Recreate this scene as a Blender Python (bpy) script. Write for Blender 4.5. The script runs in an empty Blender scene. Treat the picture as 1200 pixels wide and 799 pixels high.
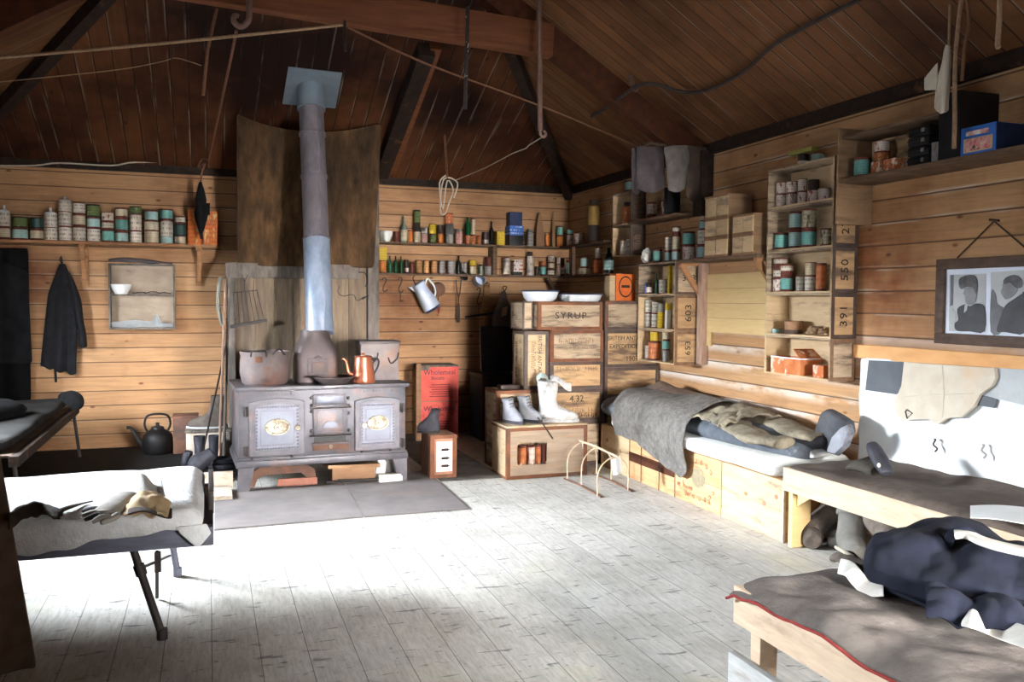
import bpy, bmesh, math, random
from mathutils import Vector, Matrix, noise
random.seed(7)
SC = bpy.context.scene
COL = SC.collection
PI = math.pi

# ------------------------------------------------------------------ camera
YAW, PIT, ROL, FPX, EYE = 0.3376, 0.04665, 0.00662, 1012.7, 1.55
_cy, _sy, _cp, _sp, _cr, _sr = math.cos(YAW), math.sin(YAW), math.cos(PIT), math.sin(PIT), math.cos(ROL), math.sin(ROL)
FW = Vector((_sy * _cp, _cy * _cp, -_sp))
_r0 = Vector((_cy, -_sy, 0)); _u0 = _r0.cross(FW)
RT = _cr * _r0 + _sr * _u0
UP = -_sr * _r0 + _cr * _u0
CP = Vector((0, 0, EYE))
cd = bpy.data.cameras.new('camera'); cam = bpy.data.objects.new('camera', cd); COL.objects.link(cam)
cd.sensor_width = 36.0; cd.lens = FPX / 1200 * 36.0; cd.clip_start = 0.05
cam.matrix_world = Matrix(((RT.x, UP.x, -FW.x, CP.x), (RT.y, UP.y, -FW.y, CP.y), (RT.z, UP.z, -FW.z, CP.z), (0, 0, 0, 1)))
SC.camera = cam

# ------------------------------------------------------------------ light and exposure
SC.view_settings.view_transform = 'Standard'
SC.view_settings.look = 'None'
SC.view_settings.gamma = 1
SC.view_settings.use_curve_mapping = False
SC.view_settings.exposure = 0.25
w = bpy.data.worlds.new('world'); SC.world = w; w.use_nodes = True
w.node_tree.nodes['Background'].inputs[0].default_value = (0.75, 0.87, 1.0, 1)
w.node_tree.nodes['Background'].inputs[1].default_value = 1.0

def area(name, loc, aim, sx, sy, power, col, spread=180):
    ld = bpy.data.lights.new(name, 'AREA'); ld.shape = 'RECTANGLE'; ld.size = sx; ld.size_y = sy
    ld.energy = power; ld.color = col; ld.spread = math.radians(spread)
    o = bpy.data.objects.new(name, ld); COL.objects.link(o); o.location = loc
    d = Vector(aim) - Vector(loc)
    o.rotation_euler = d.to_track_quat('-Z', 'Y').to_euler()
    return o
# daylight through the far left window, plus fill added at unseen window and door
area('sky_over_snow', (-4.7, 8.0, 3.45), (-2.36, 6.75, 1.85), 3.4, 3.0, 11000, (0.93, 0.96, 1.0))
area('sky_glow', (-4.7, 8.0, 2.38), (-2.36, 6.75, 1.85), 3.4, 0.7, 3400, (0.96, 0.98, 1.0))
area('sky_beyond', (-4.7, 3.6, 3.2), (-2.36, 6.75, 1.7), 3.0, 2.6, 6500, (0.95, 0.97, 1.0))
area('window_daylight_near', (-2.62, 1.5, 1.8), (4.15, 4.6, 1.55), 1.2, 0.9, 42, (0.97, 0.98, 1.0), 115)  # added fill at an unseen near window, lifts the right wall
area('doorway_daylight', (2.5, -1.75, 1.45), (1.5, 9.7, 0.2), 0.9, 1.4, 120, (1.0, 0.98, 0.95), 46)  # frontal fill added behind the camera at an assumed doorway

# ------------------------------------------------------------------ measuring helpers (points on planes of the room)
def ray(px, py):
    return RT * ((px - 600) / FPX) - UP * ((py - 399.5) / FPX) + FW
def AZ(px, py, z=0.0):
    d = ray(px, py); return CP + d * ((z - EYE) / d.z)
def AY(px, py, y):
    d = ray(px, py); return CP + d * (y / d.y)
def AX(px, py, x):
    d = ray(px, py); return CP + d * (x / d.x)
def AP(px, py, n, c):
    d = ray(px, py); n = Vector(n); return CP + d * ((c - n.dot(CP)) / n.dot(d))
def pxm(p):
    return (Vector(p) - CP).dot(FW) / FPX      # metres per pixel at p

# ------------------------------------------------------------------ mesh helpers
def V(*a): return Vector(a)
def tr(loc=(0, 0, 0), rot=(0, 0, 0), sc=(1, 1, 1)):
    from mathutils import Euler
    return Matrix.LocRotScale(Vector(loc), Euler(rot), Vector(sc))
def new(): return bmesh.new()
def _xf(vs, M):
    if M is not None:
        for v in vs: v.co = M @ v.co
def box(bm, x0, x1, y0, y1, z0, z1, M=None, bev=0.0):
    vs = [bm.verts.new((x, y, z)) for x in (x0, x1) for y in (y0, y1) for z in (z0, z1)]
    fs = [bm.faces.new([vs[i] for i in q]) for q in ((0, 1, 3, 2), (4, 6, 7, 5), (0, 4, 5, 1), (2, 3, 7, 6), (0, 2, 6, 4), (1, 5, 7, 3))]
    if bev > 0:
        es = list({e for f in fs for e in f.edges})
        r = bmesh.ops.bevel(bm, geom=es, offset=bev, segments=2, affect='EDGES', profile=0.6)
        vs = list({v for f in r['faces'] for v in f.verts} | {v for v in vs if v.is_valid})
    _xf(vs, M)
    return vs
def bar(bm, a, b, wx, wz, up=(0, 0, 1), bev=0.0):
    """a squared bar from a to b; wx across, wz along up"""
    a, b = Vector(a), Vector(b); d = b - a; L = d.length; d.normalize()
    s = d.cross(Vector(up)).normalized(); u = s.cross(d)
    M = Matrix(((s.x, d.x, u.x, a.x), (s.y, d.y, u.y, a.y), (s.z, d.z, u.z, a.z), (0, 0, 0, 1)))
    return box(bm, -wx / 2, wx / 2, 0, L, -wz / 2, wz / 2, M, bev)
def rev(bm, prof, seg=20, M=None, a0=0.0, a1=2 * PI):
    rings = []; full = abs(a1 - a0 - 2 * PI) < 1e-6; allv = []
    n = seg if full else seg + 1
    for r, z in prof:
        if r <= 1e-6:
            v = bm.verts.new((0, 0, z)); rings.append([v]); allv.append(v)
        else:
            ring = [bm.verts.new((r * math.cos(a0 + (a1 - a0) * k / seg), r * math.sin(a0 + (a1 - a0) * k / seg), z)) for k in range(n)]
            rings.append(ring); allv += ring
    for A, B in zip(rings, rings[1:]):
        m = seg
        for k in range(m):
            k2 = (k + 1) % n
            try:
                if len(A) == 1 and len(B) == 1: continue
                if len(A) == 1: bm.faces.new((A[0], B[k2], B[k]))
                elif len(B) == 1: bm.faces.new((A[k], A[k2], B[0]))
                else: bm.faces.new((A[k], A[k2], B[k2], B[k]))
            except ValueError: pass
    _xf(allv, M); return allv
def catmull(pts, n=4, closed=False):
    P = [Vector(p) for p in pts]
    if len(P) < 3: return P
    out = []; N = len(P)
    rng = N if closed else N - 1
    for i in range(rng):
        if closed: p0, p1, p2, p3 = P[(i - 1) % N], P[i], P[(i + 1) % N], P[(i + 2) % N]
        else: p0, p1, p2, p3 = P[max(i - 1, 0)], P[i], P[i + 1], P[min(i + 2, N - 1)]
        for k in range(n):
            t = k / n
            out.append(0.5 * ((2 * p1) + (p2 - p0) * t + (2 * p0 - 5 * p1 + 4 * p2 - p3) * t * t + (3 * p1 - p0 - 3 * p2 + p3) * t ** 3))
    if not closed: out.append(P[-1])
    return out
def tube(bm, pts, r, seg=8, smooth=0, sq=1.0, upv=(0, 0, 1), M=None):
    """swept tube; r a number or a list per control point; sq flattens along the second axis"""
    P = [Vector(p) for p in pts]
    R = list(r) if isinstance(r, (list, tuple)) else [r] * len(P)
    if smooth and len(P) > 2:
        Q = catmull([(p.x, p.y, p.z) for p in P], smooth)
        RR = catmull([(x, 0, 0) for x in R], smooth); P = Q; R = [v.x for v in RR]
    rings = []; allv = []; n = None
    for i, p in enumerate(P):
        t = (P[min(i + 1, len(P) - 1)] - P[max(i - 1, 0)])
        if t.length < 1e-9: t = Vector((0, 0, 1))
        t.normalize()
        if n is None:
            u = Vector(upv)
            if abs(u.dot(t)) > 0.95: u = Vector((1, 0, 0)) if abs(t.x) < 0.9 else Vector((0, 1, 0))
            n = (u - t * u.dot(t)).normalized()
        else:
            n = (n - t * n.dot(t))
            n = n.normalized() if n.length > 1e-6 else t.orthogonal().normalized()
        b = t.cross(n)
        ring = [bm.verts.new(p + (b * math.cos(2 * PI * k / seg) + n * (sq * math.sin(2 * PI * k / seg))) * R[i]) for k in range(seg)]
        rings.append(ring); allv += ring
    for A, B in zip(rings, rings[1:]):
        for k in range(seg): bm.faces.new((A[k], A[(k + 1) % seg], B[(k + 1) % seg], B[k]))
    bm.faces.new(list(reversed(rings[0]))); bm.faces.new(rings[-1])
    _xf(allv, M); return allv
def loft(bm, rings, M=None, cap=True):
    R = [[bm.verts.new(p) for p in ring] for ring in rings]; n = len(R[0])
    for A, B in zip(R, R[1:]):
        for k in range(n): bm.faces.new((A[k], A[(k + 1) % n], B[(k + 1) % n], B[k]))
    if cap:
        bm.faces.new(list(reversed(R[0]))); bm.faces.new(R[-1])
    _xf([v for r in R for v in r], M)
def prism(bm, pts, depth, M=None):
    """outline in the x-z plane pushed along +y"""
    A = [bm.verts.new((p[0], 0, p[1])) for p in pts]; B = [bm.verts.new((p[0], depth, p[1])) for p in pts]
    bm.faces.new(A); bm.faces.new(list(reversed(B)))
    n = len(A)
    for k in range(n): bm.faces.new((A[k], B[k], B[(k + 1) % n], A[(k + 1) % n]))
    _xf(A + B, M)
def sheet(bm, fn, nu, nv, th=0.006, M=None):
    """a cloth: fn(u, v) -> point, given real thickness"""
    G = [[Vector(fn(i / nu, j / nv)) for j in range(nv + 1)] for i in range(nu + 1)]
    N = [[None] * (nv + 1) for _ in range(nu + 1)]
    for i in range(nu + 1):
        for j in range(nv + 1):
            du = G[min(i + 1, nu)][j] - G[max(i - 1, 0)][j]; dv = G[i][min(j + 1, nv)] - G[i][max(j - 1, 0)]
            q = du.cross(dv); N[i][j] = q.normalized() if q.length > 1e-12 else Vector((0, 0, 1))
    A = [[bm.verts.new(G[i][j]) for j in range(nv + 1)] for i in range(nu + 1)]
    B = [[bm.verts.new(G[i][j] - N[i][j] * th) for j in range(nv + 1)] for i in range(nu + 1)]
    for i in range(nu):
        for j in range(nv):
            bm.faces.new((A[i][j], A[i + 1][j], A[i + 1][j + 1], A[i][j + 1]))
            bm.faces.new((B[i][j], B[i][j + 1], B[i + 1][j + 1], B[i + 1][j]))
    for i in range(nu):
        bm.faces.new((A[i][0], B[i][0], B[i + 1][0], A[i + 1][0])); bm.faces.new((A[i][nv], A[i + 1][nv], B[i + 1][nv], B[i][nv]))
    for j in range(nv):
        bm.faces.new((A[0][j], A[0][j + 1], B[0][j + 1], B[0][j])); bm.faces.new((A[nu][j], B[nu][j], B[nu][j + 1], A[nu][j + 1]))
    _xf([v for g in (A, B) for r in g for v in r], M)
def fb(x, y, z=0.0, s=1.0):
    return noise.fractal(Vector((x * s, y * s, z * s)), 0.8, 2.0, 3)
def rumple(bm, amp, sc, seed=0.0):
    bm.normal_update()
    for v in bm.verts:
        v.co += v.normal * (amp * fb(v.co.x + seed, v.co.y, v.co.z, sc))
def obj(name, bm, mat, parent=None, smooth=True, loc=None, rot=None, angle=40):
    bm.normal_update()
    bmesh.ops.recalc_face_normals(bm, faces=bm.faces)
    me = bpy.data.meshes.new(name); bm.to_mesh(me); bm.free()
    for m in (mat if isinstance(mat, (list, tuple)) else [mat]): me.materials.append(m)
    if smooth:
        me.polygons.foreach_set('use_smooth', [True] * len(me.polygons))
        try: me.set_sharp_from_angle(angle=math.radians(angle))
        except Exception: pass
    o = bpy.data.objects.new(name, me); COL.objects.link(o)
    if parent is not None: o.parent = parent
    if loc is not None: o.location = loc
    if rot is not None: o.rotation_euler = rot
    return o
def tag(o, label, cat, group=None):
    o['label'] = label; o['category'] = cat
    if group: o['group'] = group
    return o
def thing(name, label, cat, loc=(0, 0, 0), rot=(0, 0, 0), group=None):
    o = bpy.data.objects.new(name, None); COL.objects.link(o); o.empty_display_size = 0.1
    o.location = loc; o.rotation_euler = rot if isinstance(rot, (tuple, list)) else (0, 0, rot)
    return tag(o, label, cat, group)
def struct(name, bm, mat, smooth=False):
    o = obj(name, bm, mat, None, smooth); o['kind'] = 'structure'; return o
def sub(o):                                             # rounded-off cloth and leather
    m = o.modifiers.new('soft', 'SUBSURF'); m.levels = 1; m.render_levels = 1; return o
def text(body, size, mat, parent, loc, rot, name='lettering', align='CENTER', sx=1.0, sp=1.0):
    cu = bpy.data.curves.new(name, 'FONT'); cu.body = body; cu.size = size; cu.extrude = 0.0012; cu.align_x = align; cu.align_y = 'CENTER'
    cu.space_character = sp; cu.resolution_u = 2
    o = bpy.data.objects.new(name + '_source', cu); COL.objects.link(o)
    dg = bpy.context.evaluated_depsgraph_get(); dg.update()
    me = bpy.data.meshes.new_from_object(o.evaluated_get(dg)); bpy.data.objects.remove(o); bpy.data.curves.remove(cu)
    me.materials.clear(); me.materials.append(mat)
    t = bpy.data.objects.new(name, me); COL.objects.link(t); t.parent = parent; t.location = loc; t.rotation_euler = rot; t.scale = (sx, 1, 1)
    return t

# ------------------------------------------------------------------ materials
def S(r, g, b):
    f = lambda c: (c / 255 / 12.92) if c <= 10 else ((c / 255 + 0.055) / 1.055) ** 2.4
    return (f(r), f(g), f(b), 1)
class Mat:
    def __init__(s, name):
        s.m = bpy.data.materials.new(name); s.m.use_nodes = True; s.t = s.m.node_tree; s.t.nodes.clear()
        s.out = s.n('ShaderNodeOutputMaterial'); s.p = s.n('ShaderNodeBsdfPrincipled'); s.l(s.p.outputs[0], s.out.inputs[0])
        s.tc = s.n('ShaderNodeTexCoord')
    def n(s, k): return s.t.nodes.new(k)
    def l(s, a, b): s.t.links.new(a, b)
    def val(s, v, sock):
        if isinstance(v, (int, float)): sock.default_value = v
        elif isinstance(v, tuple): sock.default_value = v
        else: s.l(v, sock)
    def math(s, op, a, b=0.0, c=None):
        n = s.n('ShaderNodeMath'); n.operation = op; s.val(a, n.inputs[0]); s.val(b, n.inputs[1])
        if c is not None: s.val(c, n.inputs[2])
        return n.outputs[0]
    def mapping(s, sc=(1, 1, 1), loc=(0, 0, 0), src=None):
        n = s.n('ShaderNodeMapping'); s.l(src if src is not None else s.tc.outputs['Object'], n.inputs[0]); n.inputs['Scale'].default_value = sc; n.inputs['Location'].default_value = loc
        return n.outputs[0]
    def noise(s, vec, scale=5, detail=4, rough=0.55, dist=0.0):
        n = s.n('ShaderNodeTexNoise'); s.l(vec, n.inputs['Vector']); n.inputs['Scale'].default_value = scale; n.inputs['Detail'].default_value = detail
        n.inputs['Roughness'].default_value = rough; n.inputs['Distortion'].default_value = dist; return n.outputs[0]
    def ramp(s, f, stops):
        n = s.n('ShaderNodeValToRGB'); s.l(f, n.inputs[0]); e = n.color_ramp.elements
        e[0].position, e[0].color = stops[0]; e[1].position, e[1].color = stops[-1]
        for p, c in stops[1:-1]:
            x = e.new(p); x.color = c
        return n.outputs[0]
    def step(s, f, lo, hi):
        n = s.n('ShaderNodeMapRange'); s.l(f, n.inputs[0]); n.inputs[1].default_value = lo; n.inputs[2].default_value = hi; n.clamp = True; return n.outputs[0]
    def mix(s, f, a, b, mode='MIX'):
        n = s.n('ShaderNodeMix'); n.data_type = 'RGBA'; n.blend_type = mode; s.val(f, n.inputs[0]); s.val(a, n.inputs[6]); s.val(b, n.inputs[7]); return n.outputs[2]
    def bump(s, h, st=0.3, d=0.01):
        n = s.n('ShaderNodeBump'); s.l(h, n.inputs['Height']); n.inputs['Strength'].default_value = st; n.inputs['Distance'].default_value = d; s.l(n.outputs[0], s.p.inputs['Normal'])
    def fin(s, col, rough=0.7, metal=0.0, spec=0.3):
        s.val(col, s.p.inputs['Base Color']); s.val(rough, s.p.inputs['Roughness']); s.val(metal, s.p.inputs['Metallic'])
        s.p.inputs['Specular IOR Level'].default_value = spec
        return s.m
def stuff(name, c1, c2, sc=6, rough=0.75, metal=0.0, bump=0.2, st=(1, 1, 1), c3=None, s3=3.0, a3=(0.55, 0.65), vary=0.0, spec=0.25, bd=0.01, detail=5):
    """mottled two-colour surface, optional third-colour patches, optional change of tone from object to object"""
    k = Mat(name); v = k.mapping(st)
    oi = k.n('ShaderNodeObjectInfo')
    ad = k.n('ShaderNodeVectorMath'); ad.operation = 'ADD'; k.l(v, ad.inputs[0])
    cm = k.n('ShaderNodeCombineXYZ'); r10 = k.math('MULTIPLY', oi.outputs['Random'], 17.0)
    for i in range(3): k.l(r10, cm.inputs[i])
    k.l(cm.outputs[0], ad.inputs[1]); v = ad.outputs[0]
    f = k.noise(v, sc, detail, 0.6)
    col = k.ramp(f, [(0.32, S(*c1)), (0.68, S(*c2))])
    if c3 is not None:
        g = k.noise(v, s3, 5, 0.65)
        col = k.mix(k.step(g, a3[0], a3[1]), col, S(*c3))
    if vary:
        h = k.n('ShaderNodeHueSaturation'); k.l(col, h.inputs['Color']); k.l(k.math('MULTIPLY_ADD', oi.outputs['Random'], vary * 2, 1 - vary), h.inputs['Value']); col = h.outputs[0]
    if bump: k.bump(k.noise(v, sc * 3, 5, 0.6), bump, bd)
    return k.fin(col, rough, metal, spec)
def planks(name, across, along, wd, tones, seam, sw=0.02, res=None, res_amt=0.6, joint=0.0, knots=True, grain=0.35, rough=0.7, bump=0.35, stain=None, st_sc=0.8, st_r=(0.5, 0.7), marks=None, low_res=0.0):
    """boards: across/along are axis letters of the (world placed) mesh"""
    k = Mat(name); sep = k.n('ShaderNodeSeparateXYZ'); k.l(k.tc.outputs['Object'], sep.inputs[0])
    A = sep.outputs['XYZ'.index(across)]; L = sep.outputs['XYZ'.index(along)]
    q = k.math('DIVIDE', A, wd); idx = k.math('FLOOR', q); fr = k.math('FRACT', q)
    wn = k.n('ShaderNodeTexWhiteNoise'); wn.noise_dimensions = '1D'; k.l(idx, wn.inputs['W'])
    rnd = wn.outputs['Value']
    if joint:
        Lo = k.math('MULTIPLY_ADD', rnd, joint, L); li = k.math('FLOOR', k.math('DIVIDE', Lo, joint))
        lf = k.math('FRACT', k.math('DIVIDE', Lo, joint))
        wn2 = k.n('ShaderNodeTexWhiteNoise'); wn2.noise_dimensions = '2D'
        c2 = k.n('ShaderNodeCombineXYZ'); k.l(idx, c2.inputs[0]); k.l(li, c2.inputs[1]); k.l(c2.outputs[0], wn2.inputs['Vector']); rnd = wn2.outputs['Value']
    cv = k.n('ShaderNodeCombineXYZ'); k.l(k.math('MULTIPLY', A, 14.0), cv.inputs[0]); k.l(k.math('MULTIPLY_ADD', rnd, 37.0, L), cv.inputs[1]); k.l(k.math('MULTIPLY', rnd, 11.0), cv.inputs[2])
    v = cv.outputs[0]
    base = k.ramp(rnd, [(i / (len(tones) - 1), S(*t)) for i, t in enumerate(tones)])
    g = k.noise(v, 2.2, 6, 0.65, 0.6)
    dk = k.mix(1.0, base, (1 - grain, 1 - grain, 1 - grain, 1), 'MULTIPLY')
    col = k.mix(k.step(g, 0.35, 0.75), base, dk)
    if knots:
        vk = k.n('ShaderNodeTexVoronoi'); cv2 = k.n('ShaderNodeCombineXYZ'); k.l(k.math('MULTIPLY', A, 6.5), cv2.inputs[0]); k.l(k.math('MULTIPLY_ADD', rnd, 9.0, k.math('MULTIPLY', L, 3.2)), cv2.inputs[1]); k.l(k.math('MULTIPLY', rnd, 5.0), cv2.inputs[2])
        k.l(cv2.outputs[0], vk.inputs['Vector']); vk.inputs['Scale'].default_value = 1.0
        kd = k.step(vk.outputs['Distance'], 0.11, 0.05)
        col = k.mix(k.math('MULTIPLY', kd, 0.75), col, k.mix(1.0, base, S(120, 80, 55), 'MULTIPLY'))
    big = k.noise(k.mapping((1, 1, 1)), st_sc, 5, 0.6)
    if stain is not None:
        col = k.mix(k.step(big, st_r[0], st_r[1]), col, k.mix(1.0, col, S(*stain), 'MULTIPLY'))
    e = k.math('MINIMUM', fr, k.math('SUBTRACT', 1.0, fr)); sm = k.step(e, sw, sw * 0.35)
    if joint:
        je = k.math('MINIMUM', lf, k.math('SUBTRACT', 1.0, lf)); sm = k.math('MAXIMUM', sm, k.step(je, 0.004 / joint * 1.0, 0.0015 / joint))
    if marks is not None:
        mv = k.n('ShaderNodeCombineXYZ'); k.l(k.math('MULTIPLY', A, 7.0), mv.inputs[0]); k.l(k.math('MULTIPLY', L, 24.0), mv.inputs[1])
        mk = k.noise(mv.outputs[0], 1.0, 3, 0.5, 0.6)
        col = k.mix(k.math('MULTIPLY', k.step(mk, 0.625, 0.69), 0.7), col, S(*marks))
        sp = k.noise(k.mapping((1, 1, 1)), 34.0, 2, 0.5)
        col = k.mix(k.math('MULTIPLY', k.step(sp, 0.67, 0.73), 0.6), col, S(*marks))
        fine = k.noise(k.mapping((60, 9, 1)), 1.0, 4, 0.7)
        col = k.mix(k.math('MULTIPLY', k.step(fine, 0.4, 0.7), 0.4), col, k.mix(1.0, col, S(150, 148, 146), 'MULTIPLY'))
        yl = k.noise(k.mapping((1, 1, 1), (3.3, 1.7, 0)), 1.1, 3, 0.5)
        col = k.mix(k.math('MULTIPLY', k.step(yl, 0.62, 0.75), 0.4), col, S(206, 202, 168))
    if res is not None:
        rn = k.noise(v, 1.2, 4, 0.6); near = k.step(e, 0.16, 0.02)
        col = k.mix(k.math('MULTIPLY', k.math('MULTIPLY', near, k.step(rn, 0.52, 0.66)), res_amt), col, S(*res))
    if low_res:
        wn_ = k.noise(k.mapping((1, 0.8, 3.0)), 1.6, 5, 0.65)
        zone = k.step(sep.outputs[2], 1.42, 1.12)
        lr = k.math('MULTIPLY', k.math('MULTIPLY', zone, k.step(wn_, 0.40, 0.56)), k.step(k.math('SUBTRACT', fr, k.math('MULTIPLY', wn_, 0.5)), 0.22, 0.62))
        col = k.mix(k.math('MULTIPLY', lr, low_res), col, S(232, 226, 218))
    col = k.mix(k.math('MULTIPLY', sm, 0.85), col, S(*seam))
    k.bump(k.math('SUBTRACT', k.math('MULTIPLY', g, 0.25), sm), bump, 0.01)
    return k.fin(col, rough, 0.0, 0.25)
def printed(name, paper, ink, rows=7.0, amt=0.5, rust=None, ra=(0.58, 0.66), cols=9.0, rough=0.55, along='Z', ax2=None):
    """a paper label with lines of small print; Object coordinates run 0..1 up the label"""
    k = Mat(name); sep = k.n('ShaderNodeSeparateXYZ'); k.l(k.tc.outputs['Object'], sep.inputs[0])
    x, y, z = sep.outputs
    oi = k.n('ShaderNodeObjectInfo')
    ang = k.math('ARCTAN2', y, x) if ax2 is None else {'X': x, 'Y': y}[ax2]
    row = k.math('MULTIPLY', z, rows); rf = k.math('FRACT', row); ri = k.math('FLOOR', row)
    c = k.n('ShaderNodeCombineXYZ'); k.l(k.math('MULTIPLY', ang, cols), c.inputs[0]); k.l(k.math('MULTIPLY_ADD', ri, 3.7, k.math('MULTIPLY', oi.outputs['Random'], 50)), c.inputs[1])
    n = k.noise(c.outputs[0], 1.0, 1, 0.5)
    line = k.math('MULTIPLY', k.math('MULTIPLY', k.math('GREATER_THAN', rf, 0.38), k.math('LESS_THAN', rf, 0.82)), k.step(n, 0.46, 0.56))
    col = k.mix(k.math('MULTIPLY', line, amt), S(*paper), S(*ink))
    dv = k.mapping((1, 1, 1))
    ad = k.n('ShaderNodeVectorMath'); ad.operation = 'ADD'; k.l(dv, ad.inputs[0]); cm = k.n('ShaderNodeCombineXYZ')
    for i in range(3): k.l(k.math('MULTIPLY', oi.outputs['Random'], 23.0), cm.inputs[i])
    k.l(cm.outputs[0], ad.inputs[1])
    d = k.noise(ad.outputs[0], 1.7, 5, 0.65)
    col = k.mix(k.math('MULTIPLY', k.step(d, 0.4, 0.7), 0.35), col, k.mix(1.0, col, S(190, 165, 130), 'MULTIPLY'))
    if rust is not None: col = k.mix(k.step(d, ra[0], ra[1]), col, S(*rust))
    h = k.n('ShaderNodeHueSaturation'); k.l(col, h.inputs['Color']); k.l(k.math('MULTIPLY_ADD', oi.outputs['Random'], 0.3, 0.82), h.inputs['Value'])
    return k.fin(h.outputs[0], rough)
def glass(name, col, rough=0.15, tr_=0.35):
    k = Mat(name); d = k.n('ShaderNodeBsdfTransparent'); d.inputs[0].default_value = S(*col); mx = k.n('ShaderNodeMixShader')
    mx.inputs[0].default_value = 1 - tr_; k.l(d.outputs[0], mx.inputs[1]); k.l(k.p.outputs[0], mx.inputs[2]); k.l(mx.outputs[0], k.out.inputs[0])
    return k.fin(S(*col), rough, 0.0, 0.6)

M = {}
M['wall_back'] = planks('pine_boards_back', 'Z', 'X', 0.148, [(184, 141, 101), (198, 157, 117), (174, 129, 90), (192, 150, 110)], (70, 42, 26), 0.05, res=(214, 196, 176), res_amt=0.35, stain=(150, 110, 84), st_r=(0.5, 0.75))
M['wall_right'] = planks('pine_boards_right', 'Z', 'Y', 0.148, [(192, 147, 105), (204, 161, 119), (184, 138, 96), (198, 155, 112)], (84, 56, 38), 0.05, res=(228, 216, 204), res_amt=0.75, low_res=0.85, stain=(168, 128, 100), st_r=(0.5, 0.75))
M['wall_dark'] = planks('old_dark_boards', 'Z', 'Y', 0.148, [(120, 84, 54), (104, 70, 44), (128, 90, 58)], (40, 26, 18), 0.05)
M['wall_front'] = planks('old_dark_boards_front', 'Z', 'X', 0.148, [(120, 84, 54), (104, 70, 44), (128, 90, 58)], (40, 26, 18), 0.05)
M['floor'] = planks('scrubbed_floor_boards', 'X', 'Y', 0.2, [(208, 206, 200), (214, 212, 206), (202, 200, 194), (211, 210, 205)], (104, 100, 94), 0.014, res=(222, 222, 218), res_amt=0.35, knots=False, grain=0.2, rough=0.8, stain=(222, 220, 216), st_sc=1.7, st_r=(0.45, 0.7), marks=(96, 95, 96), bump=0.25)
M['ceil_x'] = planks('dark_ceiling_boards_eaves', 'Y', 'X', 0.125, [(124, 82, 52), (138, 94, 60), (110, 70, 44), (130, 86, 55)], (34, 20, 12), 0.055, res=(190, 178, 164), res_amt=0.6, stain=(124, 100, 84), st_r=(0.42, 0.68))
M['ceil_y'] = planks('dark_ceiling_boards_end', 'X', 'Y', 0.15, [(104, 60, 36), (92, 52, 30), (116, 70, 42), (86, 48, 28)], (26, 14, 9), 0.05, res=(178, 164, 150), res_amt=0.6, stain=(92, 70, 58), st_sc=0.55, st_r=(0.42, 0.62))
M['beam_orange'] = stuff('orange_beam', (104, 62, 40), (126, 78, 52), 5, st=(0.6, 6, 6), c3=(84, 44, 26), s3=1.5, a3=(0.55, 0.75))
M['beam_dark'] = stuff('sooty_beam', (28, 22, 20), (52, 38, 30), 5, st=(3, 3, 3), c3=(96, 62, 40), s3=2.0, a3=(0.6, 0.72))
M['beam_brown'] = stuff('brown_beam', (62, 34, 22), (88, 48, 28), 5, st=(3, 3, 3))
M['shelf'] = stuff('shelf_board', (150, 108, 74), (176, 130, 92), 7, st=(1, 1, 6), c3=(110, 80, 58), s3=1.6, a3=(0.55, 0.72))
M['shelf_dark'] = stuff('dark_shelf_board', (84, 66, 52), (116, 92, 72), 7, st=(1, 1, 6))
M['crate'] = stuff('plywood_crate', (178, 142, 104), (200, 166, 124), 4, st=(1, 1, 5), c3=(112, 92, 76), s3=2.6, a3=(0.48, 0.66), vary=0.12)
M['crate_pale'] = stuff('pale_plywood', (192, 164, 128), (208, 182, 146), 4, st=(1, 1, 5), c3=(140, 122, 104), s3=2.6, a3=(0.54, 0.68), vary=0.08)
M['crate_grey'] = stuff('weathered_plywood', (168, 144, 118), (190, 170, 144), 5, st=(1, 1, 6), c3=(98, 84, 76), s3=2.8, a3=(0.47, 0.64), vary=0.1)
M['crate_pine'] = stuff('pine_packing_case', (188, 144, 102), (204, 164, 122), 4, st=(1, 1, 6), c3=(150, 104, 72), s3=1.8, a3=(0.55, 0.7), vary=0.1)
M['edge'] = stuff('dark_metal_edging', (74, 62, 58), (100, 86, 80), 9, rough=0.5, metal=0.3, c3=(126, 80, 56), s3=3.0, a3=(0.55, 0.7))
M['edge_rust'] = stuff('rusty_edging', (104, 66, 46), (136, 86, 58), 9, rough=0.7, c3=(84, 70, 66), s3=3.0, a3=(0.5, 0.7))
M['ink'] = stuff('black_stencil_ink', (48, 40, 36), (66, 56, 50), 30, bump=0)
M['ink_faint'] = stuff('faded_stencil_ink', (116, 94, 74), (134, 108, 86), 30, bump=0)
M['stove'] = stuff('cast_iron_range', (70, 68, 74), (93, 90, 95), 7, rough=0.42, metal=0.35, bump=0.25, c3=(120, 92, 82), s3=2.2, a3=(0.56, 0.74), spec=0.4)
M['stove_pan'] = stuff('blued_iron_panel', (88, 90, 104), (110, 112, 124), 6, rough=0.38, metal=0.35, bump=0.15, c3=(112, 92, 90), s3=3, a3=(0.58, 0.76), spec=0.4)
M['iron'] = stuff('black_iron', (44, 40, 40), (66, 60, 58), 9, rough=0.5, metal=0.4)
M['rust'] = stuff('rusty_iron', (96, 68, 56), (124, 88, 70), 8, rough=0.8, c3=(74, 62, 60), s3=3, a3=(0.5, 0.7))
M['hood'] = stuff('hood_iron', (76, 68, 68), (96, 86, 85), 6, rough=0.5, metal=0.3, c3=(104, 76, 64), s3=2, a3=(0.55, 0.75))
M['flue'] = stuff('flue_zinc_old', (112, 106, 114), (140, 134, 140), 5, rough=0.5, metal=0.35, st=(3, 3, 1), c3=(110, 98, 100), s3=2.5, a3=(0.55, 0.75))
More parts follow.
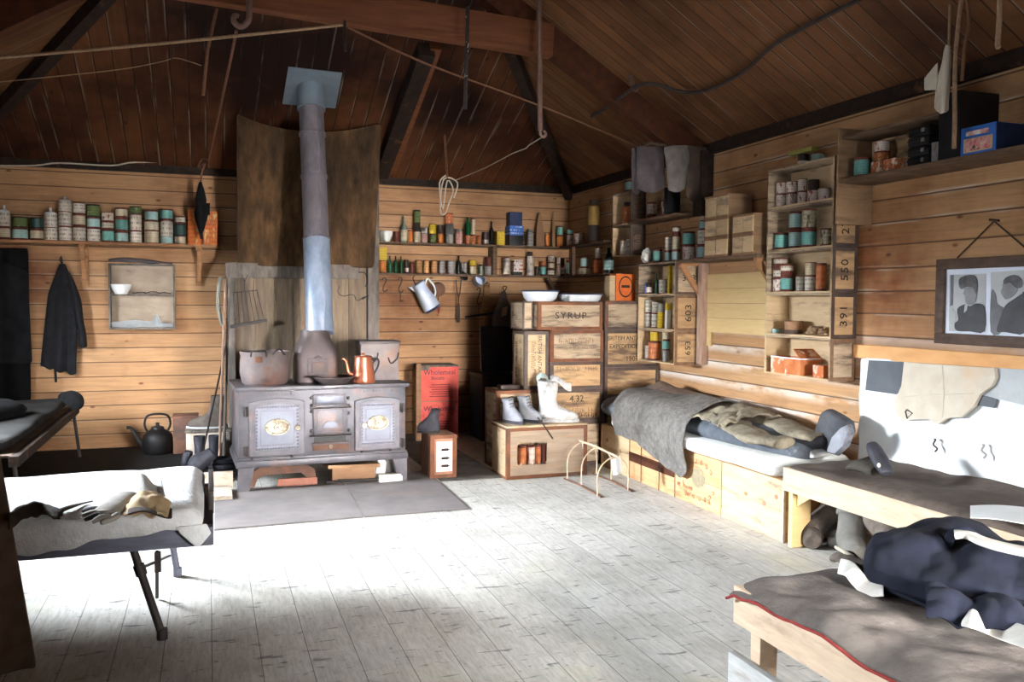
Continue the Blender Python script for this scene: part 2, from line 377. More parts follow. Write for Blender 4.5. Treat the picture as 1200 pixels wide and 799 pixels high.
M['galv'] = stuff('galvanised_sheet', (140, 156, 180), (170, 184, 204), 6, rough=0.42, metal=0.4, st=(2, 2, 1), c3=(138, 142, 158), s3=3, a3=(0.55, 0.7))
M['flash'] = stuff('lead_flashing', (112, 124, 136), (128, 142, 152), 4, rough=0.6, metal=0.2)
M['brass'] = stuff('old_brass', (150, 143, 126), (180, 174, 156), 20, rough=0.4, metal=0.5, bump=0.4, c3=(110, 96, 78), s3=18, a3=(0.5, 0.6))
M['cream'] = stuff('cream_enamel', (222, 212, 184), (236, 228, 204), 10, rough=0.4)
M['copper'] = stuff('copper', (170, 98, 72), (194, 120, 90), 5, rough=0.35, metal=0.55, spec=0.5)
M['enamel'] = stuff('white_enamel', (216, 222, 230), (236, 240, 244), 5, rough=0.3, c3=(170, 176, 190), s3=3, a3=(0.62, 0.75), spec=0.5)
M['enamel_blue'] = stuff('blue_enamel_rim', (52, 58, 84), (74, 80, 108), 8, rough=0.3)
M['enamel_chip'] = stuff('chipped_enamel', (186, 200, 226), (214, 224, 240), 5, rough=0.35, c3=(40, 38, 42), s3=9, a3=(0.64, 0.68), spec=0.5)
M['porcelain'] = stuff('white_bowl', (226, 226, 224), (240, 240, 238), 4, rough=0.3, bump=0)
M['hessian'] = stuff('sooty_hessian', (66, 48, 32), (104, 77, 51), 5, bump=0.5, st=(3, 3, 1), c3=(24, 19, 16), s3=0.9, a3=(0.4, 0.72), rough=0.95)
M['panel'] = stuff('scorched_boards', (118, 101, 83), (144, 126, 105), 6, st=(7, 7, 0.8), c3=(86, 74, 64), s3=1.3, a3=(0.45, 0.68))
M['greywood'] = stuff('grey_weathered_wood', (96, 88, 82), (126, 117, 109), 7, st=(4, 4, 1), c3=(74, 66, 62), s3=2, a3=(0.5, 0.7))
M['whitewood'] = stuff('bleached_plank', (196, 182, 164), (214, 202, 186), 5, st=(2, 6, 6), c3=(166, 146, 124), s3=2, a3=(0.55, 0.7))
M['benchwood'] = stuff('bench_board', (186, 162, 138), (206, 184, 160), 5, st=(5, 1.2, 6), c3=(158, 136, 116), s3=1.6, a3=(0.54, 0.7))
M['newwood'] = stuff('fresh_pine_patch', (206, 174, 122), (216, 186, 134), 5, st=(1, 1, 8), vary=0.05)
M['slate'] = stuff('slate_hearth', (112, 106, 106), (130, 124, 122), 4, rough=0.7, c3=(128, 104, 94), s3=1.3, a3=(0.56, 0.72), bump=0.15)
M['darkslate'] = stuff('dark_hearth_mat', (88, 84, 82), (112, 108, 104), 5, rough=0.85, c3=(70, 66, 66), s3=2.0, a3=(0.5, 0.7))
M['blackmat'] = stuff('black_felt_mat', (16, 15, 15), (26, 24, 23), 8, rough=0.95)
M['black'] = stuff('black_cloth', (13, 13, 15), (22, 22, 25), 8, rough=0.95, bump=0.3)
M['blackbox'] = stuff('black_japanned_tin', (22, 22, 24), (38, 38, 40), 6, rough=0.35)
M['fleece'] = stuff('white_fleece', (222, 224, 226), (240, 241, 242), 18, rough=0.95, bump=0.6, bd=0.02, c3=(188, 180, 168), s3=3, a3=(0.6, 0.75))
M['fur_grey'] = stuff('grey_fur', (100, 96, 93), (130, 126, 121), 24, rough=0.95, bump=0.8, bd=0.02, c3=(86, 82, 80), s3=3.5, a3=(0.5, 0.68))
M['fur_brown'] = stuff('brown_hide', (104, 88, 78), (132, 114, 100), 14, rough=0.95, bump=0.6, c3=(80, 68, 62), s3=3, a3=(0.5, 0.66))
M['bag_blue'] = stuff('blue_grey_sleeping_bag', (72, 76, 84), (92, 97, 105), 9, rough=0.85, bump=0.3, c3=(120, 130, 142), s3=7, a3=(0.6, 0.7))
M['khaki'] = stuff('khaki_cloth', (122, 113, 97), (148, 139, 120), 9, rough=0.95, bump=0.5, c3=(92, 84, 72), s3=5, a3=(0.5, 0.68))
M['sheet_white'] = stuff('white_mattress', (226, 226, 224), (238, 238, 236), 6, rough=0.9, bump=0.3, c3=(206, 204, 200), s3=3)
M['lining'] = stuff('white_canvas_lining', (228, 232, 234), (240, 243, 245), 3, rough=0.9, bump=0.25, c3=(204, 212, 220), s3=1.8, a3=(0.55, 0.72), bd=0.02)
M['slatecloth'] = stuff('slate_grey_cloth', (94, 98, 104), (108, 112, 118), 5, rough=0.9)
M['palegrey'] = stuff('pale_grey_cloth', (176, 180, 182), (192, 196, 198), 8, rough=0.9)
M['oatmeal'] = stuff('oatmeal_canvas', (196, 184, 166), (212, 202, 186), 7, rough=0.95, bump=0.3, c3=(206, 180, 150), s3=2.4, a3=(0.54, 0.7))
M['blanket'] = stuff('dark_brown_blanket', (84, 74, 68), (106, 94, 86), 16, rough=0.98, bump=0.4, c3=(68, 58, 54), s3=2, a3=(0.5, 0.7))
M['blanket_grey'] = stuff('grey_felt_blanket', (88, 81, 78), (110, 103, 98), 18, rough=0.98, bump=0.4, c3=(214, 212, 208), s3=26, a3=(0.735, 0.76))
M['red_edge'] = stuff('red_blanket_edge', (124, 44, 42), (148, 58, 54), 20, rough=0.95)
M['navy'] = stuff('navy_wool', (15, 18, 30), (24, 28, 43), 9, rough=0.95, bump=0.35, c3=(150, 150, 158), s3=18, a3=(0.75, 0.77))
M['webbing'] = stuff('off_white_webbing', (206, 202, 194), (224, 221, 214), 14, rough=0.9)
M['boot'] = stuff('grey_brown_felt_boot', (88, 80, 74), (116, 106, 98), 9, rough=0.9, bump=0.4, c3=(70, 62, 58), s3=4, a3=(0.5, 0.68), vary=0.15)
M['boot_pale'] = stuff('pale_fur_boot', (176, 174, 172), (204, 203, 202), 9, rough=0.9, bump=0.6, c3=(136, 132, 128), s3=6, a3=(0.52, 0.66))
M['boot_grey'] = stuff('grey_leather_boot', (124, 126, 134), (154, 156, 164), 9, rough=0.7, bump=0.4, c3=(84, 84, 92), s3=6, a3=(0.55, 0.68))
M['boot_black'] = stuff('black_leather_boot', (40, 40, 46), (60, 60, 68), 8, rough=0.55, bump=0.35, vary=0.15)
M['felt_green'] = stuff('dark_felt', (62, 58, 52), (80, 76, 68), 10, rough=0.95, bump=0.4)
M['glove'] = stuff('grey_wool_glove', (168, 164, 158), (190, 187, 180), 14, rough=0.95, bump=0.4)
M['glove_dark'] = stuff('dark_glove_fingers', (44, 42, 44), (60, 58, 60), 14, rough=0.9)
M['tan'] = stuff('tan_hide', (196, 168, 128), (214, 190, 152), 10, rough=0.9, bump=0.4)
M['darkrag'] = stuff('dark_brown_rag', (52, 44, 38), (74, 62, 52), 10, rough=0.95, bump=0.4)
M['canvas_flap'] = stuff('dirty_canvas', (96, 80, 66), (122, 104, 88), 8, rough=0.95, bump=0.4, c3=(60, 50, 44), s3=2, a3=(0.5, 0.7))
M['cotwood'] = stuff('grey_blue_cot_rail', (92, 94, 108), (114, 116, 130), 6, rough=0.7, st=(1, 5, 5), c3=(76, 66, 62), s3=2, a3=(0.55, 0.72))
M['rope'] = stuff('old_rope', (140, 112, 88), (168, 140, 112), 40, rough=0.95, bump=0.5)
M['rope_rust'] = stuff('rusty_line', (98, 68, 50), (120, 86, 66), 30, rough=0.9)
M['twine'] = stuff('pale_twine', (186, 176, 160), (206, 198, 184), 30, rough=0.9, bump=0)
M['cable'] = stuff('dark_cable', (54, 46, 46), (74, 64, 62), 20, rough=0.7, bump=0)
M['rod'] = stuff('bronzed_rod', (106, 82, 74), (130, 104, 94), 10, rough=0.6, metal=0.2, bump=0.1)
M['wire'] = stuff('pale_wire', (190, 168, 140), (214, 194, 168), 10, rough=0.6, metal=0.2, bump=0)
M['red_box'] = stuff('red_biscuit_paper', (204, 84, 74), (222, 108, 96), 5, rough=0.8, c3=(150, 50, 48), s3=3, a3=(0.55, 0.7))
M['paper'] = stuff('old_white_paper', (220, 216, 208), (234, 231, 224), 5, rough=0.9, c3=(196, 182, 160), s3=3, a3=(0.6, 0.75))
M['orange'] = stuff('orange_label', (206, 96, 36), (222, 116, 52), 6, rough=0.6)
M['navy_ink'] = stuff('dark_blue_ink', (52, 40, 62), (66, 52, 76), 20, bump=0)
M['brick'] = stuff('firebrick', (156, 104, 88), (178, 124, 106), 8)
M['brownboard'] = stuff('brown_board', (132, 100, 74), (154, 118, 90), 5, st=(1, 5, 5))
M['leather'] = stuff('dusty_dark_leather', (66, 58, 62), (92, 84, 86), 7, rough=0.7, bump=0.35, c3=(114, 104, 102), s3=4, a3=(0.6, 0.75))
M['leather_pale'] = stuff('dusty_pale_leather', (104, 98, 94), (128, 122, 116), 9, rough=0.85, bump=0.4)
M['leather_brown'] = stuff('brown_leather', (60, 48, 42), (80, 66, 56), 8, rough=0.75, bump=0.3)
M['frame'] = stuff('dark_picture_frame', (70, 54, 46), (96, 76, 64), 6, st=(4, 2, 4), rough=0.6)
M['photo_light'] = stuff('photograph_pale_ground', (160, 162, 164), (190, 192, 194), 3, rough=0.5, bump=0)
M['photo_mid'] = stuff('photograph_mid_grey', (92, 92, 96), (122, 122, 126), 6, rough=0.5, bump=0)
M['photo_dark'] = stuff('photograph_dark_grey', (58, 58, 62), (78, 78, 82), 8, rough=0.5, bump=0)
M['photo_skin'] = stuff('photograph_face_grey', (112, 112, 114), (146, 146, 148), 9, rough=0.5, bump=0)
M['photo_hair'] = stuff('photograph_hair_grey', (64, 62, 64), (108, 106, 108), 16, rough=0.5, bump=0)
M['mount'] = stuff('photo_mount_card', (206, 212, 228), (222, 227, 238), 3, rough=0.6, bump=0)
# tins and bottles
M['tin_rust'] = stuff('rust_brown_tin', (98, 50, 40), (126, 66, 52), 2.5, rough=0.6, metal=0.15, c3=(64, 40, 36), s3=1.5, a3=(0.5, 0.7), vary=0.2, bump=0.1)
M['tin_dark'] = stuff('dark_tin', (42, 34, 32), (62, 50, 46), 2.5, rough=0.5, metal=0.2, vary=0.2, bump=0.1)
M['tin_grey'] = stuff('grey_tin', (120, 118, 116), (150, 148, 146), 2.5, rough=0.5, metal=0.3, c3=(112, 82, 66), s3=1.6, a3=(0.55, 0.7), vary=0.15, bump=0.1)
M['l_white'] = printed('label_white', (206, 199, 186), (66, 58, 54), 3.4, 0.6, cols=6.0)
M['l_teal'] = printed('label_teal', (112, 174, 168), (60, 104, 104), 7.0, 0.4, rust=(120, 76, 60), ra=(0.66, 0.72))
M['l_tealpale'] = printed('label_pale_teal', (160, 196, 196), (92, 130, 134), 7.0, 0.4, rust=(140, 100, 80), ra=(0.64, 0.7))
M['l_cream'] = printed('label_cream', (202, 190, 164), (120, 100, 80), 6.0, 0.35, rust=(132, 88, 64), ra=(0.62, 0.7))
M['l_redwhite'] = printed('label_white_rust', (214, 204, 194), (150, 84, 70), 5.0, 0.4, rust=(134, 62, 50), ra=(0.54, 0.6))
M['l_rust'] = printed('label_rusted', (190, 110, 64), (120, 60, 40), 4.0, 0.5, rust=(206, 170, 130), ra=(0.56, 0.66))
M['l_orange'] = printed('label_orange', (204, 120, 52), (150, 70, 36), 5.0, 0.5, rust=(214, 178, 116), ra=(0.55, 0.64))
M['l_yellow'] = printed('label_yellow', (222, 190, 52), (110, 84, 40), 5.0, 0.35)
M['l_green'] = printed('label_green', (92, 110, 62), (44, 54, 36), 5.0, 0.5, rust=(160, 160, 110), ra=(0.58, 0.68))
M['l_buff'] = printed('label_buff', (206, 158, 104), (128, 74, 48), 5.0, 0.6)
M['l_floral'] = printed('label_mottled', (196, 186, 160), (90, 110, 84), 5.0, 0.6, rust=(84, 78, 66), ra=(0.52, 0.58))
M['l_blue'] = printed('label_blue', (78, 120, 206), (220, 226, 240), 4.0, 0.6)
M['l_grey'] = printed('label_grey', (158, 156, 152), (84, 80, 80), 5.0, 0.5, rust=(110, 96, 90), ra=(0.58, 0.66))
M['l_pink'] = printed('label_pink', (196, 150, 140), (130, 74, 68), 5.0, 0.5, rust=(210, 196, 186), ra=(0.55, 0.65))
M['g_green'] = glass('green_glass', (22, 84, 46), 0.12, 0.25)
M['g_dark'] = glass('dark_glass', (26, 30, 26), 0.15, 0.15)
M['g_clear'] = glass('clear_glass', (150, 168, 156), 0.15, 0.45)
M['cork'] = stuff('cork', (150, 112, 78), (170, 130, 94), 20, bump=0)
M['rust_pot'] = stuff('rusted_pot_iron', (86, 78, 78), (112, 100, 98), 6, rough=0.7, c3=(106, 74, 62), s3=2.6, a3=(0.5, 0.68))
M['tin_boil'] = stuff('dull_boiler_tin', (96, 88, 88), (122, 112, 110), 6, rough=0.5, metal=0.25, c3=(126, 92, 76), s3=2.4, a3=(0.55, 0.72))
M['brick_wood'] = stuff('reddish_case_wood', (150, 108, 88), (172, 130, 108), 6, st=(5, 5, 1))
M['ink_red'] = stuff('faded_red_ink', (132, 46, 52), (146, 54, 58), 20, bump=0)

M['crate_front'] = stuff('grey_case_front', (150, 132, 116), (176, 156, 136), 5, st=(1, 1, 9), c3=(190, 138, 92), s3=2.4, a3=(0.56, 0.7))
M['lining_teal'] = stuff('washed_green_cloth', (178, 196, 190), (198, 212, 206), 8, rough=0.95)
M['edge_wood'] = stuff('brown_wood_edging', (112, 86, 66), (140, 108, 84), 8, st=(3, 3, 3))
M['crate_dark'] = stuff('smoked_plywood', (92, 76, 64), (116, 98, 84), 4, st=(1, 1, 5), c3=(66, 54, 48), s3=2.2, a3=(0.5, 0.7))
M['crate_dim2'] = stuff('brown_plywood', (134, 106, 80), (156, 126, 96), 4, st=(1, 1, 5), c3=(104, 82, 64), s3=2.2, a3=(0.52, 0.72), vary=0.1)
M['blue_box'] = stuff('bright_blue_tin', (44, 92, 170), (66, 116, 194), 6, rough=0.5, c3=(150, 176, 208), s3=9, a3=(0.66, 0.72))
M['picture_mix'] = stuff('coloured_picture', (196, 70, 92), (222, 190, 170), 26, rough=0.6, bump=0, c3=(74, 78, 70), s3=20, a3=(0.55, 0.6), detail=2)
M['l_redstrip'] = stuff('red_and_white_strip', (196, 92, 56), (226, 222, 216), 24, rough=0.6, bump=0, detail=2)
M['wall_lath'] = stuff('pale_pine_lath', (214, 158, 104), (228, 176, 122), 5, st=(3, 1, 3))
M['l_rustpl'] = stuff('flaking_rusted_tin', (178, 96, 54), (206, 132, 84), 9, rough=0.8, c3=(206, 186, 166), s3=8, a3=(0.56, 0.62), bd=0.004)
M['l_greenpl'] = stuff('yellow_green_paper', (140, 140, 70), (162, 160, 92), 14, bump=0)
def worn(parent, x0, x1, z, h, mat='ink_faint', rot=(0, 0, 0), loc=(0, 0, 0), seed=1):
    """stencil lettering too worn to read: broken upright and cross strokes"""
    rn = random.Random(seed); b = new(); x = x0
    while x < x1 - h * .4:
        wd = h * rn.uniform(.4, .6)
        if rn.random() < .85:
            st = h * .13
            box(b, x, x + st, -.001, 0, z - h / 2 * rn.uniform(.5, 1), z + h / 2)
            if rn.random() < .7: box(b, x + wd - st, x + wd, -.001, 0, z - h / 2, z + h / 2 * rn.uniform(.3, 1))
            zz = rn.choice((-.43, 0, .43)) * h; box(b, x + st * .8, x + wd - st * .8, -.001, 0, z + zz - st / 2, z + zz + st / 2)
            box(b, x, x + h * .06, -.001, 0, z - h * .5, z - h * .42)
        x += wd + h * .22
    return obj('worn_lettering', b, M[mat], parent, False, loc, rot)
M['ink_fade2'] = stuff('reddish_stencil_ink', (132, 92, 66), (148, 106, 78), 30, bump=0)
M['emblem'] = stuff('green_grey_emblem', (124, 116, 96), (146, 134, 108), 24, bump=0, c3=(190, 146, 104), s3=14, a3=(0.55, 0.6))
M['knotwood'] = stuff('dark_knot', (150, 110, 82), (170, 126, 96), 20, bump=0)
M['felt_slate'] = stuff('slate_felt', (70, 71, 76), (90, 91, 96), 9, rough=0.95, bump=0.3)
M['orangewood'] = stuff('orange_pine', (196, 126, 66), (212, 144, 84), 5, st=(3, 1, 3))
M['boot_pale2'] = stuff('pale_grey_felt', (98, 96, 92), (122, 119, 114), 9, rough=0.95, bump=0.4)
M['greywood2'] = stuff('pale_grey_board', (150, 150, 148), (178, 178, 176), 6, st=(5, 1, 6), c3=(126, 104, 84), s3=2, a3=(0.55, 0.7))
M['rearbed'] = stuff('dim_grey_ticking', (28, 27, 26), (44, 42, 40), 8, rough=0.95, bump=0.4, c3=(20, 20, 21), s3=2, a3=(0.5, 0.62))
M['coatcloth'] = stuff('black_coat_cloth', (20, 20, 23), (32, 32, 36), 9, rough=0.95, bump=0.35)
M['iron_dk'] = stuff('black_kettle_iron', (12, 11, 12), (22, 20, 21), 9, rough=0.5, metal=0.1)
M['brownboard_dk'] = stuff('dark_plank', (66, 54, 46), (84, 70, 60), 5, st=(1, 5, 5))
M['strap_iron'] = stuff('flaking_iron_strap', (40, 36, 36), (60, 54, 52), 12, c3=(170, 162, 154), s3=14, a3=(0.6, 0.66))

M['rag_old'] = stuff('dingy_rag', (128, 126, 116), (150, 148, 138), 10, rough=0.95, bump=0.4)
M['crate_seen'] = stuff('smudged_case_back', (150, 132, 116), (176, 158, 138), 5, st=(1, 1, 2), c3=(96, 88, 84), s3=2.6, a3=(0.56, 0.7))
M['post_pale'] = stuff('pale_pink_post', (150, 120, 104), (178, 150, 132), 7, st=(4, 4, 1))
M['pane'] = glass('window_glass', (245, 248, 250), 0.05, 0.93)
# ================================================================== the hut itself
XL, XR, YB, YF, ZP = -2.36, 4.15, 9.75, -1.6, 2.9
XM = (XL + XR) / 2; TR, TB = 0.62, 0.42
ZR = ZP + TR * (XR - XM); YH = YB - (ZR - ZP) / TB          # ridge height, and where the hipped end meets the ridge
b = new(); box(b, XL - .12, XR + .12, YF - .12, YB + .12, -.08, 0); struct('floor', b, M['floor'])
b = new(); box(b, XL - .12, XR + .12, YB, YB + .12, 0, ZP + .1); struct('wall_back', b, M['wall_back'])
b = new(); box(b, XR, XR + .12, YF, YB, 0, ZP + .1); struct('wall_right', b, M['wall_right'])
def wall_holes(name, mat, fixed, lo, hi, holes, axis, zt=ZP + .1):
    """a wall along Y (axis X fixed) or X with rectangular openings"""
    bm = new(); cur = lo
    def put(a, c, z0, z1):
        if axis == 'X': box(bm, fixed[0], fixed[1], a, c, z0, z1)
        else: box(bm, a, c, fixed[0], fixed[1], z0, z1)
    for a, c, z0, z1 in holes:
        put(cur, a, 0, zt)
        if z0 > 0: put(a, c, 0, z0)
        put(a, c, z1, zt); cur = c
    put(cur, hi, 0, zt)
    return struct(name, bm, mat)
wall_holes('wall_left', M['wall_dark'], (XL - .12, XL), YF, YB, [(0.9, 2.1, 1.3, 2.25), (6.15, 7.4, 1.2, 2.1)], 'X')
wall_holes('wall_front', M['wall_front'], (YF - .12, YF), XL - .12, XR + .12, [(2.0, 3.0, 0.0, 2.05)], 'Y')
def window(n, y0, y1, z0, z1):
    bm = new(); x0, x1 = XL - .07, XL + .02
    box(bm, x0, x1, y0, y0 + .05, z0, z1); box(bm, x0, x1, y1 - .05, y1, z0, z1)
    box(bm, x0, x1, y0 + .05, y1 - .05, z0, z0 + .05); box(bm, x0, x1, y0 + .05, y1 - .05, z1 - .05, z1)
    ym = (y0 + y1) / 2; box(bm, x0 + .02, x1 - .02, ym - .015, ym + .015, z0 + .05, z1 - .05)
    o = struct('window_%d' % n, bm, M['shelf_dark'])
    for a, c in ((y0 + .05, ym - .015), (ym + .015, y1 - .05)):
        bm = new(); box(bm, XL - .035, XL - .03, a, c, z0 + .05, z1 - .05); obj('pane', bm, M['pane'], o, False)
window(1, 6.15, 7.4, 1.2, 2.1); window(2, 0.9, 2.1, 1.3, 2.25)  # the nearer window is an unseen addition that goes with its fill lamp
b = new(); box(b, 2.0, 2.06, YF - .1, YF + .02, 0, 2.05); box(b, 2.94, 3.0, YF - .1, YF + .02, 0, 2.05); box(b, 2.06, 2.94, YF - .1, YF + .02, 1.99, 2.05)
struct('trim_1', b, M['beam_brown'])
def slope(name, pts, mat, up=.05):
    bm = new(); n = (Vector(pts[1]) - Vector(pts[0])).cross(Vector(pts[2]) - Vector(pts[0])).normalized()
    if n.z < 0: n = -n
    A = [bm.verts.new(p) for p in pts]; B = [bm.verts.new(Vector(p) + n * up) for p in pts]
    bm.faces.new(A); bm.faces.new(list(reversed(B)))
    for k in range(len(A)):
        k2 = (k + 1) % len(A); bm.faces.new((A[k], B[k], B[k2], A[k2]))
    return struct(name, bm, mat)
slope('ceiling_right', [(XR, YF, ZP), (XR, YB, ZP), (XM, YH, ZR), (XM, YF, ZR)], M['ceil_x'])
slope('ceiling_left', [(XL, YF, ZP), (XM, YF, ZR), (XM, YH, ZR), (XL, YB, ZP)], M['ceil_x'])
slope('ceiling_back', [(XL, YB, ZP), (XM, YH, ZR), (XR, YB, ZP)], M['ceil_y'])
b = new(); prism(b, [(XL, ZP), (XR, ZP), (XM, ZR)], .1, tr((0, YF - .1, 0))); struct('wall_front_gable', b, M['wall_front'])
b = new(); box(b, XL - .1, XR + .1, YF - .1, YB + .1, ZR + .3, ZR + .34); struct('roof', b, M['beam_dark'])
# wall plates, truss, hips
b = new(); box(b, XR - .05, XR, YF, YB, ZP - .07, ZP + .02); struct('trim_2', b, M['beam_dark'])
b = new(); box(b, XL, XR, YB - .05, YB, ZP - .055, ZP + .02); struct('trim_3', b, M['beam_dark'])
YT = 6.68
b = new(); bar(b, AY(300, 12.5, YT) + V(-1.4, .05, .215), AY(655, 66, YT) + V(-.05, .05, .125), .12, .26, bev=.006); struct('trim_4', b, M['beam_orange'])
b = new(); bar(b, (XR, YT + .07, ZP - .11), (XM, YT + .07, ZR - .11), .14, .21, bev=.006); struct('trim_5', b, M['beam_brown'])
b = new(); bar(b, (XL, YT + .07, ZP - .11), (XM, YT + .07, ZR - .11), .14, .21, bev=.006); struct('trim_6', b, M['beam_brown'])
for i, cx in ((7, XR), (8, XL)):
    b = new(); bar(b, (cx, YB, ZP - .06), (XM, YH, ZR - .06), .1, .15, bev=.006); struct('trim_%d' % i, b, M['beam_dark'])
nb = (0, TB, 1); cb = TB * YB + ZP
b = new(); bar(b, AP(446, 196, nb, cb) - V(0, 0, .07), AP(500, 48, nb, cb) - V(0, 0, .07), .15, .14, up=nb, bev=.006); struct('trim_9', b, M['beam_dark'])
b = new(); bar(b, AP(458, 196, nb, cb) - V(0, 0, .04), AP(511, 48, nb, cb) - V(0, 0, .04), .1, .08, up=nb, bev=.004); struct('trim_10', b, M['beam_orange'])
# post under the truss against the wall of shelves
b = new(); box(b, 4.075, 4.15, 6.6, 6.68, 1.0, 2.3, bev=.006); struct('trim_11', b, M['post_pale'])
b = new(); box(b, 4.03, 4.15, 6.56, 6.7, 2.3, 2.86, bev=.006); struct('trim_13', b, M['beam_dark'])
# hearth slabs on the floor
def slab(pts, t, mat, name, label):
    bm = new(); A = [bm.verts.new((p[0], p[1], 0.001)) for p in pts]; B = [bm.verts.new((p[0], p[1], t)) for p in pts]
    bm.faces.new(list(reversed(A))); bm.faces.new(B)
    for k in range(len(A)):
        k2 = (k + 1) % len(A); bm.faces.new((A[k], A[k2], B[k2], B[k]))
    o = obj(name, bm, mat, None, False); tag(o, label, 'slab'); return o
def q(px, py): p = AZ(px, py); return (p.x, p.y)
slab([q(251, 622), q(426, 606.5), q(404, 568), q(252, 576)], .012, M['slate'], 'hearth_slab', 'big grey slate slab on the floor before the stove, cracked edge beside the white cot')
slab([q(427, 606.4), q(549, 597), q(515, 566), (1.85, 7.6), q(405, 568)], .012, M['slate'], 'hearth_slab', 'smaller grey slate slab before the right oven door, reaching under the labelled wooden case')
b = new(); box(b, 1.86, 2.42, 7.1, 9.7, .002, .008, tr()); o = obj('floor_mat', b, M['darkslate'], None, False); tag(o, 'dark grey floor mat running back between the stove and the packing cases', 'mat')
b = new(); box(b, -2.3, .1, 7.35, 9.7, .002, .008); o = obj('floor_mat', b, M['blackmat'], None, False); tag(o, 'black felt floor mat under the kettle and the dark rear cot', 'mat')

b = new(); box(b, -1.12, -1.05, 2.55, 3.9, 0, 2.05); struct('wall_partition', b, M['wall_dark'])  # unseen partition added to keep light off the near left floor
# ================================================================== stove corner
SURX0, SURX1 = .185, 1.635
t = thing('chimney_surround', 'scorched wooden chimney surround of upright boards behind the iron stove', 'surround', (0, 8.75, 0))
zr0, zr1 = AY(350, 326, 8.7).z, AY(350, 309, 8.7).z
ntop = 7
for i in range(ntop):
    x0 = SURX0 + .06 + (1.51 - SURX0 - .06) * i / ntop; x1 = SURX0 + .06 + (1.51 - SURX0 - .06) * (i + 1) / ntop
    b = new(); box(b, x0 + .002, x1 - .002, 0 + random.uniform(0, .006), .03, .012, zr1); obj('board', b, M['panel'], t, False)
b = new(); box(b, SURX0 - .03, 1.44, -.05, 0, zr0, zr1, bev=.004); obj('rail', b, M['greywood'], t)
b = new(); box(b, 1.52, 1.635, -.02, .07, .012, ZP + .18, bev=.005); obj('post', b, M['greywood'], t)
b = new(); box(b, SURX0 - .02, SURX0 + .055, -.04, .04, .012, zr1 - .02, bev=.004); obj('post', b, M['greywood'], t)
b = new(); box(b, SURX0, SURX0 + .03, .04, .98, .012, zr1); obj('side_panel', b, M['panel'], t, False)
b = new(); box(b, 1.605, 1.635, .06, .98, .012, ZP); obj('side_panel', b, M['panel'], t, False)
# sacking nailed above the rail
p_tl, p_tr = AY(276, 112, 8.72), AY(446, 144, 8.72)
def sack(u, v):
    x = (p_tl.x + .0) * (1 - u) + (p_tr.x + .01) * u * (1 - .05 * v) + .0
    sag = .13 * math.sin(PI * min(u * 1.05, 1)) * (1 - v)
    zt = min(p_tl.z, ZP + TB * (YB - 8.70) - .03) * (1 - u) + min(p_tr.z, ZP + TB * (YB - 8.7) - .03) * u - sag
    z = zt * (1 - v) + (zr1 - .03) * v
    return (x, 8.70 + .03 * math.sin(9 * u + 1.5 * v) * (1 - .6 * v) + .015 * fb(u * 4, v * 4), z)
b = new(); sheet(b, sack, 26, 22, .008); o = sub(obj('sacking_curtain', b, M['hessian'])); tag(o, 'soot-stained hessian sacking hung behind the flue pipe', 'sacking')
# ---------------- range
ROT = math.radians(2.6)
ST = thing('stove', 'grey cast iron cooking range with two oven doors and brass oval badges', 'stove', (.215, 7.17, .012), ROT)
SW, SDp, ZL, ZB, ZT = 1.365, .74, .185, .80, .835
_n = (-math.sin(ROT), math.cos(ROT), 0); _c = _n[0] * .215 + _n[1] * 7.17
def SF(px, py):
    p = AP(px, py, _n, _c) - V(.215, 7.17, .012)
    return (p.x * math.cos(ROT) + p.y * math.sin(ROT), p.z)
b = new(); box(b, .0, SW, 0, SDp, ZL + .06, ZB, bev=.006); obj('body', b, M['stove'], ST)
b = new(); box(b, -.02, SW + .02, -.02, SDp + .01, ZL, ZL + .055, bev=.008); box(b, -.01, SW + .01, -.012, SDp, ZL + .055, ZL + .075, bev=.004); obj('plinth', b, M['stove'], ST)
b = new(); box(b, -.025, SW + .025, -.035, SDp + .02, ZB, ZT, bev=.008); obj('hotplate', b, M['stove'], ST)
b = new(); rev(b, [(0, 0), (.13, 0), (.13, .004), (.12, .006), (0, .006)], 24, tr((.95, .38, ZT))); rev(b, [(0, 0), (.12, 0), (.12, .004), (0, .006)], 24, tr((.36, .42, ZT))); obj('hotplate_ring', b, M['iron'], ST)
for x0, x1, s in ((0.0, .09, 1), (SW - .08, SW, -1)):
    b = new(); pr_ = [(x0 - .01, 0), (x1 - .01 * s, 0), (x1 + .03 * s if s > 0 else x1, ZL), (x0 if s > 0 else x0 - .035, ZL)] if s > 0 else [(x0 + .012, 0), (x1 + .01, 0), (x1 + .01, ZL), (x0 - .03, ZL)]
    prism(b, pr_, .08, tr((0, -.01, 0))); obj('leg', b, M['stove'], ST)
    b = new(); prism(b, pr_, .08, tr((0, SDp - .08, 0))); obj('leg', b, M['stove'], ST)
def arch(x0, x1, z0, z1, rise, n=10):
    pts = [(x0, z0), (x1, z0)]
    for k in range(n + 1):
        u = k / n; pts.append((x1 + (x0 - x1) * u, z1 - rise + rise * math.sin(PI * u) ** .8 if 0 < u < 1 else z1 - rise))
    return pts
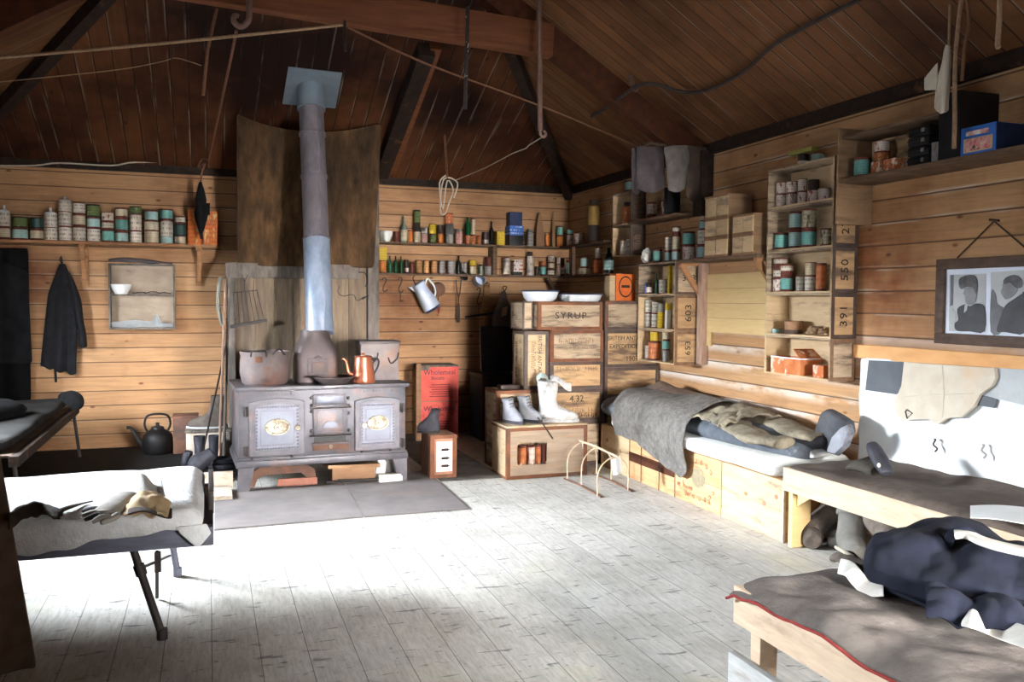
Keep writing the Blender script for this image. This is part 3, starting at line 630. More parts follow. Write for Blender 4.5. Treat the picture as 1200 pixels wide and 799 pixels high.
def oven(pa, pb_, oval, ov, knob, hs, who):
    (x0, z1), (x1, z0) = SF(*pa), SF(*pb_)
    b = new(); prism(b, arch(x0, x1, z0, z1, .03), .018, tr((0, -.018, 0))); d = obj('oven_door', b, M['stove'], ST); m = d.modifiers.new('b', 'BEVEL'); m.width = .004; m.segments = 2
    i = .035
    b = new(); prism(b, arch(x0 + i, x1 - i, z0 + i, z1 - i * .8, .025), .012, tr((0, -.026, 0))); obj('door_frame', b, M['stove'], d)
    i = .052
    b = new(); prism(b, arch(x0 + i, x1 - i, z0 + i, z1 - i * .95, .018), .006, tr((0, -.031, 0))); obj('door_panel', b, M['stove_pan'], d)
    # beaded border
    b = new(); i = .06
    nx, nz = 15, 12
    for k in range(nx + 1):
        x = x0 + i + (x1 - x0 - 2 * i) * k / nx
        for z in (z0 + i, z1 - i * 1.15): rev(b, [(0, .005), (.006, .004), (.008, 0)], 6, tr((x, -.031, z), (PI / 2, 0, 0)))
    for k in range(1, nz):
        z = z0 + i + (z1 - z0 - 2.15 * i) * k / nz
        for x in (x0 + i, x1 - i): rev(b, [(0, .005), (.006, .004), (.008, 0)], 6, tr((x, -.031, z), (PI / 2, 0, 0)))
    obj('bead_trim', b, M['stove'], d)
    i = .09
    b = new()
    for a, c in (((x0 + i, z0 + i), (x1 - i, z0 + i)), ((x1 - i, z0 + i), (x1 - i, z1 - i * 1.1)), ((x1 - i, z1 - i * 1.1), (x0 + i, z1 - i * 1.1)), ((x0 + i, z1 - i * 1.1), (x0 + i, z0 + i))):
        bar(b, (a[0], -.033, a[1]), (c[0], -.033, c[1]), .005, .004, up=(0, 1, 0))
    obj('panel_trim', b, M['stove'], d)
    ox, oz = SF(*oval); rx, rz = ov[0] * pxm((.9, 7.2, .5)), ov[1] * pxm((.9, 7.2, .5))
    b = new(); rev(b, [(0, .012), (.25, .014), (.3, .009), (.72, .009), (.8, .016), (.95, .016), (1, 0)], 32, tr((ox, -.031, oz), (PI / 2, 0, 0), (rx, rz, 1))); bd = obj('badge', b, M['brass'], d)
    b = new(); rev(b, [(0, .018), (.9, .018), (1, .01)], 16, tr((ox, -.031, oz), (PI / 2, 0, 0), (rx * .24, rx * .24, 1))); ce = obj('badge_centre', b, M['cream'], bd) if False else obj('badge_boss', b, M['cream'], d)
    b = new()
    for a in (.6, -.6): bar(b, (ox - .014 * math.cos(a), -.0505, oz - .014 * math.sin(a)), (ox + .014 * math.cos(a), -.0505, oz + .014 * math.sin(a)), .006, .003, up=(0, 1, 0))
    obj('badge_cross', b, M['iron'], d)
    kx, kz = SF(*knob)
    b = new(); rev(b, [(.012, 0), (.012, .02), (.02, .028), (.024, .04), (.02, .052), (0, .056)], 18, tr((kx, -.018, kz), (PI / 2, 0, 0))); obj('knob', b, M['brass'], d)
    hx = x0 - .02 if hs < 0 else x1 + .02
    for hz in (z0 + .05, z1 - .1):
        b = new(); box(b, hx - .022, hx + .022, -.02, 0, hz - .035, hz + .035, bev=.003); tube(b, [(hx + .0, -.022, hz - .04), (hx, -.022, hz + .04)], .008, 8); obj('hinge', b, M['iron'], d)
oven((291, 467.6), (357, 531.5), (324.6, 499.7), (14.5, 9.6), (347.7, 500), -1, 'left')
oven((415.3, 465.6), (468, 525.2), (442, 494.7), (13.5, 9), (425.3, 497.7), 1, 'right')
# middle: hopper flap, fire door, ash slot, drawer
(x0, z1), (x1, z0) = SF(366.5, 462), SF(405.5, 473)
b = new(); box(b, x0, x1, -.02, 0, z0, z1, bev=.004); h = obj('hopper_flap', b, M['stove'], ST)
b = new(); box(b, x0 + .025, x1 - .025, -.026, -.018, z0 + .015, z1 - .018, bev=.003); obj('flap_panel', b, M['stove_pan'], h)
(x0, z1), (x1, z0) = SF(366.5, 475), SF(406.5, 510)
b = new(); box(b, x0, x1, -.028, 0, z0, z1, bev=.005); f = obj('fire_door', b, M['stove'], ST)
b = new(); i = .035
for a, c in (((x0 + i, z0 + i), (x1 - i, z0 + i)), ((x1 - i, z0 + i), (x1 - i, z1 - i)), ((x1 - i, z1 - i), (x0 + i, z1 - i)), ((x0 + i, z1 - i), (x0 + i, z0 + i))):
    bar(b, (a[0], -.03, a[1]), (c[0], -.03, c[1]), .01, .008, up=(0, 1, 0))
obj('door_trim', b, M['stove'], f)
xm = (x0 + x1) / 2
b = new(); prism(b, [(xm + .065 * math.cos(a), z0 + .075 + .055 * math.sin(a)) for a in [PI * k / 12 for k in range(13)]], .008, tr((0, -.036, 0))); obj('fan_ornament', b, M['stove_pan'], f)
b = new(); tube(b, [(x0 - .03, -.03, z1 - .02), (x1 + .03, -.03, z1 - .02)], .007, 8); tube(b, [(x0 - .03, -.03, z0 + .012), (x1 + .03, -.03, z0 + .012)], .008, 8); obj('door_rod', b, M['iron'], f)
(xa, za), (xb, zb) = SF(368, 511.5), SF(405.5, 517)
b = new(); box(b, xa, xb, -.004, 0, zb, za); obj('ash_slot', b, M['blackbox'], ST)
b = new(); box(b, xa - .02, xb + .03, -.035, 0, zb - .012, zb, bev=.003); obj('ash_ledge', b, M['stove'], ST)
(xa, za), (xb, zb) = SF(366.5, 518.5), SF(407.8, 525.5)
b = new(); box(b, xa, xb, -.012, 0, zb, za, bev=.003); dr = obj('ash_drawer', b, M['rust'], ST)
kx, kz = SF(387, 522.5)
b = new(); rev(b, [(.008, 0), (.008, .012), (.016, .02), (.014, .03), (0, .034)], 14, tr((kx, -.012, kz), (PI / 2, 0, 0))); obj('drawer_knob', b, M['brass'], dr)
for px_, py_ in ((365, 466), (365, 482), (365, 505), (408, 466), (408, 484), (409, 504), (295, 538), (342, 535), (424, 529), (458, 527), (365, 475), (408, 475)):
    x, z = SF(px_, py_)
    b = new(); rev(b, [(.014, 0), (.014, .006), (.009, .016), (0, .018)], 10, tr((x, 0, z), (PI / 2, 0, 0))); obj('stud', b, M['iron'], ST)
# raised maker's strip above the ovens: letters too worn to read
for xa, xb, py_ in ((306, 344, 461), (422, 462, 457.5)):
    b = new(); n_ = 11
    for k in range(n_):
        x, z = SF(xa + (xb - xa) * k / n_, py_)
        box(b, x, x + .014 + .006 * (k % 3), -.004, 0, z - .012, z + .012, bev=.002)
    obj('worn_lettering', b, M['stove'], ST, False)
# flue hood and flue pipe
hx, hy = .50, .36
HD = thing('flue_hood', 'tapered iron flue hood with a small soot door on the stove top', 'flue hood', ST.matrix_basis @ V(.665, .40, ZT), ROT)
HD.rotation_euler = (0, 0, ROT)
zt = 1.285 - .012 - ZT
b = new(); w0, d0, r1 = .175, .16, .125
rings = []
for u, z in ((0, 0), (0, .02), (0, .10), (0, .19), (.12, .23), (.35, .28), (.65, .33), (.88, .37), (1, .40), (1, zt)):
    ring = []; nn = 9 - 7 * u; rx_, ry_ = w0 * (1 - u) + r1 * u, d0 * (1 - u) + r1 * u
    for k in range(32):
        a = 2 * PI * k / 32; c, s_ = math.cos(a), math.sin(a)
        ring.append((math.copysign(abs(c) ** (2 / nn), c) * rx_, math.copysign(abs(s_) ** (2 / nn), s_) * ry_, z))
    rings.append(ring)
loft(b, rings); obj('hood_body', b, M['hood'], HD, angle=50)
b = new(); box(b, -.085, .085, -d0 - .014, -d0, .05, .2, bev=.004); sd = obj('soot_door', b, M['hood'], HD)
b = new(); box(b, -.055, .055, -d0 - .022, -d0 - .012, .075, .175, bev=.004); tube(b, [(-.03, -d0 - .02, .21), (0, -d0 - .03, .225), (.03, -d0 - .02, .21)], .006, 8); obj('door_boss', b, M['hood'], sd)
base = HD.matrix_basis @ V(0, 0, zt)
top = AP(364, 106, nb, cb - .02)
base = AY(375, 388, base.y)
FL = thing('flue_pipe', 'tall leaning stove pipe, purple grey above and bright zinc below', 'flue pipe', base)
d = top - base; mid = d * .36
b = new(); tube(b, [mid, d], .112, 24); obj('upper_pipe', b, M['flue'], FL)
b = new(); tube(b, [(0, 0, -.02), mid * 1.01], .117, 24); obj('lower_pipe', b, M['galv'], FL)
for u in (.36, .62, .8):
    b = new(); tube(b, [d * u, d * (u + .008)], .1215, 24); obj('joint_band', b, M['flue'], FL)
b = new(); bar(b, mid + V(.04, -.107, 0), d + V(.04, -.107, 0), .012, .008, up=(0, 1, 0)); obj('seam_strip', b, M['flue'], FL)
t = thing('flue_flashing', 'square lead-grey flashing plate and collar where the flue pipe meets the ceiling', 'flashing', top)
u_, v_ = V(1, 0, 0), V(0, -1, TB).normalized(); n_ = u_.cross(v_)
b = new()
cs = [AP(x, y, nb, cb - .012) - top for x, y in ((338, 79), (401, 86), (393, 127), (331, 122))]
A = [b.verts.new(c) for c in cs]; B = [b.verts.new(c + V(0, 0, .008)) for c in cs]; b.faces.new(A); b.faces.new(list(reversed(B)))
for k in range(4): b.faces.new((A[k], B[k], B[(k + 1) % 4], A[(k + 1) % 4]))
obj('plate', b, M['flash'], t, False)
b = new(); tube(b, [V(0, 0, .03) - d.normalized() * .0, -d.normalized() * .2], .128, 24); obj('collar', b, M['flash'], t)
# ---------------- on the range
def on_top(px, py): return AZ(px, py, ZT + .012)
def ring_handle(bm, c, r, ax, rr=.005):
    pts = [Vector(c) + Vector(ax) * (r * math.cos(a)) + V(0, 0, r * math.sin(a)) for a in [PI * k / 8 for k in range(9)]]
    tube(bm, pts, rr, 8)
p = on_top(311, 449); p.y += .2; p = V(.435, 7.42, ZT + .012)
t = thing('cooking_pot', 'rust-stained grey iron cauldron at one end of the stove top', 'pot', p)
b = new(); rev(b, [(0, 0), (.165, .0), (.185, .02), (.2, .1), (.2, .18), (.192, .235), (.2, .26), (.2, .272), (.188, .272), (.186, .24), (.19, .1), (.15, .02), (0, .015)], 32); obj('pot_body', b, M['rust_pot'] if 'rust_pot' in M else M['rust'], t)
for s in (-1, 1):
    b = new(); tube(b, [(s * .06 - .06, -.19, .24), (s * .06 - .05, -.215, .285), (s * .06 - .0, -.22, .29), (s * .06 + .05, -.215, .285), (s * .06 + .06, -.19, .24)] if s < 0 else [(.05, -.19, .255), (.1, -.19, .3), (.15, -.16, .25)], .007, 8, 3); obj('handle', b, M['iron'], t)
b = new(); box(b, -.09, -.03, -.208, -.19, .19, .24, bev=.006); obj('lug', b, M['rust'], t)
p = AZ(384, 449.5, ZT + .012); p = V(p.x, 7.38, ZT + .012)
t = thing('shallow_pan', 'shallow grey tin pan in front of the flue hood on the stove', 'pan', V(.98, 7.31, ZT + .012))
b = new(); rev(b, [(0, 0), (.115, 0), (.175, .055), (.182, .055), (.182, .06), (.17, .06), (.112, .008), (0, .008)], 32); obj('pan_body', b, M['hood'], t)
b = new(); tube(b, [(-.16, .05, .05), (-.215, .06, .056), (-.235, .06, .05)], [.012, .009, .009], 8, 3); obj('pan_lug', b, M['hood'], t)
t = thing('coffee_pot', 'copper coffee pot with a curved spout on the stove top', 'coffee pot', V(1.235, 7.32, ZT + .012))
b = new(); rev(b, [(0, 0), (.095, 0), (.098, .01), (.092, .06), (.072, .2), (.07, .215), (.076, .222), (.07, .228), (0, .232)], 28); obj('pot_body', b, M['copper'], t)
b = new(); tube(b, [(-.08, 0, .07), (-.125, 0, .085), (-.135, 0, .14), (-.15, 0, .19), (-.178, 0, .205)], [.022, .019, .014, .011, .01], 10, 4); obj('spout', b, M['copper'], t)
b = new(); tube(b, [(.07, 0, .2), (.12, 0, .2), (.128, 0, .15), (.088, 0, .07)], [.01, .009, .009, .008], 8, 4); obj('handle', b, M['iron'], t)
b = new(); rev(b, [(.012, .228), (.01, .24), (.014, .25), (0, .256)], 12); obj('lid_knob', b, M['copper'], t)
t = thing('square_kettle', 'square dull tin boiler with wire handles behind the copper coffee pot', 'boiler', V(1.405, 7.6, ZT + .012))
b = new(); box(b, -.17, .17, -.14, .14, 0, .345, bev=.02); obj('boiler_body', b, M['tin_boil'] if 'tin_boil' in M else M['hood'], t)
b = new(); box(b, -.18, .18, -.15, .15, .32, .345, bev=.008); obj('rim', b, M['hood'], t)
for s in (-1, 1):
    b = new(); tube(b, [(s * .09 - .02, -.142, .2), (s * .09 + .0, -.17, .15), (s * .09 + .05, -.175, .19), (s * .09 + .07, -.142, .24)], .006, 8, 4); obj('handle', b, M['iron'], t)
# ---------------- under the range
def near(px, py, yy): return AY(px, py, yy)
b = new(); a = AY(300, 575, 7.3); c = AY(372, 569, 7.3); zc = AY(330, 548, 7.3).z
prism(b, [(0, 0), (.05, .0), (.07, .06), (.12, .09), (.42, .10), (.46, .06), (.5, 0), (.55, 0), (.53, .12), (.48, .155), (.1, .16), (.03, .12)], .06, tr((a.x - .06, 7.3, .015))); o = obj('iron_bracket', b, M['rust'], None); tag(o, 'rusty arched iron bracket lying under the left oven', 'bracket')
b = new(); box(b, .52, .84, 7.26, 7.29, .013, .075, bev=.006); o = obj('firebrick', b, M['brick']); tag(o, 'reddish firebrick on its side under the left oven', 'brick')
b = new(); box(b, -.22, .22, -.14, .14, 0, .03, tr((1.13, 7.32, .135), (-.08, .03, .05)), bev=.003); box(b, -.16, .2, -.1, .1, -.12, 0, tr((1.13, 7.4, .135))); o = obj('wooden_board', b, M['brownboard']); tag(o, 'brown wooden board on a block under the middle of the stove', 'board')
for i, (x, y) in enumerate(((.92, 7.27), (1.0, 7.22))):
    b = new(); tube(b, [(x, y, .025 + .02 * i), (x + .42, y - .02, .03), (x + .5, y - .01, .03)], .009, 8); o = obj('poker', b, M['iron']); tag(o, ['thin iron poker lying under the board beneath the stove', 'second iron poker lying out by the slate beneath the stove'][i], 'poker', None)
for i, (x, y, z, rz, m) in enumerate(((1.37, 7.42, .013, .3, 'sheet_white'), (1.47, 7.43, .013, -.3, 'tin_grey'))):
    b = new(); box(b, -.05, .05, -.05, .05, 0, .16, tr((0, 0, 0), (.1, .15, 0)), bev=.02); rumple(b, .006, 12); o = obj('paper_bag', b, M[m], None, True, (x, y, z), (0, 0, rz)); tag(o, ['crumpled white bag under the right oven', 'grey crumpled bag under the right oven beside the white one'][i], 'bag')
b = new(); box(b, -.1, .1, -.05, .05, 0, .045, None, bev=.006); box(b, -.095, .09, -.045, .045, .045, .06, None, bev=.004); rumple(b, .003, 15); o = obj('paper_packet', b, M['paper'], None, True, (1.44, 7.22, .013), (0, 0, .1)); tag(o, 'flat white paper packet at the foot of the right stove leg', 'packet')
# ---------------- tools on the surround
t = thing('gridiron', 'black wire gridiron hanging tilted on the chimney surround', 'gridiron', (0, 8.64, 0))
def G(px, py): p = AY(px, py, 8.64); return V(p.x, 0, p.z)
b = new()
for k in range(7):
    u = k / 6; tube(b, [G(273 + 28 * u, 342 - 2 * u), G(275 + 34 * u, 380 - 7 * u)], .004, 6)
tube(b, [G(273, 343), G(301, 340)], .004, 6); obj('grid_wires', b, M['iron'], t)
b = new(); bar(b, G(270, 383), G(313, 375), .03, .03, bev=.004); obj('front_bar', b, M['iron'], t)
b = new(); tube(b, [G(286, 341), G(286, 330), G(283, 322), G(290, 322), G(287, 330)], .004, 6); tube(b, [G(297, 340), G(298, 325)], .003, 6); obj('hanger', b, M['iron'], t)
# rag on the left post
def rg(u, v):
    z = AY(258, 325, 8.66).z * (1 - v) + AY(258, 382, 8.66).z * v; x = .09 + .035 * u - .03 * math.sin(PI * v) + .02 * v
    return (x, 8.66 + .02 * math.sin(7 * u + 3 * v), z)
b = new(); sheet(b, rg, 8, 12, .006); o = obj('hanging_rag', b, M['rag_old']); tag(o, 'pale grey rag hung on the post beside the gridiron', 'rag')
for i, (pa, pb_, r, m, lab) in enumerate((((255.5, 470), (264, 330), .012, 'post_pale', 'pale peeled stick leaning on the surround post'), ((248, 488), (266, 400), .009, 'iron', 'thin black fire iron leaning between the boot and the stove'), ((261, 476), (268, 335), .014, 'greywood', 'grey pole leaning against the surround beside the stove'))):
    A_, B_ = AY(pa[0], pa[1], 7.95 + .05 * i), AY(pb_[0], pb_[1], 8.66)
    dd = (A_ - B_); A2 = B_ + dd * ((B_.z - .012) / (B_.z - A_.z))
    A2 = V(A_.x - .0, A_.y, .012) if i != 1 else V(A2.x, A_.y, .012)
    b = new(); tube(b, [A2, B_], r, 8); o = obj('leaning_stick', b, M[m]); tag(o, lab, 'stick')
t = thing('iron_wire_hook', 'thin bent wire hung on the surround under the rail right of the flue', 'wire', (0, 8.68, 0))
def G2(px, py): p = AY(px, py, 8.68); return V(p.x, 0, p.z)
b = new(); tube(b, [G2(398, 335), G2(396, 342), G2(402, 347), G2(414, 345), G2(418, 352), G2(424, 350)], .004, 6, 3); obj('wire_bend', b, M['iron'], t)
b = new(); tube(b, [G2(424, 350), G2(433, 346)], [.012, .004], 8); obj('hook_blade', b, M['iron'], t)
b = new(); tube(b, [G2(420, 319), G2(428, 320), G2(430, 330), G2(428, 336)], .006, 6, 3); o = obj('iron_hook', b, M['iron'], None, True, (0, 8.68, 0)); tag(o, 'curved iron hook on the rail next to the grey post', 'hook')
# ---------------- to the right of the range
t = thing('labelled_case', 'small upright wooden case with a white paper label beside the stove', 'case', (1.79, 7.2, .013), .03)
w_ = .235; h_ = AY(497, 511, 7.2).z - .013
b = new(); box(b, 0, w_, 0, .3, 0, h_, bev=.004); obj('case_body', b, M['brick_wood'] if 'brick_wood' in M else M['crate'], t)
b = new()
box(b, 0, w_, -.006, 0, 0, .03); box(b, 0, w_, -.006, 0, h_ - .03, h_); box(b, 0, .035, -.006, 0, .03, h_ - .03); box(b, w_ - .035, w_, -.006, 0, .03, h_ - .03); obj('case_frame', b, M['edge_rust'], t, False)
b = new(); box(b, .05, .195, -.005, 0, .055, h_ - .055); lb = obj('paper_label', b, M['paper'], t, False)
for i, (zz, s_) in enumerate(((.66, 'SOUPS'), (.46, 'MEAT'), (.28, 'BEEF'))):
    b = new(); box(b, .1, .16, -.0065, -.005, h_ * zz - .011, h_ * zz + .011); box(b, .088, .172, -.006, -.005, h_ * zz - .004, h_ * zz + .004); obj('print_line', b, M['ink'], lb, False)
def boot_bm(bm, L=.29, H=.3, w=.052, Mx=None, sl=1.0, sh=.4, back=-.01):
    """an upright boot: heel at y=0, toe along -y"""
    lv = [(0.0, 0.0, .95, .88), (.018, -.01, 1.0, 1.0), (.045, -.012, 1.0, 1.02), (.07, -.008, .93, .98), (.09, -.002, .78, .93), (.112, .0, .62, .9), (.14, .004, .48, .88), (.18, .002, .43, .86), (H * .75, back * .5, sh * .98, .95 * sl), (H, back, sh, 1.05 * sl), (H + .004, back + .008, sh - .05, .92 * sl), (H - .05, back + .012, sh - .07, .86 * sl)]
    rings = []
    for z, y0, y1, ww in lv:
        y1 *= L; ring = []
        for k in range(16):
            a = 2 * PI * k / 16; c, s_ = math.cos(a), math.sin(a)
            yy = (y0 + y1) / 2 + (y1 - y0) / 2 * c
            taper = 1 - .18 * max(0, -math.cos(a)) if z < .1 else 1
            ring.append((w * ww * s_ * taper, -yy, z))
        rings.append(ring)
    loft(bm, rings, Mx)
def boot(name, label, mat, loc, rot=(0, 0, 0), L=.29, H=.3, w=.052, group=None, sole='boot_black', sc=1.0, laces=False, sl=1.0, sh=.4, back=-.01):
    t = thing(name, label, 'boot', loc, rot, group); t.scale = (sc, sc, sc)
    b = new(); boot_bm(b, L, H, w, None, sl, sh, back); rumple(b, .005, 9, random.random() * 9); o = obj('upper', b, M[mat], t); sub(o)
    b = new(); rings = []
    for z in (-.012, .014):
        rings.append([(w * 1.03 * math.sin(2 * PI * k / 16), -(L * .5 + (L * .5 + .006) * math.cos(2 * PI * k / 16)), z) for k in range(16)])
    loft(b, rings); obj('sole', b, M[sole], t)
    if laces:
        b = new()
        for k in range(5):
            z = .1 + k * .028; y = -L * (.5 - .03 * k)
            tube(b, [(-w * .6, y, z), (0, y - .012, z + .01), (w * .6, y, z)], .003, 6)
        obj('laces', b, M['iron'], t)
    return t
t = thing('felt_boot', 'black boot with a dusty tall shaft standing on the labelled case', 'boot', (1.9, 7.33, h_ + .025), -2.0)
b = new(); boot_bm(b, .2, .2, .05); rumple(b, .005, 10); sub(obj('upper', b, M['boot_black'], t))
b = new(); box(b, -.048, .048, -.19, .0, -.012, .012, bev=.01); obj('sole', b, M['iron'], t)
# red biscuit cases
zb0 = .008; rz = AY(514, 470, 9.3).z
xa, xb = AY(493, 470, 9.3).x, AY(537, 470, 9.3).x
for i, (z0, z1, lab) in enumerate(((zb0, rz, 'red papered biscuit case at the bottom of the pair by the back wall'), (rz, AY(514, 428, 9.3).z, 'red papered biscuit case with a torn pale top, on the other red case'))):
    t = thing('biscuit_case', lab, 'case', (xa, 9.3, z0 + .001 * i), 0)
    b = new(); box(b, 0, xb - xa, .004, .36, 0, z1 - z0 - .002, bev=.003); obj('case_body', b, M['brownboard'], t)
    b = new(); box(b, 0, xb - xa, 0, .004, .003, z1 - z0 - .006); obj('red_paper', b, M['red_box'], t, False)
    hh = z1 - z0
    text('Wholemeal', .078, M['navy_ink'], t, ((xb - xa) * .5, -.001, hh * .8), (PI / 2, 0, 0)); text('Biscuits', .05, M['navy_ink'], t, ((xb - xa) * .45, -.001, hh * .64), (PI / 2, 0, 0))
    b = new()
    for k in range(6): box(b, .1 + .02 * (k % 2), xb - xa - .1, -.0015, 0, hh * (.12 + .065 * k), hh * (.12 + .065 * k) + .01)
    obj('small_print', b, M['ink_red'] if 'ink_red' in M else M['navy_ink'], t, False)
    if i == 1:
        b = new(); box(b, .0, .1, -.003, .36, hh - .055, hh, bev=.002); box(b, .1, xb - xa, -.003, .36, hh - .02, hh, bev=.002); obj('torn_paper', b, M['greywood'], t)
b = new(); p = AY(491, 450, 9.2)
box(b, xa - .07, xa - .012, 9.22, 9.27, .008, AY(491, 428, 9.25).z + .02, bev=.004); o = obj('wooden_batten', b, M['brownboard']); tag(o, 'upright brown batten leaning by the red biscuit cases', 'batten')
# dark things in the shadow
t = thing('dark_chest', 'black wooden chest in the shadow between the biscuit cases and the packing cases', 'chest', (2.82, 9.0, .002))
b = new(); box(b, 0, .46, 0, .5, 0, .7, bev=.01); obj('chest_body', b, M['blackbox'], t)
b = new(); box(b, -.01, .47, -.01, .51, .7, .74, bev=.008); obj('chest_lid', b, M['blackbox'], t)
b = new(); box(b, .02, .4, -.02, .02, 0, .52, tr((0, 0, 0), (-.12, 0, 0)), bev=.012); o = obj('tin_sheet', b, M['blackbox'], None, True, (2.86, 9.25, .745)); tag(o, 'dark square tin sheet leaning above the black chest', 'sheet')
# ================================================================== tins, jars, bottles: one of each kind is built once, then copied with its parts
def mesh_of(bm, mats, smooth=True, angle=35):
    o = obj('proto', bm, mats, None, smooth, angle=angle); me = o.data; bpy.data.objects.remove(o); return me
def tin_body():
    b = new(); rev(b, [(0, 0), (.96, 0), (1, .015), (1, .05), (.965, .065), (.965, .935), (1, .95), (1, .985), (.96, 1), (.93, .975), (0, .97)], 22); return b
def band(z0, z1, r=.985):
    b = new(); rev(b, [(r - .01, z0), (r, z0), (r, z1), (r - .01, z1)], 22); return b
PROTO = {}
TIN_BODY = {k: mesh_of(tin_body(), M[k]) for k in ('tin_rust', 'tin_dark', 'tin_grey')}
BAND = {}
def label_mesh(mat, z0, z1):
    key = (mat, z0, z1)
    if key not in BAND: BAND[key] = mesh_of(band(z0, z1), M[mat])
    return BAND[key]
def mk(name, me, parent):
    o = bpy.data.objects.new(name, me); COL.objects.link(o); o.parent = parent; return o
_once = {}
def once(key, fn, mats, **kw):
    if key not in _once: _once[key] = mesh_of(fn(), mats, **kw)
    return _once[key]
def knot():
    b = new(); rev(b, [(.96, .9), (.9, 1.0), (.6, 1.06), (.22, 1.1), (.16, 1.16), (.26, 1.26), (.2, 1.36), (0, 1.4)], 16); rumple(b, .05, 3); return b
def dome():
    b = new(); rev(b, [(0, 0), (.98, 0), (1, .03), (1, .78), (.94, .88), (.6, .98), (.3, 1.02), (0, 1.04)], 20); return b
def bottle():
    b = new(); rev(b, [(0, 0), (.95, 0), (1, .02), (1, .55), (.9, .64), (.5, .75), (.36, .8), (.34, .95), (.4, .955), (.4, 1), (0, 1)], 18); return b
def bottle_wide():
    b = new(); rev(b, [(0, 0), (.95, 0), (1, .02), (1, .72), (.9, .78), (.66, .82), (.66, .84), (0, .84)], 18); return b
def capw():
    b = new(); rev(b, [(0, .82), (.74, .82), (.74, 1), (0, 1)], 18); return b
def stopper():
    b = new(); rev(b, [(0, .97), (.3, .97), (.33, 1.05), (0, 1.05)], 12); return b
def boxm():
    b = new(); box(b, -1, 1, -1, 1, 0, 1, None, .04); return b
def boxlabel():
    b = new(); box(b, -.92, .92, -1.015, -1.0, .06, .94); box(b, -1.015, -1.0, -.92, .92, .06, .94); return b
def bowl():
    b = new(); rev(b, [(0, 0), (.55, 0), (.58, .05), (.9, .6), (1, .97), (1, 1), (.95, 1), (.84, .6), (.5, .1), (0, .08)], 26); return b
def crumple():
    b = new(); bmesh.ops.create_icosphere(b, subdivisions=3, radius=1.0)
    for v in b.verts: v.co.z = max(-.9, v.co.z); v.co += v.co.normalized() * .28 * fb(v.co.x, v.co.y, v.co.z, 2.3)
    for v in b.verts: v.co.z = max(0, (v.co.z + .9) / 1.9)
    return b
def cone4():
    b = new(); loft(b, [[(k * x, k * .8 * y, z) for x, y in ((-1, -1), (1, -1), (1, 1), (-1, 1))] for k, z in ((1, 0), (1, .28), (.75, .6), (.3, .97), (.22, 1))]); return b
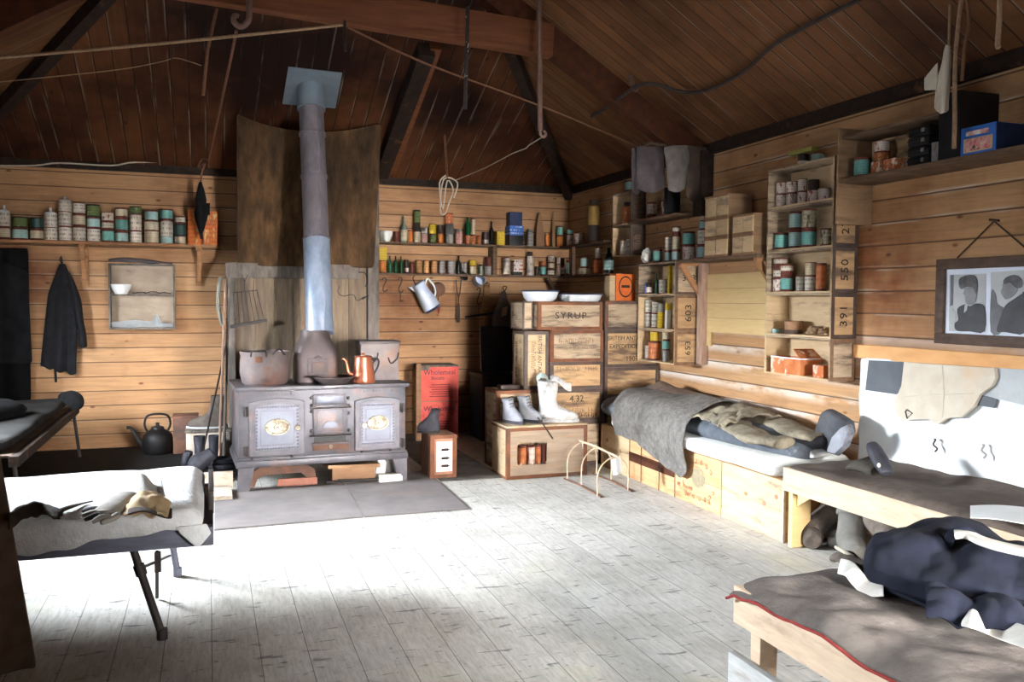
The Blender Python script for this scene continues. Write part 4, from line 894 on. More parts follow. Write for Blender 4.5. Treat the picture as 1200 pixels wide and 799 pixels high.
# style: (kind, body, label material, label zone, words)
ST_ = {
 'white':   ('tin', 'tin_rust', 'l_white', (.05, .95), 'off-white printed tin'),
 'whiteb':  ('tin', 'tin_rust', 'l_white', (.18, .8), 'rust-rimmed white-label tin'),
 'teal':    ('tin', 'tin_rust', 'l_teal', (.14, .86), 'teal-labelled tin'),
 'tealp':   ('tin', 'tin_rust', 'l_tealpale', (.14, .86), 'pale teal-labelled tin'),
 'cream':   ('tin', 'tin_rust', 'l_cream', (.05, .95), 'cream-papered tin'),
 'creamb':  ('tin', 'tin_rust', 'l_cream', (.18, .82), 'rusty cream-label tin'),
 'redwhite':('tin', 'tin_rust', 'l_redwhite', (.05, .95), 'rust-blotched white tin'),
 'rust':    ('tin', 'tin_rust', 'l_rust', (.08, .92), 'orange rusted tin'),
 'orange':  ('tin', 'tin_rust', 'l_orange', (.05, .95), 'orange-labelled tin'),
 'green':   ('tin', 'tin_dark', 'l_green', (.12, .88), 'mossy green tin'),
 'dteal':   ('tin', 'tin_dark', 'l_tealdark', (.14, .86), 'dark teal tin'),
 'buff':    ('tin', 'tin_rust', 'l_buff', (.04, .96), 'buff printed tin'),
 'grey':    ('tin', 'tin_grey', 'l_grey', (.08, .92), 'grey printed tin'),
 'pink':    ('tin', 'tin_grey', 'l_pink', (.1, .9), 'pinkish printed tin'),
 'floral':  ('tin', 'tin_rust', 'l_floral', (.1, .92), 'mottled cream-green tin'),
 'yellow':  ('tin', 'tin_rust', 'l_yellow', (.05, .95), 'yellow tin'),
 'blue':    ('tin', 'tin_grey', 'l_blue', (.1, .9), 'blue printed can'),
 'brown':   ('tin', 'tin_rust', None, None, 'plain brown tin'),
 'dark':    ('tin', 'tin_dark', None, None, 'plain black tin'),
 'darkw':   ('tin', 'tin_dark', 'l_white', (.1, .4), 'black pale-label tin'),
 'brownw':  ('tin', 'tin_rust', 'l_white', (.45, .85), 'brown white-label tin'),
 'plain':   ('tin', 'tin_grey', None, None, 'plain grey tin'),
 'wdome':   ('dome', 'l_white', None, None, 'domed off-white canister'),
 'wknot':   ('knot', 'l_white', None, None, 'tied-top off-white canister'),
 'gbottle': ('bottle', 'g_green', None, None, 'dark green glass bottle'),
 'cbottle': ('bottle', 'g_clear', 'l_cream', (.08, .5), 'cream-labelled glass bottle'),
 'dbottle': ('bottle', 'g_dark', None, None, 'black glass bottle'),
 'dbotteal':('bottle', 'g_dark', 'l_tealpale', (.12, .5), 'teal-labelled black bottle'),
 'wbottle': ('wide', 'l_white', 'tin_dark', None, 'dark-capped white bottle'),
 'dwide':   ('wide', 'g_dark', 'tin_dark', None, 'squat dark jar'),
 'jar':     ('wide', 'l_pink', 'tin_grey', None, 'grey-lidded pinkish jar'),
 'greyjar': ('wide', 'l_grey', 'tin_grey', None, 'all-grey lidded jar'),
 'gjar':    ('wide', 'g_clear', 'tin_dark', None, 'dark-lidded glass jar'),
 'ybox':    ('box', 'l_yellow', None, None, 'yellow packet'),
 'wbox':    ('box', 'paper', None, None, 'white packet'),
 'obox':    ('box', 'orange', 'l_obox', None, 'orange printed box'),
 'kbox':    ('box', 'blackbox', None, None, 'black box'),
 'gbox':    ('box', 'l_grey', None, None, 'grey packet'),
 'pbox':    ('box', 'l_redbox', None, None, 'red-white picture packet'),
 'bbox':    ('box', 'l_bluebox', None, None, 'bright blue packet'),
 'nbox':    ('box', 'navy_tin', None, None, 'navy blue tin box'),
 'rbox':    ('box', 'l_rustbox', None, None, 'flat rust-flaked box'),
 'silver':  ('box', 'tin_grey', None, None, 'narrow silvery tin'),
 'bowl':    ('bowl', 'porcelain', None, None, 'white bowl'),
 'crumple': ('crumple', 'paper', None, None, 'crumpled white paper packet'),
 'cone':    ('cone', 'brownboard', None, None, 'tapering brown paper bag'),
 'gold':    ('wide', 'l_gold', 'tin_dark', None, 'large dull gold canister'),
 'bigdark': ('tin', 'tin_dark', None, None, 'large black canister'),
 'bluedk':  ('tin', 'tin_dark', 'l_redwhite', (.1, .6), 'black and red printed can'),
 'redrust': ('tin', 'tin_rust', 'l_redwhite', (.3, .9), 'red-brown pale-label tin'),
 'gold2':   ('wide', 'l_rust', 'tin_dark', None, 'striped rusty jar'),
 'lid':     ('tin', 'tin_grey', 'l_tealpale', (.1, .9), 'low pale round tin'),
}
M['l_tealdark'] = printed('label_dark_teal', (52, 88, 86), (24, 44, 46), 6.0, 0.4)
M['l_obox'] = printed('label_orange_box', (208, 112, 44), (150, 62, 30), 4.0, 0.6, rust=(222, 180, 112), ra=(0.54, 0.62), ax2='X')
M['l_redbox'] = printed('label_red_white', (222, 212, 204), (164, 56, 52), 3.0, 0.9, ax2='X', cols=3)
M['l_bluebox'] = printed('label_bright_blue', (72, 118, 206), (214, 222, 238), 3.0, 0.8, ax2='X', cols=3)
M['l_rustbox'] = printed('label_rust_flake', (190, 108, 62), (130, 74, 46), 3.0, 0.4, rust=(214, 196, 176), ra=(0.5, 0.58), ax2='X')
M['navy_tin'] = stuff('navy_tin', (30, 44, 78), (44, 60, 98), 3, rough=0.5)
M['l_gold'] = stuff('dull_gold_tin', (120, 96, 48), (150, 122, 66), 3, rough=0.5, metal=0.2)
ST_ = dict(ST_)
NAMES = {'tin': 'tin', 'dome': 'canister', 'knot': 'canister', 'bottle': 'bottle', 'wide': 'jar', 'box': 'packet', 'bowl': 'bowl', 'crumple': 'packet', 'cone': 'paper_bag'}
BODYNAME = {'tin': 'tin_can', 'dome': 'canister', 'knot': 'canister', 'bottle': 'glass_bottle', 'wide': 'storage_jar', 'box': 'printed_packet', 'bowl': 'bowl', 'crumple': 'crumpled_packet', 'cone': 'paper_bag'}
NITEM = [0]
def item(style, loc, r, h, label, group=None, rz=None, depth=None):
    kind, body, lab, zone, _w = ST_[style]
    rz = random.uniform(-.5, .5) if rz is None else rz
    if kind == 'bowl' or kind == 'crumple' or kind == 'cone':
        me = once((kind, body), {'bowl': bowl, 'crumple': crumple, 'cone': cone4}[kind], M[body])
        o = mk(BODYNAME[kind], me, None); o.location = loc; o.scale = (r, r, h); o.rotation_euler = (0, 0, rz); return tag(o, label, kind if kind == 'bowl' else ('bag' if kind == 'cone' else 'packet'), group)
    t = thing(BODYNAME[kind], label, NAMES[kind], loc, rz, group); t.scale = (r, (depth or r), h)
    if kind == 'tin':
        mk('can_body', TIN_BODY[body], t)
        if lab: mk('paper_label', label_mesh(lab, *zone), t)
    elif kind in ('dome', 'knot'):
        mk('canister_body', once(('dome', body), dome, M[body]), t)
        if kind == 'knot': mk('tied_top', once('knot', knot, M['fleece']), t)
    elif kind == 'bottle':
        mk('glass_body', once(('bottle', body), bottle, M[body]), t); mk('stopper', once('stopper', stopper, M['cork']), t)
        if lab: mk('paper_label', label_mesh2(lab, *zone), t)
    elif kind == 'wide':
        mk('jar_body', once(('wide', body), bottle_wide, M[body]), t); mk('jar_lid', once(('capw', lab), capw, M[lab]), t)
    elif kind == 'box':
        mk('packet_body', once(('box', body), boxm, M[body], angle=30), t)
        if lab: mk('printed_face', once(('bl', lab), boxlabel, M[lab]), t)
    NITEM[0] += 1
    return t
def label_mesh2(mat, z0, z1):
    key = (mat, z0, z1, 2)
    if key not in BAND: BAND[key] = mesh_of(band(z0, z1, 1.015), M[mat])
    return BAND[key]
ORD = ['first', 'second', 'third', 'fourth', 'fifth', 'sixth', 'seventh', 'eighth', 'ninth', 'tenth', 'eleventh', 'twelfth', 'thirteenth', 'fourteenth', 'fifteenth', 'sixteenth', 'seventeenth', 'eighteenth', 'nineteenth', 'twentieth']
LV = ['on', 'second tier on', 'third tier on', 'fourth tier on']
def stock(where, plane, coord, ztop, cols, group, jit=.02, fill=.94, lim=None):
    """cols: (x0, x1, [(style, height in px), ...]) read off the photograph; plane 'Y' or 'X' at the middle of the shelf's depth"""
    cols = sorted(cols, key=lambda c: c[0] + c[1])
    cnt = {}
    for x0, x1, st in cols:
        xm = (x0 + x1) / 2; yb = 350 - 0
        p = AY(xm, 300, coord) if plane == 'Y' else AX(xm, 300, coord)
        s = pxm(p)
        r = (x1 - x0) / 2 * s * (fill if plane == 'Y' else 1.05)
        if plane == 'Y': p.y += random.uniform(-jit, jit)
        else: p.x += random.uniform(-jit, jit)
        if lim: p.y = min(max(p.y, lim[0] + r + .016), lim[1] - r - .016)
        z = ztop + .001; lev = 0
        for style, hp in st:
            h = hp * s * .985; rr = r
            if isinstance(style, tuple): style, k = style; rr = r * k
            w_ = ST_[style][4]; key = (w_, lev); cnt[key] = cnt.get(key, 0) + 1
            n = cnt[key] - 1
            kind = ST_[style][0]
            item(style, (p.x, p.y, z), rr, h, '%s, %s such from left, %s %s' % (w_, ORD[n], LV[min(lev, 3)], where), group, rz=random.uniform(-.12, .12) + (0.0 if plane == 'Y' else -.12))
            z += h + .0005; lev += 1
# ---------------- long shelf on the wall at the left
zA = AY(130, 283.5, 9.5).z
t = thing('wall_shelf', 'long plank shelf crowded with tins over the hanging coat', 'shelf', (0, 9.75, zA))
xa, xb = XL, AY(258, 286, 9.5).x
b = new(); box(b, xa, xb, -.25, -.002, -.028, 0, bev=.003); obj('shelf_board', b, M['shelf'], t)
for px_ in (97, 233):
    x = AY(px_, 300, 9.6).x
    b = new(); zl = AY(px_, 335, 9.7).z - zA
    box(b, x - .035, x + .035, -.03, -.002, zl, -.028); prism(b, [(0, 0), (.028, 0), (.028, .02), (.0, .4)], .03, tr((0, 0, 0)) @ tr((0, 0, 0))) if False else None
    bar(b, (x, -.21, -.045), (x, -.03, zl + .05), .035, .03, up=(0, 0, 1)); box(b, x - .03, x + .03, -.22, -.03, -.05, -.028)
    obj('bracket', b, M['shelf'], t, False)
stock('the long coat shelf', 'Y', 9.6, zA, [
 (0, 12.5, [('creamb', 16), ('wknot', 18)]), (15.5, 33, [('tealp', 14), ('green', 13)]), (36, 51, [('creamb', 14), ('dteal', 13)]),
 (52.5, 67.5, [('white', 16), ('wknot', 17)]), (69.5, 84.5, [('white', 17), ('white', 18), ('wknot', 13)]), (86, 101, [('white', 17), ('creamb', 16), ('white', 12)]),
 (102.5, 117.5, [('white', 16), ('tealp', 13), ('green', 15)]), (120, 134, [('teal', 15), ('whiteb', 10), ('redwhite', 10)]), (136, 150.5, [('tealp', 13), ('teal', 16), ('creamb', 12)]),
 (152.5, 166.5, [('white', 14), ('white', 20), ('green', 9)]), (169.5, 186.5, [('cream', 15), ('cream', 11), (('tealp', .9), 13)]), (188, 203, [('lid', 9), ('wdome', 19), ('teal', 13)]),
 (205, 218, [('cream', 9), ('dteal', 15), ('whiteb', 9)]), (221, 236.5, [('obox', 20), ('obox', 21)]), (239, 255, [('obox', 21), ('obox', 18)])], 'provisions on the long shelf')
# ---------------- double shelf on the back wall
zU, zD = AY(500, 284.5, 9.56).z, AY(500, 320.5, 9.56).z
t = thing('double_shelf', 'two-tier board shelf crowded with jars and bottles on the back wall', 'shelf', (0, 9.75, 0))
x0, x1 = 1.64, 4.12
b = new(); box(b, x0, x1, -.2, -.002, zU - .022, zU, bev=.003); obj('upper_board', b, M['shelf_dark'], t)
b = new(); box(b, x0, x1, -.2, -.002, zD - .022, zD, bev=.003); obj('lower_board', b, M['shelf_dark'], t)
for px_ in (580,):
    x = AY(px_, 300, 9.56).x; b = new(); box(b, x - .025, x + .025, -.198, -.002, zD, zU - .022); obj('upright', b, M['shelf_dark'], t, False)
x = AY(571, 350, 9.7).x; b = new(); box(b, x - .035, x + .035, -.04, -.002, AY(570, 384, 9.7).z, zD - .022); obj('batten', b, M['shelf'], t, False)
b = new(); bar(b, (AY(641, 324, 9.6).x, -.17, zD - .03), (AY(653, 346, 9.7).x, -.02, AY(653, 346, 9.7).z), .03, .05); obj('brace', b, M['shelf_dark'], t, False)
stock('the upper back shelf', 'Y', 9.66, zU, [
 (443, 460.5, [('bowl', 13)]), (461, 468, [('brown', 13)]), (468.5, 477.5, [('cbottle', 30)]), (478, 484, [('orange', 15)]), (484.5, 493, [('cream', 14), ('dark', 8), ('green', 17)]),
 (493.5, 501.5, [('pink', 12), ('white', 7)]), (502.5, 511, [('green', 11), ('yellow', 12)]), (512, 519.5, [('orange', 12), ('dark', 10)]), (521, 530.5, [('grey', 11), ('kbox', 12), ('rust', 13)]),
 (533, 542, [('jar', 18)]), (543.5, 551, [('rust', 11), ('gbottle', 21)]), (551.5, 557.5, [('rust', 11), (('cream', 1.0), 20)]), (558, 563, [('rust', 11)]), (564, 572.5, [('darkw', 15)]),
 (573.5, 579, [('dbottle', 28)]), (580, 590, [('ybox', 16)]), (593, 611, [('kbox', 12), ('bbox', 11), (('nbox', .9), 16)]), (615.5, 624.5, [('greyjar', 20)]),
 (626, 636.5, [('cone', 40)]), (639, 645, [('orange', 15), ]), (646, 650, [('cone', 42)]), (651.5, 660, [('orange', 13), ('teal', 12)])], 'jars and tins on the upper back shelf')
stock('the lower back shelf', 'Y', 9.66, zD, [
 (443.5, 453, [('orange', 15), ('ybox', 15)]), (454, 459.5, [('gbottle', 20)]), (460.5, 466, [('gbottle', 20)]), (467, 472, [('gbottle', 20)]), (473, 479, [('darkw', 16)]), (480, 485.5, [('brown', 13)]),
 (486, 494.5, [('buff', 16)]), (495.5, 502.5, [('buff', 16)]), (504, 512, [('buff', 16)]), (513.5, 521.5, [('grey', 16)]), (523.5, 533.5, [('grey', 16)]), (534.5, 540, [('dbottle', 22)]),
 (541, 548, [('grey', 14)]), (549.5, 558.5, [('cream', 10), ('yellow', 7)]), (560, 566, [('gjar', 12)]), (567.5, 576.5, [('grey', 10), ('brown', 11)]), (588, 597, [('white', 21)]),
 (600, 611.5, [('kbox', 4), ('pbox', 14)]), (616, 625, [('wbottle', 28)]), (627, 632.5, [('dark', 11)]), (633, 640.5, [('teal', 12), ('rust', 5)]), (641.5, 649.5, [('whiteb', 8), ('creamb', 8), ('redwhite', 8)]), (651.5, 656.5, [('pink', 14), ('redwhite', 8)]), (657.5, 662.5, [('whiteb', 13), ('dark', 8)])], 'jars and tins on the lower back shelf')
# its return along the right wall, tilted a little
t = thing('corner_shelf', 'two-tier shelf turning the corner beyond the double shelf, by the crated jars', 'shelf', (4.15, 0, 0))
ya, yb = 8.3, 9.52
b = new(); box(b, -.22, -.002, ya, yb, zU - .022, zU, bev=.003); obj('upper_board', b, M['shelf_dark'], t)
b = new(); box(b, -.22, -.002, ya, yb, zD - .022, zD, bev=.003); obj('lower_board', b, M['shelf_dark'], t)
b = new(); y = AX(671, 300, 3.95).y; box(b, -.215, -.18, y - .025, y + .025, zD, zU - .022); obj('upright', b, M['shelf_dark'], t, False)
stock('the upper corner shelf', 'X', 4.03, zU, [(663, 670.5, [('redwhite', 14), ('teal', 6)]), (672, 684, [('redwhite', 14)]), (690, 704, [('bigdark', 20), ('gold', 30)])], 'stores on the corner shelf')
stock('the lower corner shelf', 'X', 4.03, zD, [(664.5, 668, [('tealp', 18)]), (676, 690.5, [('cream', 8), (('tealp', .62), 13)]), (693.5, 704, [('rust', 18), (('white', .6), 13)]), (709, 720, [('dbotteal', 30)])], 'stores on the corner shelf')
# ================================================================== packing cases
def case(name, label, x0, x1, y0, y1, z0, z1, mat='crate', edge='edge', ew=.03, side=None, group=None, rz=0.0, slats=True):
    """a plywood case with edge strips; local origin at its front lower corner at the smaller x"""
    t = thing(name, label, 'packing case', (x0, y0, z0), rz, group)
    W, D, H = x1 - x0, y1 - y0, z1 - z0 - .002
    b = new(); box(b, .003, W - .003, .003, D - .003, .002, H - .002); obj('case_body', b, M[mat], t, False)
    b = new(); k = ew
    for (a0, a1, c0, c1) in ((0, W, 0, k), (0, W, H - k, H), (0, k, k, H - k), (W - k, W, k, H - k)):
        box(b, a0, a1, -.004, .008, c0, c1)
    for (a0, a1, c0, c1) in ((.008, D, 0, k), (.008, D, H - k, H), (.008, k, k, H - k), (D - k, D, k, H - k)):
        box(b, -.004, .006, a0, a1, c0, c1)
    box(b, 0, W, .008, k, H - .004, H + .001); box(b, 0, k, k, D, H - .004, H + .001)
    obj('edging', b, M[edge], t, False)
    t['w'] = W; t['h'] = H
    return t
YC = 7.45
xA0, xA1 = AY(645.5, 400, YC).x, AY(707, 400, YC).x
xB0, xB1 = AY(709, 400, YC).x, 4.13
zsA = [0.002] + [AY(676, y, YC).z for y in (493.5, 456, 424, 387)]
cA = []
for i, (lab, mat, ed) in enumerate((('lowest plywood case of the middle column, mostly hidden by the case with tins', 'crate_grey', 'edge'), ('plywood case stencilled 4.32 in the middle column', 'crate', 'edge'), ('plain-fronted case third up in the middle column, faint print along its top', 'crate', 'edge'), ('rust-edged case with faded stencil just under the syrup case', 'crate_grey', 'edge_rust'))):
    cA.append(case('packing_case', lab, xA0, xA1, YC, YC + .38, zsA[i] + .001 * i, zsA[i + 1] + .001 * i, mat, ed))
Wa = xA1 - xA0
RX = (PI / 2, 0, 0)
h = cA[1]['h']; text('4.32', .085, M['ink'], cA[1], (Wa * .5, -.001, h * .7), RX); worn(cA[1], Wa * .2, Wa * .55, h * .5, .045, seed=2); worn(cA[1], Wa * .3, Wa * .9, h * .33, .045, seed=3); worn(cA[1], Wa * .35, Wa * .92, h * .18, .045, 'ink', seed=4)
h = cA[2]['h']; worn(cA[2], Wa * .12, Wa * .9, h * .75, .04, seed=5)
h = cA[3]['h']; worn(cA[3], Wa * .15, Wa * .85, h * .66, .045, seed=6); worn(cA[3], Wa * .35, Wa * .7, h * .45, .03, seed=7)
xs0 = AY(630, 370, YC).x - .02
sy = case('packing_case', 'rust-edged plywood case stencilled SYRUP under two enamel basins', xs0 + .02, AY(705, 370, YC).x, YC - .02, YC + .4, AY(676, 387, YC).z + .005, AY(676, 353.5, YC).z, 'crate_grey', 'edge_rust')
h = sy['h']; text('SYRUP', .085, M['ink'], sy, (sy['w'] * .5, -.001, h * .5), RX, sx=1.15, sp=1.2)
sd = case('packing_case', 'narrow dark-streaked case beside the syrup case, end on', AY(613, 370, YC + .1).x, xs0 + .01, YC + .1, YC + .45, AY(676, 387, YC).z + .005, AY(620, 353, YC).z, 'crate_grey', 'edge', .012)
zsB = [0.002] + [AY(730, y, YC).z for y in (501, 465.5, 430.5, 387, 353)]
Wb = xB1 - xB0
cB = []
for i, (lab, mat, ed) in enumerate((('lowest case of the column by the bed head', 'crate', 'edge'), ('case second up in the column by the bed head, above the sleeping bag end', 'crate', 'edge'), ('dark-edged case third up in the column by the bed head', 'crate', 'edge'), ('case stencilled BRITISH ANTARCTIC EXPEDITION beside the wall boxes', 'crate', 'edge'), ('dark-edged top case under the orange packet', 'crate_grey', 'edge'))):
    cB.append(case('packing_case', lab, xB0, xB1, YC, YC + .37, zsB[i] + .001 * i, zsB[i + 1] + .001 * i, mat, ed))
h = cB[3]['h']
text('BRITISH ANTARCTIC', .06, M['ink'], cB[3], (Wb * .47, -.001, h * .78), RX, sx=.88); text('EXPEDITION', .06, M['ink'], cB[3], (Wb * .36, -.001, h * .56), RX, sx=.95); text('1907', .07, M['ink'], cB[3], (Wb * .5, -.001, h * .22), RX)
# lower case and the case on end
lx0, lx1 = AY(582.5, 500, YC).x, xA0 - .006
lc = case('packing_case', 'low grey case at the end of the stack, carrying the upright case', lx0, lx1, YC, YC + .36, .002, AY(610, 457, YC).z, 'crate_grey', 'edge_rust')
ux0, ux1 = AY(615, 420, YC + .03).x, xA0 - .01
uz0 = AY(610, 457, YC).z + .002; uz1 = AY(630, 388, YC + .03).z
uc = case('packing_case', 'pale packing case stood on end, stencilled down its front, beside the middle column', ux0, ux1, YC + .03, YC + .36, uz0, uz1, 'crate_pale', 'edge')
W, H = uc['w'], uc['h']
text('BRITISH ANTARCTIC', .055, M['ink'], uc, (W * .62, -.001, H * .5), (0, PI / 2, PI / 2) if False else (PI / 2, PI / 2, 0), sx=.9); worn(uc, -.17, .12, 0, .045, 'ink_faint', (0, PI / 2, 0), (W * .36, -.0005, H * .5), 11)
worn(uc, -.2, .2, 0, .05, 'ink', (0, PI / 2, -PI / 2), (-.004, .22, H * .5), 8); worn(uc, -.2, .2, 0, .04, 'ink_faint', (0, PI / 2, -PI / 2), (-.004, .1, H * .5), 22)
b = new(); box(b, -.09, .09, -.06, .06, 0, .04, None, bev=.006); o = obj('flat_tin', b, M['tin_dark'], None, True, (lx0 + .14, YC + .1, AY(610, 457, YC).z + .003)); tag(o, 'flat dark tin at the front corner of the low grey case', 'tin')
# the front case with its broken panel showing tins
fx0, fx1 = AY(594, 530, 7.0).x, AY(685, 530, 7.05).x
fz = AY(640, 498, 7.0).z
fc = thing('packing_case', 'grey wooden case with a broken front showing rusty tins, on the floor before the stack', 'packing case', (fx0, 7.0, .002), .01)
W, H = fx1 - fx0, fz
def FP(px, py): p = AY(px, py, 7.0); return (p.x - fx0, p.z)
(ha, hz1), (hb, hz0) = FP(606, 519), FP(641, 544)
b = new()
box(b, 0, ha, 0, .012, 0, H); box(b, hb, W, 0, .012, 0, H); box(b, ha, hb, 0, .012, 0, hz0); box(b, ha, hb, 0, .012, hz1, H)
obj('front_panel', b, M['crate_front'] if 'crate_front' in M else M['crate_grey'], fc, False)
b = new(); box(b, 0, .014, .012, .4, 0, H); box(b, W - .014, W, .012, .4, 0, H); box(b, .014, W - .014, .388, .4, 0, H); box(b, .014, W - .014, .012, .388, 0, .012); obj('case_body', b, M['crate_pale'], fc, False)
b = new(); box(b, -.005, W + .005, -.006, .405, H - .016, H, bev=.003); obj('case_lid', b, M['crate_grey'], fc)
b = new(); k = .03
for (a0, a1, c0, c1) in ((-.004, W + .004, 0, k), (-.004, W + .004, H - k - .016, H - .016), (-.004, k, k, H - k - .016), (W - k, W + .004, k, H - k - .016)): box(b, a0, a1, -.007, 0, c0, c1)
for (a0, a1, c0, c1) in ((0, .4, 0, .02), (0, .4, H - .036, H - .016), (0, .02, .02, H - .036)): box(b, -.007, 0, a0, a1, c0, c1)
obj('edging', b, M['edge_rust'], fc, False)
b = new()
random.seed(5)
for k in range(9):
    x = ha + (hb - ha) * k / 8
    for z, s_ in ((hz0, 1), (hz1, -1)):
        prism(b, [(x - .02, z - .004 * s_), (x + .02, z - .004 * s_), (x + random.uniform(-.01, .01), z + s_ * random.uniform(.008, .03))], .01, tr((0, .001, 0)))
obj('splintered_edge', b, M['crate_grey'], fc, False)
ti = 0
for k, (xa, xb, sty) in enumerate(((607, 617, 'rust'), (618.5, 627, 'redwhite'), (627.5, 634, 'rust'), (634.5, 641, 'brown'))):
    p, q_ = AY(xa, 530, 7.06), AY(xb, 530, 7.06); zt_ = AY(622, 521 + k % 2, 7.06).z
    item(sty, ((p.x + q_.x) / 2, 7.07, .017), (q_.x - p.x) / 2, zt_ - .017, ['orange rusted tin at one end of the broken case opening', 'white and rust tin second along inside the broken case', 'thin orange rusted tin third along inside the broken case', 'brown tin at the far end of the broken case opening'][k], 'tins inside the broken case')
# boots on it
boot('leather_boot', 'small grey leather boot at the end of the front case, left of its laced mate', 'boot_grey', (AY(598, 490, 7.12).x, 7.3, fz + .016), (0, 0, .35), L=.26, H=.2, w=.05, laces=True, sh=.45)
boot('leather_boot', 'grey laced leather boot standing between its mate and the tall fur boot', 'boot_grey', (AY(617, 490, 7.12).x, 7.32, fz + .016), (0, 0, .55), L=.26, H=.21, w=.05, laces=True, sh=.45)
t = boot('fur_boot', 'tall pale fur boot with a collapsed shaft on the front case', 'boot_pale', (AY(636, 492, 7.12).x, 7.22, fz + .014), (0, 0, 1.25), L=.36, H=.36, w=.075, sole='boot_pale', sl=1.25, sh=.5, back=-.02)
def flap(u, v):
    a = u * PI * 1.1 - .5
    return (.055 * math.cos(a) * (1 + .9 * v), -.06 + -.1 * v - .03 * math.sin(a) + .0, .33 + .06 * math.sin(PI * v) - .02 * v + .03 * math.sin(a * 2) * v)
b = new(); sheet(b, lambda u, v: (-.07 + .14 * u, -.1 - .19 * v, .355 - .05 * v + .04 * math.sin(PI * u) - .07 * abs(u - .5) * v + .02 * math.sin(6 * v)), 8, 8, .008); sub(obj('folded_top', b, M['boot_pale'], t))
b = new(); sheet(b, lambda u, v: (-.06 + .12 * u, .02 - .1 * v, .35 + .04 * math.sin(PI * v) + .03 * u), 6, 6, .008); sub(obj('cloth_lining', b, M['lining_teal'] if 'lining_teal' in M else M['palegrey'], t))
b = new(); tube(b, [AY(630, 489, 7.05), AY(637, 498, 6.985), AY(644, 508, 6.98), AY(648, 514, 6.985)], .006, 6, 4); o = obj('boot_strap', b, M['leather_brown']); tag(o, 'thin brown strap trailing over the front case edge from the tall fur boot', 'strap')
# basins on the syrup case
zt = AY(676, 353.5, YC).z + .002
t = thing('enamel_basin', 'round white enamel basin with dark blue rim at the end of the syrup case', 'basin', (AY(633, 345, 7.62).x, 7.62, zt))
b = new(); rev(b, [(0, 0), (.12, 0), (.155, .03), (.175, .095), (.165, .095), (.14, .03), (0, .012)], 32); obj('basin_body', b, M['enamel'], t)
b = new(); rev(b, [(.172, .088), (.186, .094), (.182, .104), (.156, .1), (.14, .055), (.146, .05)], 32); obj('basin_rim', b, M['enamel_blue'], t); t.rotation_euler = (.0, 0, 0)
t = thing('enamel_dish', 'wide shallow white enamel dish with a blue rim on the syrup case', 'dish', (AY(679, 348, 7.66).x, 7.66, zt))
b = new(); rev(b, [(0, 0), (.18, 0), (.205, .02), (.225, .07), (.212, .07), (.18, .02), (0, .012)], 36, tr((0, 0, 0), (0, 0, 0), (1.0, .85, 1))); obj('dish_body', b, M['enamel'], t)
b = new(); rev(b, [(.222, .064), (.238, .07), (.235, .077), (.21, .074)], 36, tr((0, 0, 0), (0, 0, 0), (1.0, .85, 1))); obj('dish_rim', b, M['enamel_blue'], t)
# orange packet on the far column
zt = AY(730, 353, YC).z + .006
p0, p1 = AY(731, 340, 7.6), AY(748, 340, 7.6)
t = thing('orange_packet', 'orange packet with a dark oval badge on the top case by the wall boxes', 'packet', ((p0.x + p1.x) / 2 - .06, 7.6, zt))
w_ = .105; h_ = AY(740, 321, 7.6).z - zt
b = new(); box(b, -w_, w_, 0, .14, 0, h_, bev=.004); obj('packet_body', b, M['orange'], t)
b = new(); rev(b, [(.86, 0), (1, 0), (1, .003), (.86, .003)], 28, tr((0, 0, h_ * .52), (PI / 2, 0, 0), (w_ * .72, h_ * .4, 1))); obj('oval_ring', b, M['ink'], t)
b = new(); box(b, -w_ * .42, w_ * .42, -.003, 0, h_ * .48, h_ * .58); obj('badge_word', b, M['ink'], t, False)
b = new(); box(b, -.17, -.112, 0, .12, 0, h_ * .93, bev=.003); o = obj('wooden_block', b, M['crate_pale'], None, True, ((p0.x + p1.x) / 2 - .06, 7.6, zt)); tag(o, 'pale wooden block beside the orange packet', 'block')
# wire hoops on the floor
t = thing('wire_hoops', 'rusty wire frame of three arched hoops standing on the floor by the bed', 'frame', (0, 0, 0))
feet = [((665, 562), (679, 558), (690, 498), (681, 504)), ((681.5, 569), (705, 556), (709, 511), (700, 506)), ((700, 581), (728, 563), (731, 519), (718, 522))]
aps = []
for i, ((f0, f1, a1, a0)) in enumerate(feet):
    P0 = AZ(f0[0], f0[1], .006); P1 = AZ(f1[0], f1[1], .006)
    if i: P1 = P0 + (AZ(679, 558, .006) - AZ(665, 562, .006)) * 0 + V(.33, .12, 0)
    else: P1 = P0 + V(.33, .12, 0)
    L = (P1 - P0); hgt = .31 - .01 * i
    pts = [P0, P0 + V(0, 0, hgt * .55), P0 + L * .16 + V(0, 0, hgt * .85), P0 + L * .5 + V(0, 0, hgt), P0 + L * .84 + V(0, 0, hgt * .85), P1 + V(0, 0, hgt * .55), P1]
    b = new(); tube(b, pts, .0055, 8, 4); obj('hoop', b, M['wire'], t); aps.append((P0, P1, pts[3]))
for k, nm in ((0, 'floor_rail'), (1, 'floor_rail')):
    b = new(); tube(b, [aps[0][k] + V(-.01, .05, 0), aps[1][k], aps[2][k] + V(.01, -.05, 0)], .008, 8); obj(nm, b, M['rust'], t)
b = new(); tube(b, [aps[0][2] + V(-.01, .05, .006), aps[1][2] + V(0, 0, .008), aps[2][2] + V(.02, -.06, .006)], .009, 8); obj('top_rail', b, M['wire'], t)
b = new(); tube(b, [aps[0][2], aps[0][2] + V(0, -.005, -.06)], [.006, .001], 6); tube(b, [aps[1][2], aps[1][2] + V(0.01, 0, -.04)], [.006, .001], 6); obj('paper_shred', b, M['paper'], t)
